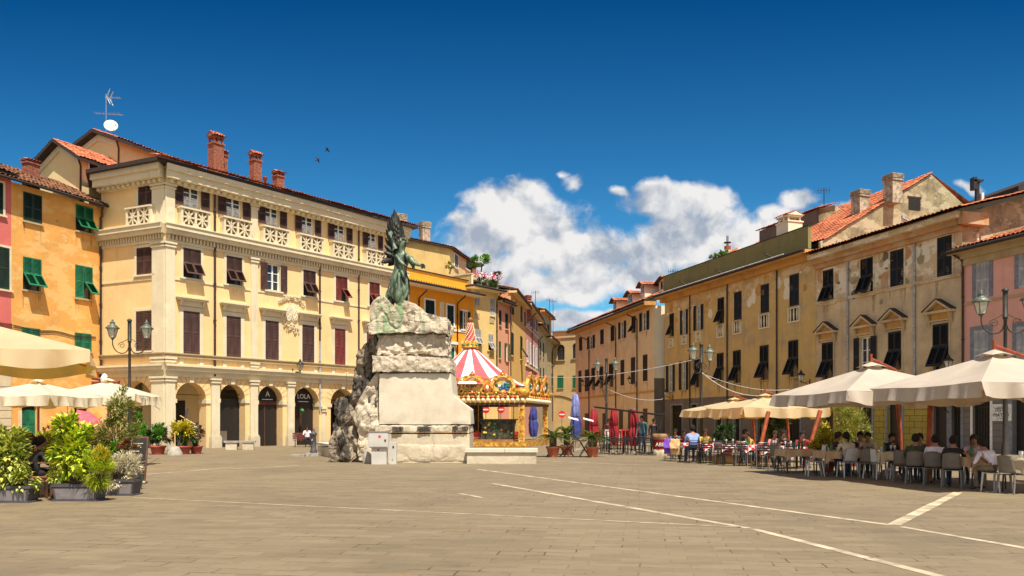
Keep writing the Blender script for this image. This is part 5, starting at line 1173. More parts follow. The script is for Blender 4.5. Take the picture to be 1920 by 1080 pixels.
t_ = thing('skylight_gable', 'little tiled gable peeping over the middle of the olive parapet', 'dormer', at(1385, 66, zat(478, 66)), FR2.ang); mb = MB(); mb.prism([(-1.6, -1.5), (1.6, -1.5), (0, 0.6)], 0, 0.2, 'white_end_wall', axis='x'); U = Vector((0, 1.7, 2.1)); tiles(mb, (-2.2, -1.7, -1.5), (1, 0, 0), U, 2.2, U.length); mb.build('roof', t_)

def scars(F, n, z0, z1, s0, s1, mats, seed, smin=0.12, smax=0.55, yy=-0.004, name='plaster_scar'):
    """thin flakes where render has fallen away or was patched"""
    rr = random.Random(seed); mb = F.mb()
    for k in range(n):
        cs, cz = rr.uniform(s0, s1), rr.uniform(z0, z1); a_ = rr.uniform(smin, smax); b_ = a_*rr.uniform(0.4, 1.6); m_ = rr.choice(mats); N = 11
        P_ = [(cs+a_*(0.55+0.45*rr.random())*cos(2*pi*i/N), cz+b_*(0.55+0.45*rr.random())*sin(2*pi*i/N)) for i in range(N)]
        mb.add([(p[0], yy-0.0012*(k % 9), p[1]) for p in P_], [tuple(range(N))], m_)
    o = mb.build(name, F.root); o['kind'] = 'stuff'; return o
scars(FR3, 46, z3_-3.0, z3_-1.0, 0.3, FR3.L-0.3, ['white_end_wall', 'rust_plaster', 'rough_wall', 'taupe_wall'], 5, 0.1, 0.5)
scars(FR3, 16, zs3-0.9, zs3+2.2, 0.3, FR3.L-0.3, ['rough_wall', 'rust_plaster'], 6, 0.05, 0.25)
scars(FR2, 34, z2-2.3, z2-0.4, 0.5, FR2.L-0.5, ['white_end_wall', 'rust_plaster', 'ochre_soffit'], 7, 0.1, 0.5)
scars(FR1, 14, z1-2.0, z1-0.4, 0.5, FR1.L-0.5, ['rust_plaster', 'rough_wall'], 8, 0.1, 0.35)
scars(OF, 16, 2.0, OH-0.6, 0.5, OF.L-0.4, ['orange_wall', 'stone_grey_wall'], 9, 0.05, 0.2)

def sill_streaks(F, mat, seed, n=7, lmax=1.1, yy=-0.003):
    """rain streaks running down the render from the sills"""
    rr = random.Random(seed); mb = F.mb(); k = 0
    for (a, b, z) in F.wins:
        for j in range(n):
            s = rr.choice((a+abs(rr.gauss(0, 0.12)), b-abs(rr.gauss(0, 0.12)), rr.uniform(a, b))); w_ = rr.uniform(0.02, 0.07); L = rr.uniform(0.25, lmax); y = yy-0.0007*(k % 11); k += 1
            mb.add([(s-w_, y, z), (s+w_, y, z), (s+w_*0.7, y, z-L*0.5), (s+0.008, y, z-L), (s-0.008, y, z-L), (s-w_*0.6, y, z-L*0.45)], [(0, 1, 2, 3, 4, 5)], mat)
    o = mb.build('rain_streaks', F.root); o['kind'] = 'stuff'
sill_streaks(FR2, 'stain_dark', 1); sill_streaks(FR3, 'stain_tan', 2, 6); sill_streaks(PF, 'stain_pale', 3, 4, 0.7); sill_streaks(OF, 'stain_orange', 4, 6, 0.9); sill_streaks(FR1, 'stain_tan', 5, 4)
# ================================================================== rock blocks for the monument
def lerp(a, b, t): return a+(b-a)*t
def interp(tab, x):
    if x <= tab[0][0]: return tab[0][1]
    for (a, va), (b, vb) in zip(tab, tab[1:]):
        if x <= b: return lerp(va, vb, (x-a)/(b-a))
    return tab[-1][1]
def rock(mb, xl, xr, z0, top, y0, y1, amp, mat, res=0.07, seed=0, front=None, hard=True, fr=1.1, keepfront=0.0, strat=0.0):
    """rough hewn block: tables give its left and right outline by height, its top by position"""
    def fx(t): return t if isinstance(t, list) else [(0, t)]
    xl, xr, top = fx(xl), fx(xr), fx(top)
    zt = max(v for _, v in top); X0 = min(v for _, v in xl); X1 = max(v for _, v in xr)
    na = max(3, int((X1-X0)/res)); nc = max(3, int((zt-z0)/res)); nb = max(3, int((y1-y0)/(res*1.6)))
    cen = Vector(((X0+X1)/2, (y0+y1)/2, (z0+zt)/2)); so = Vector((seed*7.1, seed*3.3, seed*1.7)); half = Vector(((X1-X0)/2, (y1-y0)/2, (zt-z0)/2))
    def P_(a, b_, c_):
        xq = lerp(X0, X1, a); z = lerp(z0, interp(top, xq), c_); x = lerp(interp(xl, z), interp(xr, z), a); y = lerp(y0, y1, b_)
        p = Vector((x, y, z)); q = (p-cen); n_ = Vector((q.x/half.x, q.y/half.y, q.z/half.z)); e = sum(sorted([abs(k) for k in n_])[1:])-1.0
        rnd_ = max(0, e)**4*0.05
        s_ = Vector((p.x*1.25, p.y, p.z*0.8))*fr+so; t1 = noise.turbulence(s_, 6, hard, noise_basis='PERLIN_ORIGINAL'); t2 = noise.noise(s_*3.1)-2.2*max(0, 0.12-abs(noise.noise(s_*1.3+Vector((5, 5, 5)))))*4+0.5*noise.cell(s_*3.3)
        st = 0.0
        if strat: st = abs(sin(p.z*9+noise.noise(p*1.3)*5))*strat
        d = amp*(t1-0.55)*1.3+amp*0.35*t2-rnd_-st
        n2 = Vector((n_.x**3, n_.y**3, n_.z**3)); n2 = n2.normalized() if n2.length > 1e-6 else n2
        if keepfront and n2.y < -0.7: d *= keepfront
        return p+n2*d
    def sheet(f, nu, nv):
        vs = [f(i/nu, j/nv) for j in range(nv+1) for i in range(nu+1)]
        mb.add(vs, [(j*(nu+1)+i, j*(nu+1)+i+1, (j+1)*(nu+1)+i+1, (j+1)*(nu+1)+i) for j in range(nv) for i in range(nu)], mat, keepfront > 0)
    sheet(lambda u, v: P_(u, 0, v), na, nc); sheet(lambda u, v: P_(1-u, 1, v), na, nc)
    sheet(lambda u, v: P_(0, 1-u, v), nb, nc); sheet(lambda u, v: P_(1, u, v), nb, nc)
    sheet(lambda u, v: P_(u, v, 1), na, nb)

MON = thing('monument_pedestal', 'rough marble pedestal with rock flank and smooth slab, carrying the bronze statue', 'monument', at(775, 30.8))
def mx(px): return (px-775)/48.7
def mz(py): return (868-py)/48.7
mb = MB(); mb.box(mx(704), mx(880), 0, 3.3, 0, mz(814), 'marble_worn')
for k, (a, b, c_, d_) in enumerate(((704, 880, 836, 837.2), (704, 880, 852, 853))): pass
rock(mb, mx(741), mx(881), 0.02, mz(832), -0.05, 0.6, 0.03, 'marble_worn', 0.06, 2); mb.build('plinth', MON)
mb = MB(); rock(mb, mx(701), mx(881), mz(814)+0.003, mz(796), -0.02, 3.2, 0.06, 'marble_worn', 0.05, 3)
mb.build('moulding', MON)
for (a, b) in ((734, 757), (783, 812), (849, 880)):
    m_ = MB(); rock(m_, mx(a), mx(b), mz(812), mz(798), -0.16, 0.3, 0.09, 'dark_wood' if False else 'rock_dark', 0.03, a); m_.build('worn_relief', MON)
mb = MB(); rock(mb, mx(709), [(1.5, mx(884)), (2.1, mx(882)), (2.35, mx(864)), (2.6, mx(849)), (3.5, mx(845))], mz(797), mz(699), 0.04, 3.0, 0.015, 'marble', 0.09, 5, keepfront=0.6); mb.build('smooth_slab', MON)
mb = MB(); rock(mb, mx(697), mx(847), mz(700), [(-1.6, mz(665)), (0.2, mz(665)), (0.3, mz(668)), (1.5, mz(671))], -0.12, 3.1, 0.055, 'rock_pale', 0.04, 7, fr=1.6, strat=0.015); mb.build('rough_band', MON)
mb = MB(); rock(mb, mx(704), mx(838), mz(668), mz(624), 0.05, 3.0, 0.11, 'rock_pale', 0.04, 9, fr=1.9, strat=0.05); mb.build('rough_band', MON)
mb = MB(); rock(mb, [(4.9, mx(694)), (5.3, mx(689)), (5.9, mx(692)), (6.4, mx(700))], [(4.9, mx(838)), (5.4, mx(842)), (5.8, mx(836))], mz(627),
                [(mx(690), mz(575)), (mx(698), mz(556)), (mx(712), mz(553)), (mx(722), mz(566)), (mx(740), mz(574)), (mx(757), mz(563)), (mx(782), mz(571)), (mx(804), mz(588)), (mx(836), mz(596))], -0.18, 3.0, 0.15, 'rock_pale', 0.045, 11, fr=1.0); mb.build('cap_rock', MON)
mb = MB(); rock(mb, [(0, mx(612)), (1.2, mx(616)), (2.2, mx(618)), (2.6, mx(632))], mx(709), 0.0, [(mx(612), mz(748)), (mx(630), mz(742)), (mx(650), mz(731)), (mx(675), mz(722)), (mx(690), mz(700)), (mx(709), mz(690))], 0.35, 3.4, 0.42, 'rock_dark', 0.055, 13, fr=0.75, strat=0.03); mb.build('rock_flank', MON)
mb = MB(); rock(mb, [(2.2, mx(640)), (3.0, mx(650)), (3.9, mx(657)), (4.6, mx(664)), (5.2, mx(676))], mx(708), mz(760), [(mx(650), mz(650)), (mx(668), mz(626)), (mx(690), mz(618)), (mx(708), mz(616))], 0.7, 3.2, 0.34, 'rock_dark', 0.05, 17, fr=0.95, strat=0.05); mb.build('rock_flank', MON)
mb = MB(); rock(mb, [(0, mx(668)), (2, mx(662)), (3.2, mx(680))], mx(710), 0, [(mx(660), mz(760)), (mx(676), mz(722)), (mx(709), mz(692))], 0.15, 2.0, 0.22, 'rock_pale', 0.05, 19, fr=0.9); mb.build('rock_flank', MON)
mb = MB(); mb.box(mx(714), mx(828), 0.35, 2.8, 1.2, 5.6, 'marble_worn'); mb.build('core', MON)
# low marble walls, cabinets, bollards at its foot
t_ = thing('low_marble_wall', 'low marble parapet with a pale coping, right of the monument in front of the carousel', 'low wall', at(941, 30.2)); mb = MB()
mb.box(-1.32, 1.3, 0, 0.9, 0, 0.43, 'marble_worn'); mb.build('wall', t_); mb = MB(); mb.box(-1.38, 0.1, -0.07, 0.97, 0.433, 0.56, 'marble'); mb.box(0.115, 1.36, -0.07, 0.97, 0.433, 0.56, 'marble'); mb.build('coping', t_)
t_ = thing('low_marble_wall', 'low marble basin wall left of the monument, ending in a square block', 'low wall', at(670, 31.6)); mb = MB()
mb.box(-0.45, 0.42, 0, 0.75, 0, 0.50, 'marble'); mb.build('end_block', t_); mb = MB(); q = at(596, 38)-at(670, 31.6)
mb.prism([(-0.45, 0.5), (0.3, 0.76), (q.x+0.8, q.y), (q.x, q.y)], 0, 0.44, 'marble_worn', axis='z'); mb.build('wall', t_)
mb = MB(); mb.prism([(-0.52, 0.42), (0.5, 0.42), (0.4, 0.8), (q.x+0.9, q.y+0.1), (q.x-0.08, q.y)], 0.503, 0.60, 'marble', axis='z'); mb.build('coping', t_)
t_ = thing('utility_cabinet', 'white steel utility cabinet on its base at the pedestal corner', 'cabinet', at(711, 29.9)); mb = MB()
mb.box(-0.36, 0.38, -0.25, 0.15, 0.62, 1.20, 'cabinet_white'); mb.build('box', t_); mb = MB(); mb.box(-0.33, 0.35, -0.27, -0.252, 0.66, 1.16, 'cabinet_white'); mb.build('door', t_)
mb = MB(); mb.box(-0.38, 0.40, -0.28, 0.17, 1.203, 1.23, 'metal_grey'); mb.build('lid', t_)
mb = MB(); mb.box(-0.26, 0.30, -0.18, 0.12, 0, 0.615, 'cabinet_white'); mb.build('base', t_)
mb = MB(); mb.box(0.02, 0.10, -0.28, -0.272, 1.0, 1.08, 'sign_red'); mb.build('sticker', t_); mb = MB(); mb.box(0.24, 0.3, -0.29, -0.272, 0.86, 0.93, 'iron'); mb.build('lock', t_)
mb = MB(); mb.box(-0.04, 0.03, -0.19, -0.181, 0.50, 0.57, 'sign_red'); mb.build('sticker', t_)
t_ = thing('bollard', 'grey tapered stone bollard between the square block and the cabinet', 'bollard', at(690, 30.6)); mb = MB(); mb.lathe([(0.22, 0), (0.22, 0.06), (0.15, 0.48), (0.10, 0.52)], 'bin_stone', 16); mb.build('bollard_body', t_)
t_ = thing('meter_box', 'slim white meter post between the cabinet and the plinth', 'box', at(737, 30.0)); mb = MB(); mb.box(-0.14, 0.14, -0.15, 0.1, 0, 0.82, 'cabinet_white'); mb.build('post', t_); mb = MB(); mb.box(0.0, 0.06, -0.16, -0.151, 0.6, 0.68, 'iron'); mb.box(-0.02, 0.03, -0.16, -0.151, 0.14, 0.2, 'bin_stone'); mb.build('lock', t_)

# ================================================================== figures grown over a skeleton
def grow(joints, bones, root, bmats, sub=1):
    names = list(joints); me = bpy.data.meshes.new('tmp'); me.from_pydata([joints[n][0] for n in names], [(names.index(a), names.index(b)) for a, b in bones], [])
    o = bpy.data.objects.new('tmp', me); COL.objects.link(o)
    m = o.modifiers.new('s', 'SKIN'); m.use_smooth_shade = True; m.branch_smoothing = 0.3
    sk = me.skin_vertices[0].data
    for i, n in enumerate(names): r = joints[n][1]; sk[i].radius = r if isinstance(r, tuple) else (r, r); sk[i].use_root = n == root
    s = o.modifiers.new('u', 'SUBSURF'); s.levels = sub; s.render_levels = sub
    dg = bpy.context.evaluated_depsgraph_get(); ev = bpy.data.meshes.new_from_object(o.evaluated_get(dg))
    vs = [v.co.copy() for v in ev.vertices]; fs = [tuple(p.vertices) for p in ev.polygons]
    bpy.data.objects.remove(o); bpy.data.meshes.remove(ev)
    segs = [(Vector(joints[a][0]), Vector(joints[b][0]), bmats.get((a, b), bmats.get('*'))) for a, b in bones]; ms = []
    for f in fs:
        c = sum((vs[i] for i in f), Vector())/len(f); best = 9; bm_ = None
        for a, b, m_ in segs:
            d = b-a; t = max(0, min(1, (c-a).dot(d)/max(1e-9, d.length_squared))); q = (c-(a+d*t)).length
            if q < best: best = q; bm_ = m_
        ms.append(bm_)
    return vs, fs, ms
def person(label, loc, rz, shirt='shirt_white', trousers='jeans', hair='hair_dark', skin='skin', seated=True, lean=0.18, arms='table', long_hair=False, head_turn=0.0, sleeves='short', bun=False, group=None, s=1.0):
    r = thing('person', label, 'person', loc, rz, group); r.scale = (s, s, s); J = {}
    if seated:
        ph = 0.54; py = -0.08; cy = py+lean*1.0; sh = ph+0.46-lean*0.35
        J['pel'] = ((0, py, ph), (0.15, 0.12)); J['bel'] = ((0, py+lean*0.35, ph+0.18), (0.135, 0.105)); J['che'] = ((0, cy-0.02, sh-0.06), (0.155, 0.11))
        for sg, n in ((-1, 'l'), (1, 'r')):
            J['hip'+n] = ((sg*0.11, py+0.10, ph-0.03), 0.095); J['kne'+n] = ((sg*0.14, py+0.50, ph-0.02), 0.062); J['ank'+n] = ((sg*0.13, py+0.46, 0.09), 0.042); J['toe'+n] = ((sg*0.14, py+0.63, 0.04), 0.036)
    else:
        ph = 0.93; sh = 1.42; cy = 0.0
        J['pel'] = ((0, 0, ph), (0.145, 0.11)); J['bel'] = ((0, 0.0, ph+0.2), (0.13, 0.10)); J['che'] = ((0, 0, sh-0.08), (0.155, 0.11))
        for sg, n in ((-1, 'l'), (1, 'r')):
            J['hip'+n] = ((sg*0.09, 0, ph-0.1), 0.09); J['kne'+n] = ((sg*0.10, 0.03*sg, 0.5), 0.06); J['ank'+n] = ((sg*0.11, -0.03+0.04*sg, 0.09), 0.042); J['toe'+n] = ((sg*0.12, 0.12+0.04*sg, 0.035), 0.035)
    J['nec'] = ((0, cy+0.02, sh+0.06), 0.058); hz_ = sh+0.205; hy = cy+0.05+lean*0.15
    J['hd1'] = ((0, hy-0.005, sh+0.135), (0.062, 0.070)); J['hd2'] = ((0, hy, hz_), (0.078, 0.092)); J['hd3'] = ((0, hy-0.005, hz_+0.075), (0.062, 0.072))
    hands = []
    for sg, n in ((-1, 'l'), (1, 'r')):
        J['sho'+n] = ((sg*0.185, cy, sh-0.01), 0.062)
        if not seated: e, w_ = (sg*0.24, -0.03, sh-0.30), (sg*0.25, 0.06, sh-0.54)
        elif arms == 'table': e, w_ = (sg*0.25, cy+0.10, sh-0.26), (sg*0.15, cy+0.34, max(0.80, sh-0.27))
        elif arms == 'face' and sg > 0: e, w_ = (sg*0.22, cy+0.26, sh-0.20), (sg*0.10, hy+0.14, sh+0.07)
        else: e, w_ = (sg*0.23, cy+0.02, sh-0.28), (sg*0.16, cy+0.24, max(0.62, sh-0.38))
        J['elb'+n] = (e, 0.044); J['wri'+n] = (w_, (0.026, 0.030))
        d = (Vector(w_)-Vector(e)).normalized(); pm = Vector(w_)+d*0.065; J['pal'+n] = (tuple(pm), (0.034, 0.022)); hands.append((pm, d, sg))
    B = [('pel', 'bel'), ('bel', 'che'), ('che', 'nec'), ('nec', 'hd1'), ('hd1', 'hd2'), ('hd2', 'hd3')]
    for n in 'lr': B += [('che', 'sho'+n), ('sho'+n, 'elb'+n), ('elb'+n, 'wri'+n), ('wri'+n, 'pal'+n), ('pel', 'hip'+n), ('hip'+n, 'kne'+n), ('kne'+n, 'ank'+n), ('ank'+n, 'toe'+n)]
    bm_ = {'*': skin, ('pel', 'bel'): shirt, ('bel', 'che'): shirt, ('che', 'shol'): shirt, ('che', 'shor'): shirt, ('shol', 'elbl'): shirt, ('shor', 'elbr'): shirt}
    if sleeves == 'long': bm_[('elbl', 'wril')] = shirt; bm_[('elbr', 'wrir')] = shirt
    for n in 'lr': bm_[('pel', 'hip'+n)] = trousers; bm_[('hip'+n, 'kne'+n)] = trousers; bm_[('kne'+n, 'ank'+n)] = trousers; bm_[('ank'+n, 'toe'+n)] = 'shoe'
    vs, fs, ms = grow(J, B, 'pel', bm_); mb = MB()
    for m_ in set(ms): mb.add(vs, [f for f, q in zip(fs, ms) if q == m_], m_, True)
    for pm, d, sg in hands:     # five fingers, slightly curled
        side = Vector((0, 0, 1)).cross(d).normalized()
        for k, (o_, l) in enumerate(((-0.026, 0.06), (-0.009, 0.075), (0.009, 0.07), (0.026, 0.055))):
            b0 = pm+d*0.02+side*o_; mb.tube([b0, b0+d*l*0.6, b0+d*l*0.95+Vector((0, 0, -0.022))], [0.010, 0.009, 0.007], skin, 5)
        b0 = pm-side*sg*0.03; mb.tube([b0, b0-side*sg*0.025+d*0.02, b0-side*sg*0.03+d*0.05], [0.012, 0.010, 0.008], skin, 5)
    RT = Matrix.Translation((0, hy, 0)) @ Matrix.Rotation(head_turn, 4, 'Z') @ Matrix.Translation((0, -hy, 0))
    mb.M = RT
    mb.ball((0, hy+0.112, hz_-0.012), 0.017, skin, 6, (0.8, 1.1, 1.5))
    for sg in (-1, 1): mb.ball((sg*0.032, hy+0.088, hz_+0.018), 0.012, 'eye_dark', 6, (1.2, 0.6, 0.7)); mb.ball((sg*0.086, hy-0.005, hz_-0.005), 0.022, skin, 6, (0.4, 0.8, 1.3))
    mb.ball((0, hy+0.094, hz_-0.052), 0.02, 'lip', 6, (1.2, 0.5, 0.4))
    mb.M = Matrix.Identity(4); mb.build('body', r)
    h = MB(RT); n = 14; prof = []
    rr = random.Random(hash(label) % 999 if False else len(label))
    pts = []
    for j in range(9):
        ph_ = j/8*1.0
        for i in range(n):
            a = 2*pi*i/n; back = (1-sin(a))/2      # hair reaches lower at the back
            low = lerp(0.42, 1.02 if not long_hair else 1.05, back); th = ph_*pi*0.62*lerp(0.72, 1.32, back)
            q = 0.104+0.006*rr.random(); pts.append((q*0.93*sin(th)*cos(a), hy-0.008+q*1.08*sin(th)*sin(a), hz_+0.018+q*1.18*cos(th)))
    h.add(pts, [(j*n+i, j*n+(i+1) % n, (j+1)*n+(i+1) % n, (j+1)*n+i) for j in range(8) for i in range(n)], hair, True)
    if long_hair: h.tube([(0, hy-0.07, hz_+0.03), (0, hy-0.10, hz_-0.10), (0, hy-0.11, hz_-0.26), (0, hy-0.09, hz_-0.36)], [0.075, 0.085, 0.075, 0.02], hair, 10)
    if bun: h.ball((0, hy-0.10, hz_+0.07), 0.05, hair, 8); h.tube([(0, hy-0.11, hz_+0.05), (0, hy-0.16, hz_-0.05), (0, hy-0.14, hz_-0.16)], [0.04, 0.035, 0.012], hair, 8)
    h.build('hair', r); return r

# bronze winged statue
SR = at(745, 32.2, 6.0); ST = thing('bronze_statue', 'green bronze winged figure striding on the rock with one arm raised', 'statue', SR)
def sx(px): return (px-745)/46.6
def sz(py): return (583-py)/46.6
def sp(px, py, y=0.0): return (sx(px), y, sz(py))
J = dict(pel=(sp(749, 513), (0.26, 0.20)), bel=(sp(751, 498), (0.22, 0.18)), che=(sp(754, 484, -0.05), (0.30, 0.20)), nec=(sp(754, 469, -0.05), 0.11), h1=(sp(755, 462, -0.08), (0.13, 0.15)), h2=(sp(757, 455, -0.10), (0.17, 0.18)), h3=(sp(756, 450, -0.08), (0.13, 0.14)),
         sr=(sp(765, 481, -0.12), 0.15), er=(sp(777, 493, -0.35), 0.115), wr=(sp(787, 499, -0.5), 0.075), hr=(sp(792, 501, -0.55), (0.09, 0.06)),
         sl=(sp(744, 476, 0.05), 0.14), el=(sp(738, 458, 0.1), 0.10), wl=(sp(733, 442, 0.1), 0.06), hl=(sp(732, 438, 0.1), (0.07, 0.05)),
         hpr=(sp(753, 521, -0.05), 0.20), kr=(sp(759, 541, -0.25), 0.14), ar=(sp(756, 562, -0.1), 0.075), tr=(sp(761, 567, -0.3), 0.06),
         hpl=(sp(745, 521, 0.05), 0.20), kl=(sp(738, 545, 0.15), 0.14), al=(sp(730, 566, 0.25), 0.085), tl=(sp(726, 578, 0.1), 0.06))
Bn = [('pel', 'bel'), ('bel', 'che'), ('che', 'nec'), ('nec', 'h1'), ('h1', 'h2'), ('h2', 'h3'), ('che', 'sr'), ('sr', 'er'), ('er', 'wr'), ('wr', 'hr'), ('che', 'sl'), ('sl', 'el'), ('el', 'wl'), ('wl', 'hl'), ('pel', 'hpr'), ('hpr', 'kr'), ('kr', 'ar'), ('ar', 'tr'), ('pel', 'hpl'), ('hpl', 'kl'), ('kl', 'al'), ('al', 'tl')]
vs, fs, ms = grow(J, Bn, 'pel', {'*': 'bronze'}, 2); mb = MB(); mb.add(vs, fs, 'bronze', True)
for base, dr_ in ((J['hr'][0], Vector((0.8, -0.3, -0.1))), (J['hl'][0], Vector((-0.1, 0, 1)))):
    b0 = Vector(base); dr_.normalize(); sd = dr_.cross(Vector((0, 1, 0.2))).normalized()
    for k in range(4): q = b0+sd*(k-1.5)*0.04; mb.tube([q, q+dr_*0.12, q+dr_*0.2+Vector((0, 0, -0.05))], [0.028, 0.024, 0.016], 'bronze', 5)
    mb.tube([b0, b0-sd*0.09+dr_*0.03, b0-sd*0.10+dr_*0.10], [0.03, 0.025, 0.018], 'bronze', 5)
mb.ball((J['h2'][0][0]+0.19, J['h2'][0][1]-0.02, J['h2'][0][2]-0.01), 0.04, 'bronze', 6)
mb.build('body', ST)
mb = MB(); rr = random.Random(2)
for k in range(26):
    a = rr.uniform(0, 2*pi); el_ = rr.uniform(0.0, 1.3); c_ = Vector(J['h2'][0])+Vector((-0.03, 0.03, 0.03)); d = Vector((cos(a)*cos(el_), sin(a)*cos(el_), sin(el_)))
    if d.x > 0.55 and d.z < 0.5: continue
    mb.ball(c_+d*0.15, 0.07, 'bronze', 6)
mb.tube([Vector(J['h2'][0])+Vector((-0.1, 0.05, 0.05)), Vector(J['h2'][0])+Vector((-0.22, 0.1, 0.0))], [0.10, 0.05], 'bronze', 8); mb.build('hair', ST)
mb = MB(); secs = [(475, 753, 13, 0.02), (484, 754, 15, 0.04), (495, 752, 12.5, 0.07), (503, 750, 11.5, 0.08), (512, 749, 13.5, 0.10), (522, 749, 16, 0.13), (532, 749, 17.5, 0.16), (542, 748, 19, 0.19), (550, 746, 20, 0.22), (557, 743, 18, 0.26), (562, 738, 11, 0.3)]
n = 64; vs = []
for (py, cx, hw, f) in secs:
    for i in range(n):
        a = 2*pi*i/n; ph_ = a*9+(py-475)*0.045+1.2*sin(a*2); q = hw/46.6*(1+f*(abs(sin(ph_*0.5))*1.5-0.75)); 
        vs.append((sx(cx)+q*cos(a), q*0.8*sin(a), sz(py)+(0.10*sin(a*3+1) if py > 550 else 0)+0.06*sin(a*2)*f*4))
mb.add(vs, [(j*n+i, j*n+(i+1) % n, (j+1)*n+(i+1) % n, (j+1)*n+i) for j in range(len(secs)-1) for i in range(n)], 'bronze', True)
# flying cloth folds over the arms and from the hip
for (p0, p1, p2, r0) in ((sp(744, 478, -0.15), sp(752, 492, -0.3), sp(764, 500, -0.32), 0.08), (sp(762, 478, -0.2), sp(772, 488, -0.38), sp(781, 497, -0.45), 0.12), (sp(748, 505, -0.25), sp(740, 530, -0.28), sp(733, 556, -0.1), 0.09),
                         (sp(754, 508, -0.28), sp(762, 525, -0.3), sp(765, 545, -0.15), 0.08), (sp(745, 500, -0.2), sp(737, 520, -0.1), sp(731, 548, 0.1), 0.08), (sp(750, 512, -0.3), sp(752, 535, -0.36), sp(748, 556, -0.3), 0.07), (sp(764, 484, -0.1), sp(776, 497, -0.3), sp(778, 508, -0.3), 0.07)):
    mb.tube([p0, p1, p2], [r0*0.7, r0*1.2, r0*0.5], 'bronze', 8)
mb.build('robe', ST)
def featherwing(yoff, pts_tip, root, rootspread, name):
    mb = MB(); n = len(pts_tip)
    for k, (tx, ty) in enumerate(pts_tip):
        f = k/(n-1); r0 = Vector((sx(lerp(root[0], rootspread[0], f)), yoff+0.10*sin(f*pi), sz(lerp(root[1], rootspread[1], f)))); t_ = Vector((sx(tx), yoff-0.10+0.2*f, sz(ty)))
        d = t_-r0; nrm = Vector((-d.z, 0, d.x)).normalized(); w0 = 0.06; wm = 0.125; P_ = []
        for u, ww in ((0, w0), (0.3, wm), (0.65, wm*0.95), (0.88, wm*0.6), (1.0, 0.012)):
            c = r0+d*u+nrm*0.10*sin(u*pi)*(0.5-f)*-1.2+Vector((0, 0.05*sin(u*3+k), 0)); P_ += [c-nrm*ww, c+Vector((0, -0.035, 0)), c+nrm*ww, c+Vector((0, 0.035, 0))]
        mb.add(P_, [(j*4+i, j*4+(i+1) % 4, (j+1)*4+(i+1) % 4, (j+1)*4+i) for j in range(4) for i in range(4)], 'bronze_wing')
    for row in range(4):       # coverts
        for k in range(9):
            f = k/8; u = 0.12+row*0.13; idx = f*(n-1); i0 = int(idx); tx, ty = pts_tip[min(i0, n-1)]
            r0 = Vector((sx(lerp(root[0], rootspread[0], f)), yoff-0.09, sz(lerp(root[1], rootspread[1], f)))); d = Vector((sx(tx), yoff-0.09, sz(ty)))-r0
            c = r0+d*u; dn = d.normalized()*0.30; nr = Vector((-dn.z, 0, dn.x)).normalized()*0.09
            mb.add([c-nr, c+nr, c+dn*0.7+nr*0.8, c+dn, c+dn*0.7-nr*0.8, c+dn*0.4+Vector((0, -0.05, 0))], [(0, 1, 5), (1, 2, 5), (2, 3, 5), (3, 4, 5), (4, 0, 5)], 'bronze_wing')
    mb.build(name, ST)
featherwing(0.25, [(713, 488), (717, 489), (721, 489), (720, 470), (719, 455), (720, 440), (722, 425), (725, 412), (729, 402), (733, 396), (737, 386), (740, 391), (744, 398)], (740, 484), (747, 462), 'wing')
featherwing(0.55, [(727, 490), (733, 488), (731, 470), (733, 450), (736, 430), (739, 412), (742, 402), (746, 403), (749, 410), (752, 420), (755, 432), (755, 440), (752, 448)], (745, 482), (749, 466), 'wing')
mb = MB(); mb.prism([(sx(a), sz(b)) for a, b in ((744, 480), (722, 487), (722, 460), (724, 430), (729, 410), (737, 398), (746, 408), (752, 430), (752, 446), (748, 462))], 0.34, 0.46, 'bronze_wing'); mb.build('wing_web', ST)
mb = MB(); rock(mb, [(-0.3, sx(722)), (0.3, sx(726))], [(-0.3, sx(768)), (0.3, sx(762))], -0.45, [(sx(724), 0.10), (sx(738), 0.12), (sx(750), 0.3), (sx(764), 0.2)], -0.5, 0.6, 0.1, 'bronze', 0.07, 31); mb.tube([sp(728, 582, 0), sp(733, 560, 0.05), sp(742, 545, 0.1)], [0.22, 0.16, 0.12], 'bronze', 8); mb.build('base', ST)

# ================================================================== carousel
CR = thing('carousel', 'gilded carousel with a pink and white striped tent roof behind the monument', 'carousel', at(882, 53.8))
cq = [Vector((-6.0, 50.9)), Vector((0.83, 50.0)), Vector((2.6, 56.5)), Vector((-5.0, 58.0))]; co_ = Vector(at(882, 53.8).xy); cq = [p-co_ for p in cq]
mb = MB(); mb.prism([(p.x*1.02, p.y*1.02) for p in cq], 0.02, 0.28, 'gold', axis='z'); mb.prism([(p.x*0.99, p.y*0.99) for p in cq], 0.283, 0.33, 'wood', axis='z'); mb.build('platform', CR)
mb = MB(); n = 20; prof = [(3.75, 3.95), (3.2, 4.22), (2.6, 4.62), (1.9, 5.15), (1.1, 5.85), (0.30, 6.55)]
for k in range(n):
    for (r0, z0), (r1, z1_) in zip(prof, prof[1:]):
        a0, a1 = 2*pi*(k+0.5)/n, 2*pi*(k+1.5)/n
        mb.add([(r0*cos(a0), r0*sin(a0), z0), (r0*cos(a1), r0*sin(a1), z0), (r1*cos(a1), r1*sin(a1), z1_), (r1*cos(a0), r1*sin(a0), z1_)], [(0, 1, 2, 3)], 'tent_pink' if k % 2 else 'tent_white')
mb.build('tent_roof', CR)
mb = MB()
for k in range(10):
    a = 2*pi*k/10; M_ = Matrix.Rotation(a, 4, 'Z') @ Matrix.Translation((0.42, 0, 6.65)); o_ = mb.M; mb.M = M_
    mb.prism([(-0.17, -0.1), (0.17, -0.1), (0.2, 0.12), (0, 0.36), (-0.2, 0.12)], -0.05, 0.05, 'gold', axis='x'); mb.ball((0.06, 0, 0.06), 0.09, 'painted_green', 6); mb.M = o_
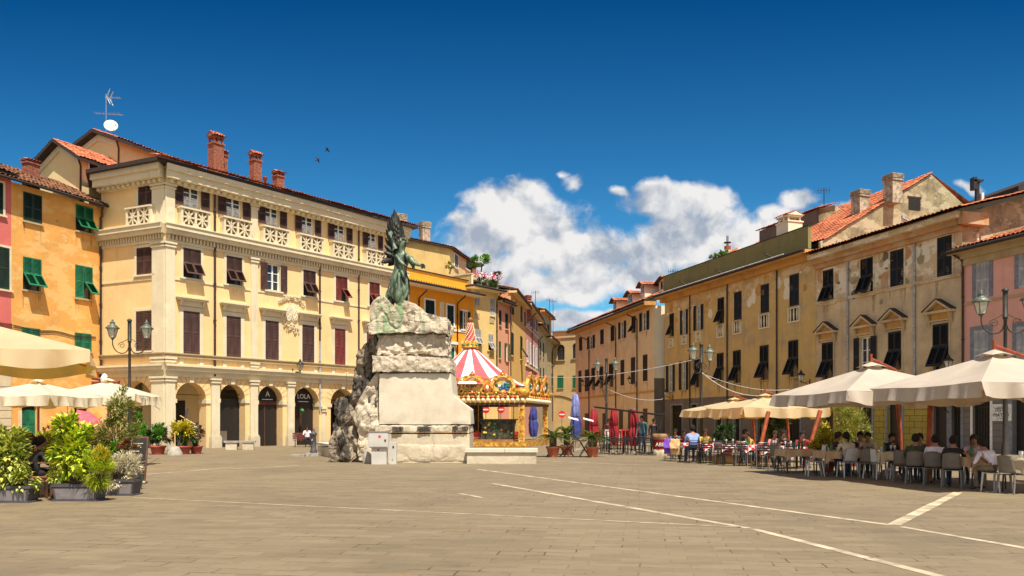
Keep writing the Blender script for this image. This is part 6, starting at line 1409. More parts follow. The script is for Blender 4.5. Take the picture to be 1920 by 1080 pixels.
mb.lathe([(0.55, 6.5), (0.62, 6.58), (0.45, 6.66), (0.40, 6.8)], 'gold', 16); mb.build('crown', CR)
mb = MB(); mb.lathe([(0.42, 6.75), (0.28, 7.2), (0.18, 7.8), (0.10, 8.3)], 'tent_pink', 10)
for j in range(13):
    z = 6.9+j*0.105; r = 0.42-0.02*j
    for k in range(8): a = 2*pi*k/8+j*0.2; mb.ball((r*cos(a), r*sin(a), z), 0.055, 'bulb', 4)
mb.build('spire', CR); mb = MB(); mb.ball((0, 0, 8.42), 0.17, 'wood', 10); mb.build('finial', CR)
def edge_M(p, q):
    d = (q-p).normalized(); return Matrix.Translation((p.x, p.y, 0)) @ Matrix.Rotation(atan2(d.y, d.x), 4, 'Z'), (q-p).length
def ring(mb, cx, cz, r0, r1, a0, a1, y0, y1, mat, n=14):
    for k in range(n):
        b0, b1 = lerp(a0, a1, k/n), lerp(a0, a1, (k+1)/n)
        mb.prism([(cx+r0*cos(b0), cz+r0*sin(b0)), (cx+r1*cos(b0), cz+r1*sin(b0)), (cx+r1*cos(b1), cz+r1*sin(b1)), (cx+r0*cos(b1), cz+r0*sin(b1))], y0, y1, mat)
for ei, (p, q, npan) in enumerate(((cq[0], cq[1], 3.5), (cq[1], cq[2], 3), (cq[3], cq[0], 3), (cq[2], cq[3], 3))):
    M_, L = edge_M(p, q); mb = MB(M_); mb.box(0, L, 0.0, 0.22, 2.78, 3.05, 'gold_light'); mb.box(0, L, 0.02, 0.25, 2.62, 2.777, 'dark_wood'); mb.box(0, L, 0.08, 0.16, 3.05, 3.35, 'gold_light')
    mb.tube([(0, -0.03, 3.16), (L, -0.03, 3.16)], 0.05, 'gold_red', 6); mb.build('beam', CR)
    if ei < 2 or True:
        mb = MB(M_); nb_ = int(L/0.31)
        for k in range(nb_): mb.ball(((k+0.5)*L/nb_, -0.08, 2.94), 0.125, 'bulb', 8); mb.ball(((k+0.5)*L/nb_, -0.03, 3.12), 0.12, 'gold_red' if k % 2 else 'gold_light', 6)
        b_ = mb.build('light_bulbs', CR); tag(b_, 'row of round cream lamps')
    pan = 1.94 if ei == 0 else 2.15; x = L-pan*0.5-0.45 if ei == 0 else pan*0.5+0.2; k = 0
    while 0.6 < x < L-0.4:
        mb = MB(M_); ring(mb, x, 3.75, 0.62, 0.80, -0.25, pi+0.25, -0.08, 0.10, 'gold_light', 16); ring(mb, x, 3.75, 0.56, 0.63, -0.1, pi+0.1, -0.05, 0.08, 'gold_red', 12)
        for sg in (-1, 1): ring(mb, x+sg*0.72, 3.52, 0.10, 0.22, 0, 2*pi, -0.10, 0.08, 'gold', 10); ring(mb, x+sg*0.42, 4.32, 0.07, 0.17, 0, 2*pi, -0.10, 0.06, 'gold', 8); ring(mb, x+sg*0.35, 3.30, 0.06, 0.16, 0, 2*pi, -0.10, 0.06, 'gold', 8)
        mb.prism([(x-0.2, 4.52), (x+0.2, 4.52), (x, 4.78)], -0.1, 0.06, 'gold_red'); mb.ball((x, -0.05, 4.56), 0.10, 'gold', 6)
        for j in range(7): mb.ball((x-0.42+j*0.14, -0.06, 3.38+0.05*(j % 2)), 0.09, 'gold_red' if j % 3 else 'gold_light', 6)
        mb.build('rounding_board', CR)
        mb = MB(M_); mb.prism([(x+0.58*cos(a_/10*pi), 3.72+0.58*sin(a_/10*pi)) for a_ in range(11)]+[(x-0.5, 3.5), (x+0.5, 3.5)], 0.02, 0.05, 'gold_light')
        rr = random.Random(k*7+ei)
        for j in range(16): px_, pz_ = x+rr.uniform(-0.38, 0.38), 3.62+abs(rr.gauss(0, 0.22)); mb.ball((px_, 0.0, min(pz_, 4.12)), rr.uniform(0.06, 0.13), [('painted_blue', 'painted_green', 'painted_blue', 'tent_white'), ('wood', 'gold', 'painted_yellow', 'dark_wood'), ('painted_blue', 'painted_green', 'painted_green', 'tent_white')][(k+ei) % 3 if ei == 0 else 2][j % 4], 6, (1.3, 0.4, 1))
        mb.build('painted_panel', CR)
        sxx = x-pan/2 if ei == 0 else x+pan/2
        if 0.3 < sxx < L-0.2:
            mb = MB(M_); mb.prism([(sxx-0.30, 3.95), (sxx-0.18, 3.45), (sxx, 3.2), (sxx+0.18, 3.45), (sxx+0.30, 3.95), (sxx+0.12, 4.1), (sxx-0.12, 4.1)], -0.12, 0.05, 'gold')
            ring(mb, sxx, 3.72, 0.17, 0.24, 0, 2*pi, -0.17, -0.12, 'gold_red', 12); mb.ball((sxx, -0.14, 3.72), 0.13, 'bulb', 8, (0.9, 0.5, 1.4))
            mb.prism([(sxx-0.42, 4.42), (sxx-0.12, 4.1), (sxx+0.12, 4.1), (sxx+0.42, 4.42), (sxx+0.1, 4.28), (sxx, 4.4), (sxx-0.1, 4.28)], -0.10, 0.05, 'gold'); mb.build('shield', CR)
        x += -pan if ei == 0 else pan; k += 1
for i, p in enumerate(cq):
    mb = MB(); c_ = (p.x*0.985, p.y*0.985, 0)
    M_, L = edge_M(cq[0], cq[1]); mb.M = Matrix.Translation(c_) @ Matrix.Rotation(atan2((cq[1]-cq[0]).y, (cq[1]-cq[0]).x), 4, 'Z')
    mb.box(-0.36, 0.0, -0.02, 0.25, 0.3, 2.75, 'gold_light'); mb.box(-0.32, -0.05, -0.05, -0.021, 0.5, 2.6, 'gold')
    for z in (1.0, 1.75, 2.4): mb.ball((-0.19, -0.06, z), 0.09, 'gold_red', 8, (0.8, 0.4, 1.8 if z == 1.75 else 1.0))
    mb.lathe([(0.10, 0), (0.10, 2.5), (0.16, 2.7), (0.42, 3.05), (0.46, 3.3), (0.1, 3.32)], 'gold', 10, (-0.1, 0.1, 0.3))
    mb.build('corner_post', CR)
for (x, y) in ((-2.2, -0.9), (0.6, -1.4), (1.9, 0.8), (-0.5, 1.6), (2.9, 0.3), (-3.2, 1.0)):
    mb = MB(); mb.tube([(x, y, 0.33), (x, y, 3.4)], 0.03, 'gold', 6); mb.build('pole', CR)
mb = MB(); mb.lathe([(1.0, 0.33), (1.0, 1.1), (0.85, 2.0), (0.9, 3.9)], 'scenery_dark', 12)
for k in range(12): a = 2*pi*k/12; mb.box(cos(a)*1.0-0.12, cos(a)*1.0+0.12, sin(a)*1.0-0.12, sin(a)*1.0+0.12, 0.5, 1.0, 'gold')
mb.build('centre_drum', CR)
def cab(x, y, rz, c1, c2):
    M_ = Matrix.Translation((x, y, 0.38)) @ Matrix.Rotation(rz, 4, 'Z'); mb = MB(M_)
    mb.prism([(-0.8, 0), (0.8, 0), (0.95, 0.35), (0.8, 0.55), (0.2, 0.5), (0.1, 0.32), (-0.35, 0.32), (-0.55, 0.85), (-0.85, 0.95)], -0.35, 0.35, c1); mb.box(-0.85, 0.9, -0.37, 0.37, 0.12, 0.2, c2); mb.ball((0.85, 0, 0.35), 0.16, 'bulb', 8); mb.tube([(0.15, 0, 0.5), (-0.05, 0, 0.75)], 0.03, 'iron', 5); mb.build('ride_car', CR)
cab(-0.2, -2.2, 0.2, 'painted_red', 'painted_yellow'); cab(2.6, -0.7, 1.2, 'painted_red', 'painted_yellow'); cab(1.7, 1.4, 2.5, 'painted_yellow', 'painted_blue')
mb = MB(); M_ = Matrix.Translation((1.9, -2.6, 0.33)) @ Matrix.Rotation(-0.1, 4, 'Z'); mb.M = M_
mb.prism([(-1.1, 0.1), (1.0, 0.1), (1.05, 0.9), (1.15, 1.35), (-1.2, 1.35), (-1.0, 1.0)], -0.25, 0.5, 'scenery_dark'); mb.box(-1.25, 1.25, -0.4, 0.6, 1.352, 1.42, 'dark_wood')
rr = random.Random(8)
for k in range(14): mb.ball((rr.uniform(-0.9, 0.9), -0.27, rr.uniform(0.3, 1.2)), 0.08, 'painted_green' if k % 2 else 'gold', 6, (1.2, 0.4, 1))
mb.build('carved_counter', CR)
mb = MB(); M_ = Matrix.Translation((1.9, -2.75, 0.33)) @ Matrix.Rotation(-0.1, 4, 'Z'); mb.M = M_; mb.box(-1.5, 1.0, -0.25, 0.1, -0.3, 0.12, 'wood'); mb.build('step', CR)

# ================================================================== lamps
def lantern(mb, p, s=1.0, glass='lamp_glass', cap='lamp_cap'):
    x, y, z = p
    mb.lathe([(0.10*s, 0), (0.115*s, 0.02*s), (0.20*s, 0.36*s), (0.20*s, 0.37*s)], glass, 4, p, smooth=False, sq=True)
    for k in range(4): a = pi/4+k*pi/2; mb.tube([(x+0.115*s*cos(a), y+0.115*s*sin(a), z+0.02*s), (x+0.21*s*cos(a), y+0.21*s*sin(a), z+0.37*s)], 0.014*s, cap, 4)
    mb.lathe([(0.26*s, 0.36*s), (0.27*s, 0.39*s), (0.15*s, 0.50*s), (0.10*s, 0.53*s), (0.09*s, 0.58*s), (0.11*s, 0.60*s), (0.03*s, 0.66*s), (0.045*s, 0.70*s), (0.01*s, 0.74*s)], cap, 12, p)
    mb.lathe([(0.03*s, -0.10*s), (0.05*s, -0.05*s), (0.11*s, 0.0)], cap, 8, p)
def lamp_post(label, px, D, ztop, arm, s=1.0):
    r = thing('street_lamp', label, 'street lamp', at(px, D), 0, 'two armed iron street lamps of the square'); H = ztop
    mb = MB(); mb.lathe([(0.20, 0), (0.20, 0.10), (0.13, 0.25), (0.11, 0.8), (0.075, 0.95), (0.07, 2.6), (0.085, 2.65), (0.055, 2.72), (0.05, H-0.9), (0.075, H-0.87), (0.075, H-0.82), (0.05, H-0.8), (0.05, H)], 'lamp_iron', 12)
    mb.tube([(0.05, 0, H-0.9), (0.05, 0, H+0.02)], 0.03, 'lamp_iron', 6); mb.tube([(-0.05, 0, H-0.9), (-0.05, 0, H-0.02)], 0.03, 'lamp_iron', 6); mb.lathe([(0.10, -0.05), (0.10, 0.0), (0.02, 0.06)], 'lamp_iron', 8, (0, 0, H)); mb.build('post', r)
    A = Vector((cos(arm), sin(arm), 0))
    for sg in (-1, 1):
        mb = MB(); P_ = []
        for k in range(15):     # sweeping arm: out from the post, down, then up to the lantern
            t_ = k/14; a = pi*0.98*t_; P_.append(A*sg*(0.05+0.30*(1-cos(a))*s)+Vector((0, 0, H-1.10-0.28*sin(a)+0.20*t_*t_)))
        mb.tube(P_, 0.022, 'lamp_iron', 6)
        mb.tube([P_[-1], P_[-1]+Vector((0, 0, 0.12))], 0.02, 'lamp_iron', 6)
        Q = [A*sg*(0.30+0.13*cos(a*0.55)*(1-a/22))+Vector((0, 0, H-1.02+0.13*sin(a*0.55)*(1-a/22))) for a in range(0, 18)]; mb.tube(Q, 0.012, 'lamp_iron', 5)
        mb.tube([A*sg*0.05+Vector((0, 0, H-0.75)), A*sg*0.2+Vector((0, 0, H-0.85)), A*sg*0.42+Vector((0, 0, H-0.95))], 0.012, 'lamp_iron', 5)
        mb.build('arm', r); mb = MB(); lantern(mb, P_[-1]+Vector((0, 0, 0.2)), s*1.0); mb.build('lantern', r)
    return r
lamp_post('tall iron street lamp with two lanterns in front of the arcaded palazzo, left', 243, 32, zat(600, 32), 0.12)
lamp_post('iron street lamp with two lanterns before the peach building, farthest away', 1137, 47, zat(672, 47), -0.75)
lamp_post('iron street lamp with two lanterns rising behind the smallest cream umbrella', 1315, 36, zat(645, 36), 0.75)
lamp_post('iron street lamp with two large lanterns before the salmon house, nearest the right edge', 1885, 24.5, zat(543, 24.5), -0.35)
def wall_lamp(label, P, rz, s=0.9, dx=0.7, group='wall lanterns on the house fronts'):
    r = thing('wall_lamp', label, 'wall lamp', P, rz, group); mb = MB(); mb.tube([(0, 0.0, -0.35), (0, -dx*0.5, -0.22), (0, -dx, -0.15)], 0.02, 'iron', 6); mb.tube([(0, 0, -0.1), (0, -dx*0.4, -0.16), (0, -dx, -0.15)], 0.015, 'iron', 5); mb.box(-0.04, 0.04, -0.03, 0, -0.5, 0.05, 'iron')
    mb.build('bracket', r); mb = MB(); lantern(mb, (0, -dx, -0.05), s, 'lamp_glass', 'iron'); mb.build('lantern', r)
def onwall(F, px, py): s = F.s_(px, 0.7); p = Vector((F.P0.x, F.P0.y))+F.d*s; return (p.x, p.y, F.z_(px, py))
wall_lamp('wall lantern on the arcaded palazzo above the LOLA arch', onwall(PF, 561, 694), PF.ang, 1.0, 0.8)
wall_lamp('wall lantern at the far left end of the peach building', onwall(FR1, 1092, 722), FR1.ang)
wall_lamp('wall lantern on the peach building behind the awning shutters', onwall(FR1, 1180, 718), FR1.ang)
wall_lamp('wall lantern on the dark corner between the peach and mustard buildings', onwall(FR2, 1249, 742), FR2.ang)
wall_lamp('wall lantern on the mustard building right of its last window', onwall(FR2, 1502, 714), FR2.ang, 1.0)
wall_lamp('wall lantern on the tan building below its rightmost pediment', onwall(FR3, 1778, 690), FR3.ang, 1.0)
# strings of lights and cables across the square
def cable(name, label, p, q, sag, r, mat, cat='cable'):
    p, q = Vector(p), Vector(q); mb = MB(); mb.tube([p*(1-t/20)+q*(t/20)-Vector((0, 0, sag*4*(t/20)*(1-t/20)))-p for t in range(21)], r, mat, 5); o = mb.build(name); o.location = p; tag(o, label, cat); return o
cable('string_lights', 'pale blue string of lights from the third street lamp toward the street end', at(1312, 36, zat(672, 36)), at(1000, 66, zat(704, 66)), 0.45, 0.016, 'string_white', 'string lights')
cable('cable', 'thin cable from the third street lamp to the cream umbrella arm', at(1316, 36, zat(698, 36)), at(1440, 31, zat(741, 31)), 0.35, 0.013, 'string_white')
cable('cable', 'upper thin cable from the third street lamp past the mustard building', at(1316, 36, zat(700, 36)), at(1480, 45, zat(730, 45)), 0.3, 0.012, 'string_white')
cable('cable', 'thin cable below the string lights before the peach building', at(1140, 47, zat(730, 47)), at(1243, 60, zat(748, 60)), 0.3, 0.015, 'string_white')
# ================================================================== umbrellas
AX = Vector((0.987, 0.16)); AY = Vector((-0.16, 0.987))
def canopy_mesh(mb, S, ze, za, val, mat, cols=10, sag=0.12, vent=True, scal=0.06, seed=0):
    """square canopy: four sagging panels, scalloped valance, small raised vent"""
    h = S/2; rr = random.Random(seed); N = 7
    cs = [(-h, -h), (h, -h), (h, h), (-h, h)]
    for e in range(4):
        a, b = Vector(cs[e]), Vector(cs[(e+1) % 4]); grid = []
        for j in range(N+1):
            f = j/N; row = []
            for i in range(cols+1):
                u = i/cols; p = (a*(1-u)+b*u)*f; z = lerp(za, ze, f)-sag*sin(f*pi)*sin(u*pi)+0.018*sin(u*pi)*sin(f*17+u*9+seed)*f
                if f > 0.85: z -= 0.05*sin(u*pi)*(f-0.85)/0.15
                row.append((p.x, p.y, z))
            grid += row
        mb.add(grid, [(j*(cols+1)+i, j*(cols+1)+i+1, (j+1)*(cols+1)+i+1, (j+1)*(cols+1)+i) for j in range(N) for i in range(cols)], mat, True)
        n_ = Vector(((b-a).y, -(b-a).x)).normalized(); M2 = cols*4; P_ = []
        ph = rr.uniform(0, 6)
        for lev in range(4):
            for i in range(M2+1):
                u = i/M2; p = a*(1-u)+b*u; ez = ze-0.05*sin(u*pi)
                wv = (0.07*sin(u*23+ph)+0.05*sin(u*47+ph*2))*lev/3+0.03*lev/3; drop = val*lev/3*(1+0.14*sin(u*13+ph)+(scal/val)*abs(sin(u*pi*2)))
                q = p+n_*wv; P_.append((q.x, q.y, ez-drop))
        mb.add(P_, [(l*(M2+1)+i, l*(M2+1)+i+1, (l+1)*(M2+1)+i+1, (l+1)*(M2+1)+i) for l in range(3) for i in range(M2)], mat, True)
    if vent:
        v = 0.16*S/2; t = lerp(za, ze, 0.12)
        for e in range(4):
            a, b = Vector(cs[e])*0.15, Vector(cs[(e+1) % 4])*0.15
            mb.add([(a.x, a.y, t+0.05), ((a+b).x/2, (a+b).y/2, t+0.10), (b.x, b.y, t+0.05), (0, 0, za+0.12)], [(0, 1, 3), (1, 2, 3)], mat, True)
def umbrella(label, cx, cy, rz, S, ze, za, mat='canvas_cream', mast=None, arm=True, val=0.28, centre_pole=False, seed=0, group='square cream umbrellas of the cafes', wood='orange_wood', orange=True):
    r = thing('patio_umbrella', label, 'umbrella', (cx, cy, 0), rz, group)
    mb = MB(); canopy_mesh(mb, S, ze, za, val, mat, seed=seed); mb.build('canopy', r)
    mb = MB(); h = S/2
    for (x, y) in ((-h, -h), (h, -h), (h, h), (-h, h), (0, -h), (0, h), (-h, 0), (h, 0)):
        mb.tube([(0, 0, za-0.12), (x*0.5, y*0.5, (za+ze)/2-0.16), (x*0.97, y*0.97, ze-0.06)], 0.018, wood if orange else 'aluminium', 5)
    mb.tube([(0, 0, za-0.5), (0, 0, za+0.16)], 0.04, wood, 8); mb.build('ribs', r)
    if centre_pole:
        mb = MB(); mb.tube([(0, 0, 0), (0, 0, za)], 0.035, wood if orange else 'aluminium', 8); mb.box(-0.35, 0.35, -0.35, 0.35, 0.004, 0.08, 'bin_stone'); mb.build('pole', r)
    if mast:
        mx_, my_ = mast; mb = MB(); ln = 0.25
        top = Vector((mx_*0.75, my_*0.75, za-0.02)); mb.tube([(mx_, my_, 0.05), (mx_*0.93, my_*0.93, 1.3), top], 0.06, wood, 8)
        mb.box(mx_-0.4, mx_+0.4, my_-0.4, my_+0.4, 0.004, 0.08, 'bin_stone'); mb.build('mast', r)
        if arm:
            mb = MB(); mb.tube([top, (0, 0, za+0.20)], 0.045, wood, 6); mb.tube([(0, 0, za+0.05), (0, 0, za+0.34)], 0.035, wood, 6); mb.build('arm', r)
    return r
def from_near(px, D, S):      # centre of a square whose corner nearest the camera stands at column px
    n = Vector(at(px, D).xy); return n+AX*S/2+AY*S/2
ua = atan2(AX.y, AX.x)
c_ = from_near(1840, 17.0, 4.0); umbrella('largest cream umbrella, nearest the right edge, over the beige tables', c_.x, c_.y, ua, 4.0, zat(716, 17.3), zat(664, 19.3), mast=(2.2, 1.0), seed=1)
c_ = from_near(1588, 20.6, 4.0); umbrella('second large cream umbrella, left of the largest one, with an orange arm on top', c_.x, c_.y, ua, 4.0, zat(732, 20.6), zat(686, 22.9), mast=(2.1, 1.6), seed=2)
c_ = from_near(1394, 29.8, 3.5); umbrella('low cream umbrella with glowing yellow hem, partly behind the second large umbrella', c_.x, c_.y, ua, 3.5, zat(763, 29.8), zat(743, 31.8), 'canvas_yellow', mast=(1.9, 1.6), val=0.32, seed=3)
c_ = from_near(1337, 33.0, 3.5); umbrella('smallest and farthest cream umbrella of the right row, at its left end', c_.x, c_.y, ua+0.06, 3.4, zat(767, 33), zat(750, 35), 'canvas_yellow', mast=(1.9, 1.6), val=0.26, seed=4)
umbrella('huge cream umbrella cut off by the left edge, yellow light under it', -11.64, 17.22, atan2(0.47, 0.88), 4.5, 3.06, 3.80, 'canvas_yellow', mast=(-2.0, 1.5), val=0.29, seed=5)
umbrella('cream umbrella with guy ropes between the street lamp and the huge umbrella', at(203, 28.0).x, 28.0, 0.12, 2.7, 2.52, 3.0, 'canvas_pale', centre_pole=True, val=0.26, seed=6)
umbrella('cream umbrella half hidden below the huge one at the left', at(72, 25.5).x, 25.5, -0.10, 2.7, 2.40, 2.85, 'canvas_pale', centre_pole=True, val=0.26, seed=7)
umbrella('cream umbrella whose left part leaves the picture under the huge one', at(-70, 25.8).x, 25.8, -0.05, 2.7, 2.42, 2.87, 'canvas_pale', centre_pole=True, val=0.26, seed=8)
for i, (a, b) in enumerate(((at(141, 26.6, 2.45), at(152, 27.5, 1.0)), (at(126, 26.4, 2.3), at(128, 26.6, 1.2)), (at(267, 26.7, 2.4), at(300, 34, 2.1)))):
    mb = MB(); mb.tube([(0, 0, 0), b-a], 0.018, 'string_white', 5); o = mb.build('guy_rope', loc=a); tag(o, ['long white guy rope slanting from the left umbrella corner', 'short hanging white cord at the umbrella edge', 'white guy rope running right from the umbrella toward the arcade'][i], 'rope')
# umbrella strut props seen slanting beside the tables
for px0, y0, px1, y1, D, lab in ((1516, 846, 1538, 770, 27.5, 'slanting orange wooden prop at the right end of the red checked tables'), (1424, 846, 1441, 772, 29.5, 'slanting orange wooden prop above the red checked tables, left of the other one'), (1742, 842, 1745, 752, 21.0, 'upright dark orange post between seated guests under the big umbrellas')):
    a, b = at(px0, D, zat(y0, D)), at(px1, D+0.3, zat(y1, D+0.3)); d = b-a; a2 = a-d*(a.z/d.z); mb = MB(); mb.tube([(0, 0, 0), b-a2], 0.075, 'orange_wood', 6); o = mb.build('wooden_prop', loc=(a2.x, a2.y, 0)); tag(o, lab, 'post')
def closed_umbrella(label, px, D, zt, mat, mat2=None, r0=0.17, zb=0.9, n=44, grp=None):
    r = thing('closed_umbrella', label, 'umbrella', at(px, D), 0, grp); rr = random.Random(int(px))
    ph = rr.uniform(0, 6); wob = lambda a, z: 0.40*abs(sin(a*3.5+ph+z*1.1))-0.2+0.10*sin(z*7+ph+a)
    mb = MB(); zm = lerp(zb, zt, 0.52)
    mb.lathe([(r0*0.15, zt), (r0*0.55, zt-0.08), (r0*0.8, lerp(zt, zm, 0.5)), (r0*1.0, zm+0.05), (r0*0.82, zm)], mat2 or mat, n, wob=wob)
    mb.lathe([(r0*0.85, zm), (r0*1.15, lerp(zb, zm, 0.7)), (r0*0.95, lerp(zb, zm, 0.25)), (r0*0.7, zb)], mat, n, wob=wob); mb.build('canopy', r)
    mb = MB(); mb.tube([(0, 0, 0), (0, 0, zt+0.08)], 0.028, 'aluminium', 8); mb.box(-0.3, 0.3, -0.3, 0.3, 0.004, 0.09, 'bin_stone'); mb.build('pole', r); return r
closed_umbrella('closed blue umbrella with a pale upper half, left of the peach building', 1079, 44, zat(738, 44), 'blue_cloth', 'blue_cloth_light', 0.24, 0.5)
closed_umbrella('closed dark blue umbrella seen through the right side of the carousel', 1000, 62, zat(757, 62), 'blue_cloth', None, 0.30, 0.4)
for i, (px, D, yt, lab) in enumerate(((1113, 42.5, 766, 'leftmost closed red umbrella before the peach building'), (1151, 42, 764, 'middle closed red umbrella before the peach building'), (1189, 40.5, 768, 'rightmost closed red umbrella before the peach building'))):
    closed_umbrella(lab, px, D, zat(yt, D), 'red_cloth', None, 0.22, 0.35, grp='closed red umbrellas')
t_ = thing('umbrella_rail', 'dark horizontal rail holding the closed red umbrellas', 'rail', at(1113, 43)); mb = MB(); p0 = at(1113, 43)
mb.tube([(0, 0, zat(763, 43)), at(1247, 38.5)-p0+Vector((0, 0, zat(779, 38.5)))], 0.05, 'iron', 6); mb.build('rail', t_); mb = MB(); q = at(1240, 39)-p0; mb.tube([q+Vector((0.1, 0, 2.0)), q+Vector((-0.35, 0, 0))], 0.05, 'iron', 6); mb.build('leg', t_)
t_ = thing('pink_parasol', 'tilted pink parasol leaning among the plants, left cafe', 'umbrella', at(174, 24, 1.50), 0.2); mb = MB(Matrix.Rotation(radians(48), 4, 'Y') @ Matrix.Rotation(radians(15), 4, 'X'))
n = 8; vs = [(0, 0, 0.28)]+[(0.62*cos(2*pi*k/n), 0.62*sin(2*pi*k/n), -0.02) for k in range(n)]; mb.add(vs, [(0, 1+k, 1+(k+1) % n) for k in range(n)], 'parasol_pink'); mb.build('canopy', t_); mb = MB(Matrix.Rotation(radians(48), 4, 'Y')); mb.tube([(0, 0, 0.35), (0, 0, -0.9)], 0.015, 'wood', 6); mb.build('pole', t_)

# ================================================================== chairs
def plastic_chair(mat):
    r = thing('cafe_chair', 'x', 'chair'); mb = MB(); n = 8
    P_ = [(lerp(-0.22, 0.22, i/n), lerp(-0.21, 0.21, j/n), 0.45-0.018*cos((i/n-0.5)*pi)*1.0+0.012*((j/n-0.5)*2)**2) for j in range(n+1) for i in range(n+1)]
    mb.add(P_, [(j*(n+1)+i, j*(n+1)+i+1, (j+1)*(n+1)+i+1, (j+1)*(n+1)+i) for j in range(n) for i in range(n)], mat, True); mb.box(-0.21, 0.21, -0.2, 0.2, 0.415, 0.43, mat); mb.build('seat', r)
    mb = MB(); G_ = []
    for sd in (0, 1):
        for j in range(n+1):
            for i in range(n+1):
                u = i/n*2-1; v = j/n; w_ = 0.205*(1-0.10*v)*(1 if v < 0.9 else 1-(v-0.9)*1.0); G_.append((u*w_, -0.20-0.10*v+0.045*u*u-0.018*sd, 0.46+0.40*v-(0.03*u*u if v > 0.95 else 0)))
    m = (n+1)**2; F_ = [(j*(n+1)+i, j*(n+1)+i+1, (j+1)*(n+1)+i+1, (j+1)*(n+1)+i) for j in range(n) for i in range(n)]; F_ += [tuple(m+k for k in f) for f in F_]
    F_ += [(i, i+1, m+i+1, m+i) for i in range(n)]+[(n*(n+1)+i, n*(n+1)+i+1, m+n*(n+1)+i+1, m+n*(n+1)+i) for i in range(n)]+[(j*(n+1), (j+1)*(n+1), m+(j+1)*(n+1), m+j*(n+1)) for j in range(n)]+[(j*(n+1)+n, (j+1)*(n+1)+n, m+(j+1)*(n+1)+n, m+j*(n+1)+n) for j in range(n)]
    mb.add(G_, F_, mat, True); mb.build('backrest', r)
    for sx_, sy_ in ((-1, -1), (1, -1), (-1, 1), (1, 1)):
        mb = MB(); mb.tube([(sx_*0.19, sy_*0.18, 0.44), (sx_*0.215, sy_*0.215-(0.03 if sy_ < 0 else 0), 0)], [0.026, 0.019], mat, 8); mb.build('leg', r)
    return r
def metal_chair(mat, seat):
    r = thing('metal_chair', 'x', 'chair'); mb = MB(); mb.box(-0.20, 0.20, -0.2, 0.2, 0.44, 0.455, seat); mb.build('seat', r)
    mb = MB(); mb.tube([(-0.2, -0.2, 0.44), (-0.2, -0.27, 0.84), (-0.14, -0.28, 0.88), (0.14, -0.28, 0.88), (0.2, -0.27, 0.84), (0.2, -0.2, 0.44)], 0.013, mat, 6)
    for z in (0.62, 0.70, 0.78): mb.box(-0.19, 0.19, -0.262+0.02*(0.78-z)*5, -0.25+0.02*(0.78-z)*5, z-0.025, z+0.025, seat)
    mb.build('backrest', r)
    for sx_, sy_ in ((-1, -1), (1, -1), (-1, 1), (1, 1)): mb = MB(); mb.tube([(sx_*0.19, sy_*0.19, 0.45), (sx_*0.20, sy_*0.22, 0)], 0.013, mat, 6); mb.build('leg', r)
    return r
PRO = {'white': plastic_chair('chair_plastic'), 'taupe': plastic_chair('chair_taupe'), 'black': metal_chair('plastic_black', 'plastic_black'), 'grey': metal_chair('metal_grey', 'plastic_black')}
USED = set()
def chair(kind, px, D, deg, label, group):
    loc = at(px, D); rz = radians(deg)
    if kind not in USED:
        USED.add(kind); r = PRO[kind]; r.location = loc; r.rotation_euler = (0, 0, rz); r['label'] = label; r['group'] = group; return r
    return dup(PRO[kind], loc, rz, label, group=group)
def seat_person(px, D, deg, label, **kw):
    return person(label, at(px, D), radians(deg), **kw)
GW = 'chairs of the right hand cafe'; GP = 'guests seated at the right hand cafe'
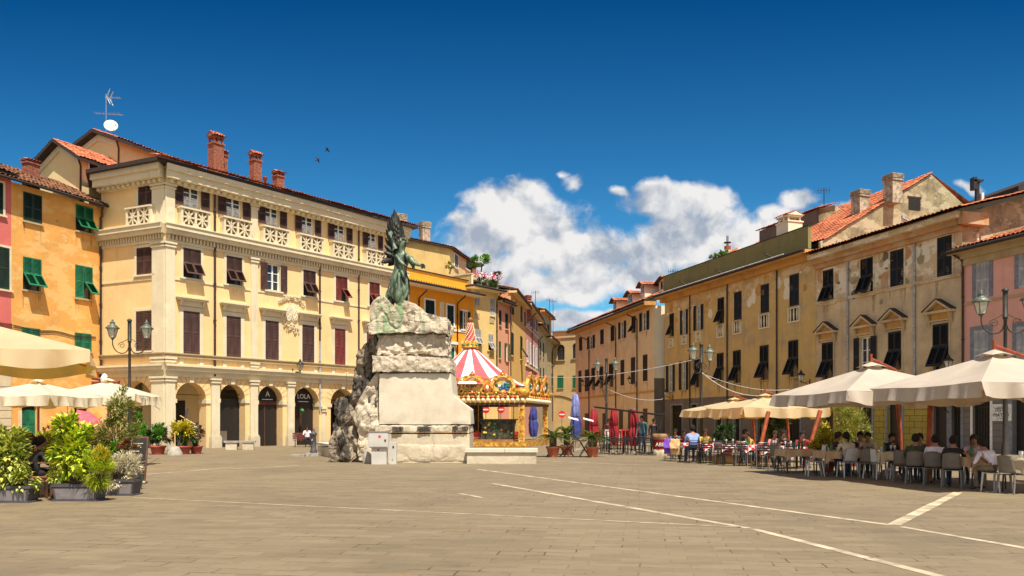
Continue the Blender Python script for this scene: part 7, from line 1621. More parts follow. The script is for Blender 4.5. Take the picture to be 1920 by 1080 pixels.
RIGHT = [ # px, depth, facing, chair, chair label, person
 (1899, 17.7, -70, 'taupe', 'empty chair at the right border, nearest of all, seen from behind', None),
 (1868, 18.2, 22, 'white', 'white chair under the man in the white tee who leans over the table', dict(label='man in white tee bent forward over the table, nearest the right edge', shirt='shirt_white', trousers='trouser_khaki', lean=0.34, arms='table', hair='hair_dark')),
 (1786, 19.3, -35, 'taupe', 'taupe chair under the guest in black tee, seen from behind', dict(label='person in black tee seen from behind, elbow on the rightmost full table', shirt='shirt_black', trousers='jeans', lean=0.22, hair='hair_dark')),
 (1752, 20.0, -35, 'taupe', 'taupe chair under the man in a white tee left of the black tee', dict(label='man in white tee and khaki trousers between two dark clad guests', shirt='shirt_white', trousers='trouser_khaki', lean=0.20)),
 (1826, 20.6, 150, 'white', 'white chair hidden behind the rightmost full table', dict(label='woman with long hair in a rose top facing the square', shirt='shirt_rose', trousers='jeans', hair='hair_brown', long_hair=True, lean=0.2)),
 (1716, 20.5, -30, 'taupe', 'taupe chair under the guest in the olive shirt', dict(label='man in dark olive shirt seen from behind, left of the orange post', shirt='shirt_olive', trousers='jeans', lean=0.16)),
 (1742, 22.0, 165, 'taupe', 'chair beyond the table right beside the upright orange post', dict(label='guest in maroon top and dark hair right beside the upright orange post', shirt='shirt_maroon', trousers='jeans', lean=0.14)),
 (1723, 21.9, 160, 'taupe', 'chair beyond the table, hidden behind the olive shirted man', dict(label='guest in navy shirt half hidden behind the olive shirted man', shirt='shirt_navy', trousers='jeans', lean=0.16)),
 (1692, 21.1, -30, 'taupe', 'empty taupe chair left of the olive shirted man', None),
 (1668, 23.6, 178, 'white', 'white chair under the woman in black resting her head on a hand', dict(label='woman in black resting her chin on one hand', shirt='shirt_black', trousers='jeans', lean=0.18, arms='face', hair='hair_dark', sleeves='long')),
 (1682, 22.2, 75, 'white', 'sunlit white chair at the right end of the cream table', None),
 (1641, 22.3, -60, 'white', 'sunlit empty chair at the left end of the cream table', None),
 (1626, 22.4, -20, 'taupe', 'empty taupe chair beside the sunlit one, left of the cream table', None),
 (1611, 24.6, 170, 'taupe', 'chair beyond the beige table under the navy shirted man', dict(label='man in navy shirt facing the square behind the ponytail woman', shirt='shirt_navy', trousers='jeans', lean=0.14)),
 (1628, 24.3, 150, 'taupe', 'chair beyond the beige table under the man in cream', dict(label='man in cream shirt beside the navy shirted one', shirt='shirt_cream', trousers='trouser_khaki', lean=0.18)),
 (1589, 22.9, 4, 'white', 'white chair seen squarely from behind under the ponytail woman', dict(label='woman with a dark ponytail and cream top, back to the square', shirt='shirt_cream', trousers='jeans', bun=True, lean=0.10, hair='hair_dark')),
 (1563, 24.4, -100, 'white', 'pale chair at the left end of the beige table', dict(label='guest in a dark red top beside the lime green shrub', shirt='shirt_maroon', trousers='jeans', lean=0.15, hair='hair_brown')),
 (1527, 23.5, 80, 'white', 'white chair carrying a bag on its back, left of the lime shrub', None)]
GM = 'metal chairs of the red checked tables'
LEFT = [
 (1256, 32.6, -20, 'black', 'black chair with a purple jacket over its back', None), (1268, 32.0, -20, 'black', 'black chair with a sand coloured jacket over its back', None),
 (1299, 30.6, 3, 'black', 'black chair under the broad man in the pale blue shirt', dict(label='broad man in pale blue shirt seen from behind', shirt='shirt_blue', trousers='jeans', lean=0.08, s=1.12)),
 (1322, 30.2, 0, 'black', 'empty black chair right of the pale blue shirt', None), (1345, 29.4, 5, 'black', 'empty black chair before the second checked table', None), (1366, 28.9, -10, 'black', 'empty black chair before the middle checked table', None),
 (1389, 28.6, -8, 'grey', 'grey metal chair, leftmost of the two pale framed ones', None), (1424, 27.2, 8, 'grey', 'grey metal chair, right one of the two pale framed ones', None), (1441, 26.8, -5, 'black', 'empty black chair before the last checked table', None), (1459, 26.0, -40, 'taupe', 'taupe chair left of the first beige table', None), (1476, 26.0, 5, 'black', 'black chair in front of the first beige table', None),
 (1266, 34.3, 170, 'black', 'black chair at the far left end beyond the checked tables', dict(label='man in a pale teal shirt at the far left end of the checked tables', shirt='shirt_teal', trousers='jeans', lean=0.15)),
 (1284, 34.0, 165, 'black', 'black chair beside the teal shirted man', dict(label='guest in red behind the sand coloured jacket', shirt='shirt_red', trousers='jeans', lean=0.2)),
 (1322, 32.6, 175, 'black', 'black chair beyond the checked table under the yellow shirt', dict(label='guest in a yellow shirt facing the square', shirt='shirt_yellow', trousers='jeans', lean=0.12, hair='hair_brown')),
 (1393, 30.8, -100, 'black', 'black chair at the side of the third checked table', dict(label='man in dark patterned shirt turned to his right', shirt='shirt_navy', trousers='jeans', lean=0.10)),
 (1412, 30.2, 100, 'black', 'black chair beside the dark patterned shirt', dict(label='guest in an ochre top leaning left', shirt='shirt_ochre', trousers='jeans', lean=0.25, hair='hair_brown')),
 (1451, 29.2, 175, 'black', 'black chair beyond the checked table under the pink top', dict(label='woman in pink top facing the square', shirt='shirt_pink', trousers='jeans', lean=0.2, hair='hair_brown')),
 (1468, 28.8, 172, 'black', 'black chair beside the woman in pink', dict(label='man in a dark shirt right of the woman in pink', shirt='shirt_black', trousers='jeans', lean=0.15)),
 (1503, 27.6, 176, 'black', 'black chair beyond the glasses on the beige table', dict(label='guest in red shirt behind the wine glasses', shirt='shirt_red', trousers='jeans', lean=0.15))]
for px, D, dg_, k, lab, pe in RIGHT+LEFT:
    g_ = GW if k in ('white', 'taupe') else GM
    chair(k, px, D, dg_, lab, g_)
    if pe:
        pe = dict(pe); l_ = pe.pop('label'); person(l_, at(px, D), radians(dg_), group=GP, **pe)
# ---- tables
def cloth_table(label, clabel, px, D, rz, sx_, sy_, mat, drop=0.28, z=0.74, skirt=True, items=2):
    r = thing('cafe_table', label, 'table', at(px, D), rz, 'cafe tables of the right hand cafe'); mb = MB(); mb.box(-sx_/2, sx_/2, -sy_/2, sy_/2, z-0.04, z-0.012, 'wood'); mb.build('tabletop', r)
    for a in (-1, 1):
        for b_ in (-1, 1): mb = MB(); mb.tube([(a*(sx_/2-0.07), b_*(sy_/2-0.07), z-0.04), (a*(sx_/2-0.05), b_*(sy_/2-0.05), 0)], 0.02, 'plastic_black', 6); mb.build('leg', r)
    mb = MB(); hx, hy = sx_/2+0.01, sy_/2+0.01; mb.add([(-hx, -hy, z), (hx, -hy, z), (hx, hy, z), (-hx, hy, z)], [(0, 1, 2, 3)], mat)
    cs = [(-hx, -hy), (hx, -hy), (hx, hy), (-hx, hy)]; N = 16
    for e in range(4):
        a, b_ = Vector(cs[e]), Vector(cs[(e+1) % 4]); nn = Vector(((b_-a).y, -(b_-a).x)).normalized(); T_ = []; Bt = []
        for i in range(N+1):
            u = i/N; p = a*(1-u)+b_*u; cnr = max(0, 1-min(u, 1-u)*6); q = p+nn*(0.02+0.02*sin(u*17+e))+(p-Vector((0, 0))).normalized()*0.03*cnr
            T_.append((p.x, p.y, z)); Bt.append((q.x, q.y, z-drop*(0.75+0.55*cnr)))
        mb.add(T_+Bt, [(i, i+1, N+1+i+1, N+1+i) for i in range(N)], mat, True)
    o = mb.build('tablecloth', loc=at(px, D), rz=rz); tag(o, clabel, 'tablecloth', 'tablecloths of the right hand cafe')
    return r
def tableware(px, D, z=0.745, n=3, seed=0, where=''):
    rr = random.Random(seed+int(px))
    for k in range(n):
        kind = rr.choice(['glass', 'bottle', 'plate']); x = rr.uniform(-0.28, 0.28); y = rr.uniform(-0.28, 0.2); p = at(px, D, z)+Vector((x, y, 0)); mb = MB()
        if kind == 'glass': mb.lathe([(0.03, 0), (0.006, 0.01), (0.006, 0.08), (0.035, 0.13), (0.03, 0.19)], 'glassware', 10); nm, ca = 'wine_glass', 'glass'
        elif kind == 'bottle': mb.lathe([(0.035, 0), (0.037, 0.16), (0.014, 0.22), (0.013, 0.28)], 'painted_green', 10); nm, ca = 'bottle', 'bottle'
        else: mb.lathe([(0.06, 0), (0.12, 0.015), (0.13, 0.02)], 'dish_white', 16); nm, ca = 'plate', 'plate'
        o = mb.build(nm, loc=p); tag(o, TW[kind]+' on the '+where, ca, {'glass': 'glasses on the cafe tables', 'bottle': 'bottles on the cafe tables', 'plate': 'plates on the cafe tables'}[kind])
TW = dict(glass='stemmed glass', bottle='dark green bottle', plate='round white plate')
RTB = [(1833, 19.3, 0.1, 0.95, 0.9, 'tablecloth_beige', 'rightmost full table, before the woman in rose', 'beige cloth on the rightmost full table'), (1928, 17.9, 0.1, 0.8, 0.8, 'tablecloth_cream', 'table cut off by the right border', 'cream cloth on the table at the right border'),
       (1737, 21.1, 0.1, 1.0, 0.8, 'tablecloth_beige', 'table behind the olive and white shirts', 'beige cloth on the table by the upright orange post'), (1662, 22.3, 0.1, 0.78, 0.75, 'tablecloth_cream', 'sunlit table before the woman in black', 'sunlit cream cloth before the woman in black'),
       (1604, 23.8, 0.1, 1.0, 0.75, 'tablecloth_beige', 'table beyond the ponytail woman', 'beige cloth beyond the ponytail woman'), (1562, 23.3, 0.1, 0.8, 0.75, 'tablecloth_beige', 'table left of the ponytail woman', 'beige cloth left of the ponytail woman'), (1492, 24.8, 0.1, 0.95, 0.8, 'tablecloth_beige', 'first table with a plain cloth, right of the checked ones', 'brownish beige cloth beside the last checked table')]
for (px, D, rz, a, b_, m_, l1, l2) in RTB: cloth_table(l1, l2, px, D, rz, a, b_, m_); tableware(px, D, n=4, where=l1)
for i, (px, D) in enumerate(((1296, 31.8), (1336, 30.9), (1368, 30.0), (1412, 28.9), (1447, 28.0), (1482, 27.0))):
    od = ('first', 'second', 'third', 'fourth', 'fifth', 'last')[i]
    cloth_table('%s table from the left under a red checked cloth' % od, 'red and white checked cloth, %s from the left' % od, px, D, 0.1+0.785*0, 0.85, 0.75, 'check_cloth', drop=0.22); tableware(px, D, n=2, where='%s red checked table from the left' % od)
# jackets, bag, barrel
def draped(name, label, px, D, deg, mat, cat, h=0.62, w_=0.36):
    mb = MB(); n = 10; P_ = []
    for sd in (-1, 1):
        for j in range(n+1):
            for i in range(n+1): u = i/n*2-1; v = j/n; P_.append((u*w_/2*(1+0.15*v)+0.02*sin(v*9+i), -0.30+sd*(-0.02-0.05*v)-0.02*sin(i*1.7+v*3), 0.90-h*v*(1 if sd < 0 else 0.6)+0.02*sin(i*2)))
    m = (n+1)**2; F_ = [(j*(n+1)+i, j*(n+1)+i+1, (j+1)*(n+1)+i+1, (j+1)*(n+1)+i) for j in range(n) for i in range(n)]; F_ += [tuple(m+k for k in f) for f in F_]+[(i, i+1, m+i+1, m+i) for i in range(n)]
    mb.add(P_, F_, mat, True); o = mb.build(name, loc=at(px, D), rz=radians(deg)); tag(o, label, cat)
draped('jacket', 'purple jacket hanging from the back of a black chair', 1256, 32.6, -20, 'purple_cloth', 'jacket'); draped('jacket', 'sand coloured jacket hanging from the back of a black chair', 1268, 32.0, -20, 'sand_cloth', 'jacket')
draped('bag', 'greyish cloth bag slung over the back of the white chair left of the lime shrub', 1527, 23.5, 80, 'chair_plastic', 'bag', 0.35, 0.42)
t_ = thing('wine_barrel', 'wooden barrel counter with a dark red printed skirt at the left end of the tables', 'barrel', at(1241, 37.5)); mb = MB()
mb.lathe([(0.40, 0.72), (0.44, 0.85), (0.42, 1.02), (0.01, 1.02)], 'wood', 20); mb.build('cask', t_); mb = MB(); mb.lathe([(0.425, 0.30), (0.43, 0.72), (0.44, 0.74)], 'red_cloth', 20); sk = mb.build('skirt', t_); mb = MB(); mb.lathe([(0.42, 0), (0.42, 0.3), (0.40, 0.30)], 'white_stone', 20); mb.build('foot', t_)
text('lettering', 'ABBOC', 0.24, Matrix.Translation((0.02, -0.45, 0.52)) @ RX90, 'dish_white', sk, 0.004)
# black chairs and tables of the far cafe
fc = 'chairs of the far black terrace'
for i, (px, D, dg_) in enumerate(((1124, 38.5, 10), (1134, 40.5, 170), (1152, 38.2, -20), (1163, 38.0, 15), (1176, 39.5, 160), (1200, 38.0, -10), (1214, 37.6, 20), (1227, 38.6, 170), (1188, 37.8, 60))):
    chair('black', px, D, dg_, 'black chair, number from the left: '+('first' if i == 0 else '') if False else ['black terrace chair beside the rightmost palm', 'black terrace chair turned back to the peach wall, near the palms', 'black terrace chair left of the middle red umbrella foot', 'black terrace chair right of the middle red umbrella foot', 'black terrace chair turned toward the square between two red umbrellas', 'black terrace chair right of the rightmost red umbrella', 'black terrace chair before the standing dark figure', 'black terrace chair nearest the barrel', 'black terrace chair side on at the rightmost red umbrella'][i], fc)
for i, (px, D) in enumerate(((1143, 39.5), (1169, 39.0), (1208, 38.8), (1222, 40.0))):
    t_ = thing('terrace_table', ['black terrace table left of the middle red umbrella', 'black terrace table between the middle and right red umbrellas', 'black terrace table behind the chairs right of the red umbrellas', 'black terrace table beside the standing dark figure'][i], 'table', at(px, D), 0, 'black terrace tables'); mb = MB(); mb.box(-0.35, 0.35, -0.35, 0.35, 0.72, 0.75, 'plastic_black'); mb.build('tabletop', t_); mb = MB(); mb.tube([(0, 0, 0.02), (0, 0, 0.72)], 0.03, 'plastic_black', 8); mb.build('leg', t_); mb = MB(); mb.lathe([(0.25, 0.0), (0.25, 0.03), (0.05, 0.05)], 'plastic_black', 12); mb.build('foot', t_)
t_ = thing('terrace_fence', 'low dark iron railing behind the red umbrellas', 'fence', at(1112, 44)); mb = MB(); q = at(1205, 41)-at(1112, 44)
for k in range(15): p = q*(k/14); mb.tube([p, p+Vector((0, 0, 1.1))], 0.03, 'iron', 5)
for z in (0.15, 0.6, 1.08): mb.tube([Vector((0, 0, z)), q+Vector((0, 0, z))], 0.028, 'iron', 5)
mb.build('railing', t_)
for k, (px, D) in enumerate(((1141, 43.2), (1161, 42.6), (1171, 42.2), (1179, 42.0))):
    t_ = thing('folded_chair', ['red and white cloth panel, first from the left on the iron railing', 'cream cloth panel second from the left on the iron railing', 'red cloth panel third from the left on the iron railing', 'red cloth panel rightmost on the iron railing'][k], 'cushion', at(px, D, 0.35), 0.1); mb = MB(); mb.box(-0.18, 0.18, -0.04, 0.0, 0, 0.8, ('dish_white', 'sand_cloth', 'sign_red', 'red_cloth')[k]); mb.box(-0.20, -0.181, -0.06, 0.02, -0.35, 0.85, 'wood'); mb.box(0.181, 0.20, -0.06, 0.02, -0.35, 0.85, 'wood'); mb.build('panel', t_)
person('person in black standing at the dark corner right of the red umbrellas', at(1225, 41), radians(200), shirt='shirt_black', trousers='shirt_black', seated=False, sleeves='long')
person('person in a patterned grey shirt standing behind the rightmost red umbrella', at(1204, 40.0), radians(160), shirt='shirt_teal', trousers='jeans', seated=False, sleeves='long', s=1.08)
person('person in maroon standing at the railing left of the middle red umbrella', at(1141, 45), radians(190), shirt='shirt_maroon', trousers='jeans', seated=False)
# ---- left cafe guests, table
t_ = thing('cafe_table', 'wooden table behind the planters of the left cafe', 'table', at(88, 17.0), 0.05); mb = MB(); mb.box(-0.5, 0.35, -0.4, 0.4, 0.72, 0.75, 'wood'); mb.build('tabletop', t_)
for a in (-0.42, 0.28):
    for b_ in (-0.34, 0.34): mb = MB(); mb.box(a-0.03, a+0.03, b_-0.03, b_+0.03, 0, 0.72, 'dark_wood'); mb.build('leg', t_)
def wchair(label, px, D, deg):
    r = thing('wooden_chair', label, 'chair', at(px, D), radians(deg)); mb = MB(); mb.box(-0.2, 0.2, -0.2, 0.2, 0.43, 0.46, 'wood'); mb.build('seat', r); mb = MB(); mb.box(-0.2, 0.2, -0.22, -0.19, 0.62, 0.88, 'wood'); mb.build('backrest', r)
    for a in (-1, 1):
        mb = MB(); mb.box(a*0.18-0.02, a*0.18+0.02, -0.22, -0.18, 0, 0.88, 'dark_wood'); mb.build('leg', r); mb = MB(); mb.box(a*0.18-0.02, a*0.18+0.02, 0.16, 0.2, 0, 0.43, 'dark_wood'); mb.build('leg', r)
wchair('wooden chair under the guest in black at the left cafe', 62, 16.6, -35); wchair('wooden chair under the guest facing the square at the left cafe', 52, 18.2, 215)
GL = 'guests of the left cafe'
person('guest in black seen from behind at the left cafe, hair pinned up', at(66, 16.7), radians(-35), shirt='shirt_black', trousers='shirt_black', bun=True, sleeves='long', lean=0.12, group=GL)
person('guest in dark top beside the one in black at the left cafe', at(48, 17.3), radians(-60), shirt='shirt_navy', trousers='jeans', long_hair=True, lean=0.12, group=GL, hair='hair_brown')
person('man facing the square between the umbrella rows, left cafe', at(60, 19.6), radians(175), shirt='shirt_rose', trousers='jeans', lean=0.1, group=GL, skin='skin_light')
person('person in a pale blue top behind the left shrubs', at(138, 22.0), radians(190), shirt='shirt_blue', trousers='jeans', lean=0.1, group=GL)
person('person in dark clothes standing at the dark doorway behind the pink parasol', at(166, 30.0), radians(190), shirt='shirt_black', trousers='jeans', seated=False)
t_ = thing('trellis', 'small wooden lattice panel rising above the left shrubs', 'trellis', at(122, 24.5), 0.0); mb = MB(Matrix.Translation((0, 0, 1.25)) @ Matrix.Rotation(-0.45, 4, 'Y'))
for k in range(8): mb.box(-0.55+k*0.15, -0.52+k*0.15, -0.012, 0.012, -0.4, 0.45, 'dark_wood')
for k in range(6): mb.box(-0.58, 0.56, -0.02, -0.0125, -0.38+k*0.15, -0.355+k*0.15, 'dark_wood')
mb.build('lattice', t_); mb = MB(); mb.box(-0.5, -0.45, -0.02, 0.02, 0, 1.3, 'dark_wood'); mb.box(0.45, 0.5, -0.02, 0.02, 0, 1.5, 'dark_wood'); mb.build('post', t_)

# ================================================================== plants
def leaf(mb, p, d, up, L, W_, mat, fold=0.25):
    d = d.normalized(); s = d.cross(up)
    if s.length < 1e-3: s = d.orthogonal()
    s = s.normalized(); n_ = s.cross(d).normalized(); m_ = p+d*L*0.45
    mb.v += [p, m_+s*W_/2+n_*fold*W_, p+d*L-n_*L*0.12, m_-s*W_/2+n_*fold*W_, m_-n_*0.002]
    b = len(mb.v)-5; k = mb.key(mat); mb.f += [(b, b+1, b+4), (b+1, b+2, b+4), (b+2, b+3, b+4), (b+3, b, b+4)]; mb.m += [k]*4; mb.sm += [False]*4
def rdir(rr): 
    z = rr.uniform(-1, 1); a = rr.uniform(0, 2*pi); q = sqrt(1-z*z); return Vector((q*cos(a), q*sin(a), z))
def crown(mb, c, rad, n, L, W_, mat, rr, clump=14, up=0.3, inner=0.45):
    """foliage: leaves in clumps scattered through an uneven volume"""
    c = Vector(c); cl = []
    for k in range(clump):
        d = rdir(rr); q = rr.uniform(inner, 1.0)*(1.22 if k % 5 == 0 else 0.95); cl.append((c+Vector((d.x*rad[0], d.y*rad[1], d.z*rad[2]))*q*0.85, rr.uniform(0.14, 0.24) if k % 5 == 0 else rr.uniform(0.18, 0.42)))
    for i in range(n):
        cc, sz_ = cl[i % clump]; d = rdir(rr); p = cc+Vector((d.x*rad[0], d.y*rad[1], d.z*rad[2]))*sz_*rr.uniform(0.3, 1.15)
        dd = (p-c).normalized()+rdir(rr)*0.7+Vector((0, 0, up)); leaf(mb, p, dd, Vector((0, 0, 1))+rdir(rr)*0.4, L*rr.uniform(0.4, 1.45), W_*rr.uniform(0.7, 1.2), mat)
def shrub(label, px, D, pot, parts, group='potted shrubs of the left cafe', seed=0, name='potted_shrub', stems=True, rz=0.0):
    """pot: function(mb) for the container; parts: list of (centre, radii, leaf count, length, width, material, up)"""
    r = thing(name, label, 'plant', at(px, D), rz, group); rr = random.Random(seed+int(px)); 
    if pot: pot(r)
    z0 = 0.3
    if stems:
        mb = MB()
        for (c, rad, n, L, W_, mat, up) in parts:
            for k in range(5):
                d = rdir(rr); e = Vector(c)+Vector((d.x*rad[0], d.y*rad[1], abs(d.z)*rad[2]*0.6))*0.6; b0 = Vector((c[0]*0.5+rr.uniform(-0.05, 0.05), c[1]*0.5, z0)); mb.tube([b0, (b0+e)/2+rdir(rr)*0.04, e], [0.014, 0.010, 0.004], 'bark', 5)
        mb.build('stems', r)
    mb = MB()
    for (c, rad, n, L, W_, mat, up) in parts: crown(mb, c, rad, int(n*1.5), L*1.12, W_*1.15, mat, rr, up=up, clump=20)
    mb.build('foliage', r); return r
def trough(L, W_, H):
    def f(r):
        mb = MB(); a, b_ = L/2, W_/2
        for (z0, z1, k0, k1) in ((0, H-0.05, 0.86, 0.97), (H-0.05, H, 1.03, 1.03)):
            mb.add([(-a*k0, -b_*k0, z0), (a*k0, -b_*k0, z0), (a*k0, b_*k0, z0), (-a*k0, b_*k0, z0), (-a*k1, -b_*k1, z1), (a*k1, -b_*k1, z1), (a*k1, b_*k1, z1), (-a*k1, b_*k1, z1)], [(0, 3, 2, 1), (4, 5, 6, 7), (0, 1, 5, 4), (1, 2, 6, 5), (2, 3, 7, 6), (3, 0, 4, 7)], 'planter_grey')
        mb.build('trough', r); mb = MB(); mb.add([(-a*0.80, -b_*0.89, 0.04), (a*0.80, -b_*0.89, 0.04), (a*0.86, -b_*0.955-0.004, H-0.09), (-a*0.86, -b_*0.955-0.004, H-0.09)], [(0, 1, 2, 3)], 'planter_panel'); mb.build('panel', r)
        mb = MB(); mb.box(-a*0.92, a*0.92, -b_*0.92, b_*0.92, H-0.0, H+0.012, 'soil'); mb.build('soil', r); mb = MB(); mb.box(-a*0.98, a*0.98, -b_*1.05, b_*1.05, 0.002, 0.03, 'planter_grey'); mb.build('saucer', r)
    return f
def roundpot(R_, H, mat='red_pot'):
    def f(r):
        mb = MB(); mb.lathe([(R_*0.72, 0), (R_*0.95, H*0.8), (R_*1.08, H*0.82), (R_*1.1, H), (R_*0.98, H), (R_*0.95, H-0.03)], mat, 20); mb.build('pot', r); mb = MB(); mb.lathe([(0.01, H-0.035), (R_*0.95, H-0.03)], 'soil', 16); mb.build('soil', r)
    return f
LC = 'potted shrubs of the left cafe'
shrub('large variegated shrub in a grey trough cut by the left edge', 20, 15.9, trough(1.0, 0.42, 0.33), [((-0.08, 0, 0.88), (0.46, 0.34, 0.58), 1500, 0.12, 0.07, 'leaf_mixed', 0.1), ((0.25, -0.05, 0.45), (0.32, 0.25, 0.3), 500, 0.08, 0.045, 'leaf_mixed', -0.2)], seed=1)
shrub('yellow green climbing shrub in the middle grey trough of the left cafe', 150, 16.2, trough(0.95, 0.42, 0.34), [((-0.10, 0, 0.95), (0.50, 0.34, 0.62), 1200, 0.12, 0.075, 'leaf_lime', 0.1), ((-0.25, 0.0, 1.45), (0.28, 0.24, 0.32), 300, 0.11, 0.065, 'leaf_lime', 0.3), ((-0.35, -0.05, 0.5), (0.3, 0.2, 0.22), 360, 0.08, 0.05, 'leaf_mixed', -0.2)], seed=2)
shrub('feathery golden conifer beside the climbing shrub, same trough row', 183, 16.0, None, [((0, 0, 0.62), (0.32, 0.26, 0.40), 2600, 0.11, 0.012, 'leaf_lime', 0.9), ((0.04, 0, 0.9), (0.16, 0.16, 0.2), 500, 0.09, 0.012, 'leaf_croton', 0.9)], seed=3, stems=True)
shrub('tall wispy olive green shrub behind the troughs', 215, 19.0, roundpot(0.26, 0.34, 'planter_grey'), [((0, 0, 1.20), (0.58, 0.45, 0.66), 2500, 0.09, 0.026, 'leaf_olive', 0.3), ((0.08, 0, 1.9), (0.36, 0.3, 0.5), 1200, 0.08, 0.022, 'leaf_olive', 0.4), ((0.15, -0.1, 0.75), (0.35, 0.3, 0.4), 700, 0.12, 0.028, 'leaf_bright', -0.1)], seed=4)
shrub('silver white woolly shrub in a dark pot, left foreground', 228, 17.4, trough(0.72, 0.42, 0.34), [((0, 0, 0.46), (0.40, 0.3, 0.34), 1700, 0.085, 0.024, 'leaf_silver', 0.4), ((0.15, -0.03, 0.72), (0.32, 0.2, 0.22), 450, 0.09, 0.014, 'leaf_silver', 0.8), ((-0.25, -0.15, 0.22), (0.2, 0.15, 0.2), 300, 0.07, 0.016, 'leaf_silver', 0)], seed=5)
shrub('reddish leaved shrub behind the silver one', 232, 18.3, roundpot(0.22, 0.3, 'planter_grey'), [((0, 0, 0.85), (0.42, 0.3, 0.35), 900, 0.07, 0.035, 'leaf_red', 0.2)], seed=6)
shrub('low green shrub filling the gap behind the left troughs', 110, 18.6, roundpot(0.24, 0.3, 'red_pot'), [((0, 0, 0.95), (0.55, 0.35, 0.45), 1300, 0.08, 0.045, 'leaf_mixed', 0.2)], seed=7)
shrub('yellow flowering shrub behind the left cafe guests', 92, 21.5, roundpot(0.24, 0.3, 'red_pot'), [((0, 0, 0.95), (0.6, 0.35, 0.42), 1100, 0.09, 0.05, 'leaf_lime', 0.2)], seed=8)
shrub('leafy shrub behind the large variegated one at the left edge', 6, 18.6, roundpot(0.24, 0.3, 'red_pot'), [((0, 0, 1.0), (0.6, 0.35, 0.5), 1000, 0.09, 0.05, 'leaf_mixed', 0.2)], seed=18)
for i, (px, D, z, mat) in enumerate(((112, 20.5, 1.35, 'flower_yellow'), (160, 21, 0.95, 'flower_red'), (268, 18.8, 0.42, 'flower_yellow'), (345, 38.6, 0.9, 'flower_red'))): pass
def blossoms(label, px, D, z, rad, n, mat, seed=0):
    mb = MB(); rr = random.Random(seed)
    for k in range(n):
        c = Vector((rr.uniform(-rad, rad), rr.uniform(-rad*0.5, rad*0.5), rr.uniform(-rad*0.6, rad*0.6)))
        for j in range(6): a = j*pi/3; leaf(mb, c, Vector((cos(a), sin(a)-0.4, 0.4)), Vector((0, 0, 1)), 0.045, 0.035, mat)
    mb.tube([(0, 0, 0), (0.02, 0, -z*0.5), (0, 0, -z)], 0.01, 'leaf_dark', 5)
    o = mb.build('flowers', loc=at(px, D, z)); tag(o, label, 'flowers')
blossoms('cluster of golden flowers over the left cafe shrubs', 112, 20.5, 1.35, 0.16, 26, 'flower_yellow', 1); blossoms('red geranium heads near the pink parasol', 160, 20.5, 1.0, 0.14, 20, 'flower_red', 2)
blossoms('orange yellow flowers poking past the menu board', 265, 18.8, 0.45, 0.09, 12, 'flower_yellow', 3); blossoms('red flowers between the dark shrub and the croton', 314, 38.3, 0.85, 0.2, 26, 'flower_red', 4)
RP = 'terracotta potted plants before the arcade'
shrub('bright green leafy bush in a terracotta bowl, leftmost before the arcade', 263, 38.7, roundpot(0.34, 0.40), [((0, 0, 0.95), (0.50, 0.42, 0.55), 1500, 0.15, 0.05, 'leaf_bright', 0.3)], group=RP, seed=9)
shrub('dark green leafy bush in a square terracotta pot, second before the arcade', 296, 38.7, roundpot(0.36, 0.42), [((0, 0, 0.92), (0.48, 0.42, 0.52), 1500, 0.13, 0.05, 'leaf_dark', 0.3), ((0.1, -0.1, 1.0), (0.45, 0.4, 0.45), 500, 0.13, 0.05, 'leaf_bright', 0.3)], group=RP, seed=10)
shrub('tall yellow croton in a round terracotta pot', 343, 38.9, roundpot(0.38, 0.40), [((0, 0, 1.15), (0.56, 0.45, 0.62), 1700, 0.14, 0.055, 'leaf_croton', 0.3), ((0.05, 0.1, 0.85), (0.5, 0.4, 0.45), 700, 0.13, 0.05, 'leaf_dark', 0.2)], group=RP, seed=11)
shrub('reddish shrub with white blooms in a terracotta pot, rightmost before the arcade', 368, 39.5, roundpot(0.30, 0.38), [((0, 0, 0.9), (0.36, 0.32, 0.55), 800, 0.12, 0.045, 'leaf_dark', 0.3), ((0.1, -0.1, 1.0), (0.32, 0.3, 0.45), 320, 0.11, 0.045, 'leaf_red', 0.3), ((0, -0.1, 1.0), (0.3, 0.3, 0.4), 90, 0.09, 0.05, 'flower_white', 0.3)], group=RP, seed=12)
def palm(name, label, px, D, n, L, z0, trunk_r, mat='leaf_palm', pot=None, group=None, droop=1.0, lw=0.05, seed=0, el=(0.1, 1.3)):
    r = thing(name, label, 'palm', at(px, D), 0, group); rr = random.Random(seed+int(px))
    if pot: pot(r)
    mb = MB(); mb.lathe([(trunk_r*0.9, 0.3), (trunk_r*1.1, (0.3+z0)/2), (trunk_r, z0), (trunk_r*0.4, z0+0.08)], 'bark', 12, wob=lambda a, z: 0.15*sin(a*6+z*40)); mb.build('trunk', r)
    for k in range(n):
        a = 2*pi*k/n*2.39996*n/6.28; e0 = rr.uniform(*el); LL = L*rr.uniform(0.8, 1.1); d = Vector((cos(a), sin(a), 0)); mb = MB(); P_ = []
        for j in range(9):
            t = j/8; P_.append(Vector((0, 0, z0))+d*LL*(t*cos(e0)+0.10*t*t)+Vector((0, 0, LL*(t*sin(e0)-0.55*droop*t*t*(0.4+cos(e0))))))
        mb.tube(P_, [0.012*(1-0.7*j/8) for j in range(9)], mat, 4)
        sd = Vector((-sin(a), cos(a), 0))
        for j in range(26):
            t = 0.12+0.88*j/26; i0 = min(7, int(t*8)); p = P_[i0].lerp(P_[i0+1], t*8-i0); tg = (P_[i0+1]-P_[i0]).normalized(); ll = LL*0.26*sin(pi*min(1, 0.25+t*0.8))
            for sg in (-1, 1): leaf(mb, p, sd*sg+tg*0.55+Vector((0, 0, 0.25)), Vector((0, 0, 1)), max(0.05, ll), lw, mat, 0.1)
        mb.build('frond', r)
    return r
PG = 'cycads in terracotta pots before the street'
tp = roundpot(0.30, 0.47, 'terracotta_pot')
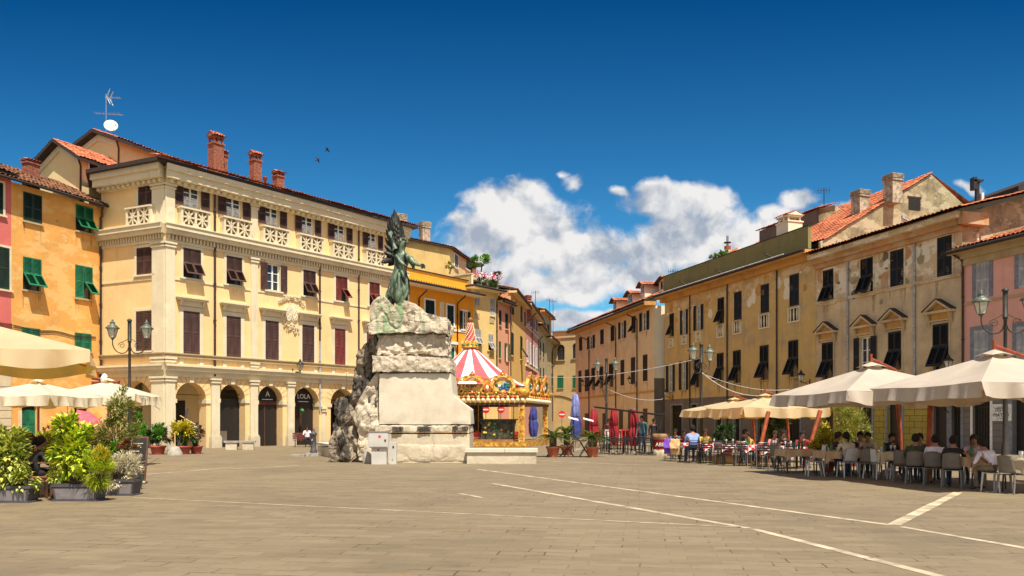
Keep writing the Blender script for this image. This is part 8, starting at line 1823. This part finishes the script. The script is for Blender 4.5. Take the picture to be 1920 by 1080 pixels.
palm('potted_cycad', 'leftmost cycad palm in a terracotta pot, beside the carousel', 1037, 36.0, 18, 1.0, 0.85, 0.15, pot=tp, group=PG, seed=1, el=(0.25, 1.25)); palm('potted_cycad', 'middle cycad palm, partly behind the folding table', 1063, 38.3, 18, 1.0, 0.9, 0.15, pot=tp, group=PG, seed=2, el=(0.25, 1.25)); palm('potted_cycad', 'rightmost cycad palm in a terracotta pot', 1111, 35.8, 18, 0.95, 0.8, 0.15, pot=tp, group=PG, seed=3, el=(0.2, 1.1))
palm('potted_yucca', 'spiky bright green yucca behind the leftmost terracotta bowl', 258, 41, 14, 0.5, 1.75, 0.05, mat='leaf_bright', group=None, seed=4, droop=0.4, lw=0.03, el=(0.0, 1.4))
t_ = thing('folding_table', 'folding wooden bench and table between two cycads', 'table', at(1075, 36.2)); 
for (x0, z, w_) in ((0.15, 0.74, 0.9), (-0.65, 0.48, 0.8)):
    mb = MB()
    for k in range(5): mb.box(x0-0.45, x0-0.45+w_, -0.3+k*0.13, -0.19+k*0.13, z-0.03, z, 'wood')
    mb.build('slats', t_)
    for a in (x0-0.35, x0-0.45+w_-0.1): 
        for sg, yl in ((1, -0.2), (-1, -0.2), (1, 0.25), (-1, 0.25)): mb = MB(); mb.tube([(a-0.22*sg, yl, 0), (a+0.2*sg, yl, z-0.04)], 0.016, 'iron', 5); mb.build('leg', t_)
# right cafe greenery
shrub('lime coloured shrub beside the slanting orange prop', 1550, 25.2, roundpot(0.26, 0.35), [((0, 0, 0.95), (0.42, 0.35, 0.68), 1300, 0.09, 0.055, 'leaf_croton', 0.3), ((-0.35, 0, 0.7), (0.25, 0.2, 0.35), 380, 0.09, 0.05, 'leaf_croton', 0.2)], group=None, seed=13)
shrub('tall feathery bamboo behind the ponytail woman', 1598, 28.5, roundpot(0.34, 0.4), [((0, 0, 1.35), (0.65, 0.45, 0.85), 1700, 0.15, 0.022, 'leaf_bamboo', 0.5), ((-0.35, 0, 1.9), (0.35, 0.3, 0.5), 500, 0.15, 0.02, 'leaf_bamboo', 0.6)], group=None, seed=14)
shrub('dark rounded shrub in the shade of the low cream umbrella', 1450, 34.0, roundpot(0.34, 0.5), [((0, 0, 1.45), (0.6, 0.5, 0.7), 1300, 0.13, 0.05, 'leaf_dark', 0.2)], group=None, seed=15)
shrub('dark shrub in the shade between two shop doors', 1362, 38.0, roundpot(0.34, 0.5), [((0, 0, 1.0), (0.5, 0.5, 0.5), 900, 0.13, 0.05, 'leaf_dark', 0.2)], group=None, seed=16)
# roof terrace flowers
mbt = F4; r = thing('terrace_flowers', 'pink and white flowers spilling over the roof terrace balustrade', 'flowers', (F4.P0.x, F4.P0.y, z4+0.2), F4.ang); rr = random.Random(3)
mb = MB(); crown(mb, (F4.L*0.5, -0.1, 0.55), (F4.L*0.5, 0.3, 0.45), 900, 0.22, 0.1, 'leaf_dark', rr, clump=18); mb.build('leaves', r); mb = MB()
for k in range(190): u = rr.random(); c = Vector((u*F4.L, rr.uniform(-0.45, 0.1), 1.12+rr.gauss(0, 0.14))); m_ = 'flower_pink' if (int(u*7) % 2 == 0) else 'flower_white'; leaf(mb, c, rdir(rr), Vector((0, -1, 0.5)), 0.16, 0.14, m_)
mb.build('blossoms', r)
def rooftree(name, label, px, D, zb, rad, n, mat, h, grp=None):
    r = thing(name, label, 'tree', at(px, D, zb)); rr = random.Random(int(px)); mb = MB(); mb.tube([(0, 0, -0.5), (0.1, 0, h*0.5), (0, 0, h)], [0.08, 0.06, 0.03], 'bark', 6)
    for k in range(5): d = rdir(rr); mb.tube([(0, 0, h*0.8), Vector((d.x*rad, d.y*rad, h+abs(d.z)*rad))*0.8+Vector((0, 0, h*0.2))], [0.03, 0.01], 'bark', 5)
    mb.build('trunk', r); mb = MB(); crown(mb, (0, 0, h+rad*0.3), (rad, rad*0.8, rad*0.65), n, 0.22, 0.12, mat, rr); mb.build('crown', r)
rooftree('terrace_tree', 'small bright green tree on the roof terrace', 901, 71.5, zat(510, 71.5), 0.95, 900, 'leaf_bright', 0.7)
shrub_ = rooftree('terrace_shrub', 'dark small shrub left of the bright tree on the roof terrace', 883, 73, zat(508, 73), 0.5, 300, 'leaf_dark', 0.3)
rooftree('terrace_shrub', 'red flowering pot plant at the right end of the roof terrace', 931, 70.3, zat(522, 70.3), 0.35, 160, 'leaf_red', 0.3)
rooftree('terrace_shrub', 'agave like plant at the left end of the roof terrace wall', 843, 69, zat(503, 69), 0.4, 140, 'leaf_olive', 0.1)
for i, (px, D, y, mat) in enumerate(((1338, 66, 486, 'leaf_olive'), (1350, 65.5, 482, 'leaf_bright'), (1358, 65, 480, 'leaf_bright'))): rooftree('parapet_plant', ['dull green pot plant, leftmost on the olive parapet', 'bright green pot plant, middle of three on the olive parapet', 'bright green pot plant nearest the white flue on the parapet'][i], px, D, zat(y, D), 0.35, 160, mat, 0.1)
t_ = thing('flue', 'white flue with a metal cowl on the olive parapet', 'chimney', at(1364, 65, zat(486, 65))); mb = MB(); mb.tube([(0, 0, -0.3), (0, 0, 0.8)], 0.22, 'white_end_wall', 10); mb.tube([(0, 0, 0.8), (0, 0, 1.05)], 0.26, 'orange_wood', 10); mb.tube([(0, 0, 1.05), (0, 0, 1.9)], 0.09, 'metal_grey', 8); mb.lathe([(0.01, 1.3), (0.3, 1.32), (0.3, 1.38), (0.01, 1.4)], 'iron', 10); mb.build('pipe', t_)
blossoms('orange flowers in a pot hanging on the palazzo by the rock', 650, 52.5, zat(695, 52.5), 0.4, 50, 'flower_yellow', 9)

# ================================================================== small things of the square
t_ = thing('drinking_fountain', 'dark cast iron drinking fountain on a stone step left of the rock', 'fountain', at(588, 36.5)); mb = MB(); mb.box(-0.28, 0.28, -0.28, 0.28, 0.002, 0.16, 'bin_stone'); mb.box(-0.95, -0.35, -0.3, 0.1, 0.002, 0.10, 'bin_stone'); mb.build('step', t_)
mb = MB(); mb.lathe([(0.16, 0.16), (0.17, 0.28), (0.12, 0.34), (0.12, 0.95), (0.16, 1.0), (0.16, 1.05), (0.08, 1.12), (0.04, 1.2), (0.05, 1.24), (0.01, 1.28)], 'planter_grey', 12); mb.build('column', t_); mb = MB(); mb.tube([(0, -0.12, 0.8), (0, -0.26, 0.78), (0, -0.28, 0.72)], 0.02, 'metal_grey', 6); mb.build('spout', t_)
t_ = thing('park_bench', 'reddish wooden bench with curled iron legs before the last arches', 'bench', at(569, 50), 0.30); mb = MB()
for k in range(4): mb.box(-0.65, 0.65, -0.22+k*0.12, -0.13+k*0.12, 0.42, 0.45, 'red_shutter')
mb.build('seat', t_); mb = MB()
for k in range(4): mb.box(-0.65, 0.65, 0.24+k*0.02, 0.27+k*0.02, 0.50+k*0.10, 0.58+k*0.10, 'red_shutter')
mb.build('backrest', t_)
for a in (-0.5, 0.5): mb = MB(); mb.tube([(a, -0.3, 0), (a, -0.12, 0.2), (a, -0.2, 0.42), (a, 0.22, 0.42), (a, 0.32, 0.9)], 0.025, 'iron', 6); mb.tube([(a, 0.34, 0), (a, 0.12, 0.2), (a, 0.22, 0.42)], 0.025, 'iron', 6); mb.build('leg', t_)
person('person in a white top and dark trousers resting on the bench behind the fountain', at(576, 49.9), radians(200), shirt='shirt_white', trousers='shirt_black', lean=0.05)
t_ = thing('stone_bench', 'grey stone slab bench on two blocks before the arcade', 'bench', at(450, 45.2), 0.2); mb = MB(); mb.box(-0.85, 0.85, -0.25, 0.25, 0.40, 0.50, 'bin_stone'); mb.build('slab', t_)
for a in (-0.45, 0.45): mb = MB(); mb.box(a-0.3, a+0.3, -0.2, 0.2, 0, 0.397, 'marble_worn'); mb.build('block', t_)
t_ = thing('umbrella_stand', 'white tapered umbrella foot with a folded pole beside the croton', 'umbrella stand', at(328, 38.0)); mb = MB(); mb.lathe([(0.35, 0), (0.33, 0.12), (0.2, 0.36), (0.08, 0.42)], 'bin_stone', 14); mb.build('foot', t_); mb = MB(); mb.tube([(0, 0, 0.4), (0, 0, 1.1)], 0.025, 'sand_cloth', 6); mb.build('pole', t_)
t_ = thing('folded_stand', 'slanting dark pole with white ropes inside the first arch', 'pole', at(334, 42)); mb = MB(); mb.tube([(0, 0, 0.3), (0.5, 0, 2.3)], 0.05, 'planter_grey', 6); mb.build('pole', t_); mb = MB(); mb.tube([(0.1, 0, 1.9), (1.3, 0, 1.2)], 0.03, 'sand_cloth', 5); mb.build('rope', t_)
t_ = thing('menu_board', 'dark slanted menu board on small castors beside the silver shrub', 'sign', at(249, 20.3), 0.15); mb = MB(Matrix.Rotation(radians(-14), 4, 'X')); mb.box(-0.22, 0.30, -0.015, 0.015, 0.08, 1.25, 'dark_wood'); mb.box(-0.18, 0.26, -0.02, -0.0155, 0.13, 1.2, 'sign_black'); bd = mb.build('board', t_)
mb = MB(Matrix.Rotation(radians(-14), 4, 'X'))
for k in range(9): mb.box(-0.14, 0.10+0.12*((k*7) % 3)/3, -0.024, -0.0205, 0.25+k*0.1, 0.265+k*0.1, 'dish_white')
mb.build('chalk_lines', bd); mb = MB(); mb.tube([(0, 0.28, 1.15), (0, 0.55, 0.0)], 0.02, 'dark_wood', 5)
for a in (-0.18, 0.26): mb.ball((a, 0.02, 0.045), 0.045, 'bin_stone', 8)
mb.build('stand', t_)
def nosign(label, px, D, py, R_=0.3):
    z = zat(py, D); r = thing('no_entry_sign', label, 'road sign', at(px, D), 0, 'no entry signs'); mb = MB(); mb.tube([(0, 0, 0), (0, 0, z+R_)], 0.03, 'metal_grey', 6); mb.build('pole', r)
    mb = MB(); mb.prism([(R_*cos(2*pi*k/24), z+R_*sin(2*pi*k/24)) for k in range(24)], -0.05, -0.03, 'sign_red'); d_ = mb.build('disc', r); mb = MB(); mb.box(-R_*0.72, R_*0.72, -0.056, -0.0505, z-R_*0.18, z+R_*0.18, 'dish_white'); mb.build('bar', d_)
nosign('no entry sign before the end house, right of the carousel', 1053.5, 62, 777, 0.27); nosign('left no entry sign seen through the carousel', 911, 62, 768, 0.29); nosign('right no entry sign seen through the carousel', 939, 62, 768, 0.29)
for i, (px, D, y) in enumerate(((1075, 41, 785), (1103, 40, 787))):
    t_ = thing('display_panel', ['small slanted white panel beside the closed blue umbrella', 'slanted white panel between the blue and red umbrellas'][i], 'panel', at(px, D)); mb = MB(Matrix.Translation((0, 0, zat(y, D))) @ Matrix.Rotation(0.25, 4, 'Y') @ Matrix.Rotation(0.2, 4, 'X')); mb.box(-0.26, 0.26, -0.2, 0.2, -0.012, 0.012, 'dish_white'); mb.build('panel', t_); mb = MB(); mb.tube([(0, 0, 0), (0, 0, zat(y, D)-0.03)], 0.025, 'iron', 6); mb.build('pole', t_)
t_ = thing('hand_sculpture', 'gnarled metal branch ornament fixed on the peach building wall', 'ornament', onwall(FR1, 1127, 745), FR1.ang); mb = MB()
for (p_, q_) in (((0, 0, -0.9), (-0.3, -0.3, 0.3)), ((-0.3, -0.3, 0.3), (-0.8, -0.4, 0.9)), ((-0.3, -0.3, 0.3), (0.1, -0.4, 0.7)), ((-0.5, -0.3, 0.55), (-0.4, -0.4, 1.0))): mb.tube([p_, q_], [0.12, 0.07], 'stone_grey_wall', 6)
mb.build('branch', t_)
for i, (px, py) in enumerate(((613, 280), (596, 299))):
    t_ = thing('bird', ['dark bird flying, upper of two above the palazzo roof', 'reddish bird flying, lower of two above the palazzo roof'][i], 'bird', at(px, 40, zat(py, 40)), 0.5 if i else -0.4); mb = MB(); m_ = 'hair_brown' if i else 'hair_dark'
    mb.lathe([(0.005, -0.14), (0.035, -0.06), (0.045, 0.02), (0.03, 0.09), (0.02, 0.13), (0.003, 0.16)], m_, 8); o_ = mb.M
    for sg in (-1, 1): mb.add([(0, 0, 0.04), (sg*0.12, 0.06, 0.05), (sg*0.26, 0.10+0.03*i, -0.02), (sg*0.12, 0.05, -0.05), (0, 0, -0.05), (sg*0.12, 0.045, 0.0)], [(0, 1, 5), (1, 2, 5), (2, 3, 5), (3, 4, 5), (4, 0, 5)], m_)
    mb.add([(0, 0, -0.12), (-0.04, 0, -0.22), (0.04, 0, -0.22), (0, 0.015, -0.15)], [(0, 1, 3), (0, 2, 3), (1, 2, 3)], m_); o = mb.build('body', t_); o.rotation_euler = (0.3, 0.9, 0.2); o.scale = (0.75,)*3
for r_ in (1,):    # green balls hanging in the LOLA arch
    for k, px in enumerate((554.5, 579)):
        o = MB(); o.ball((0, 0, 0), 0.14, 'painted_green', 10); o.tube([(0, 0, 0.14), (0, 0, 0.5)], 0.006, 'iron', 4); q = o.build('hanging_ball', loc=onwall(PF, px, 770)); tag(q, ['green ball hanging at the left side under the LOLA sign', 'green ball hanging at the right side under the LOLA sign'][k], 'decoration')
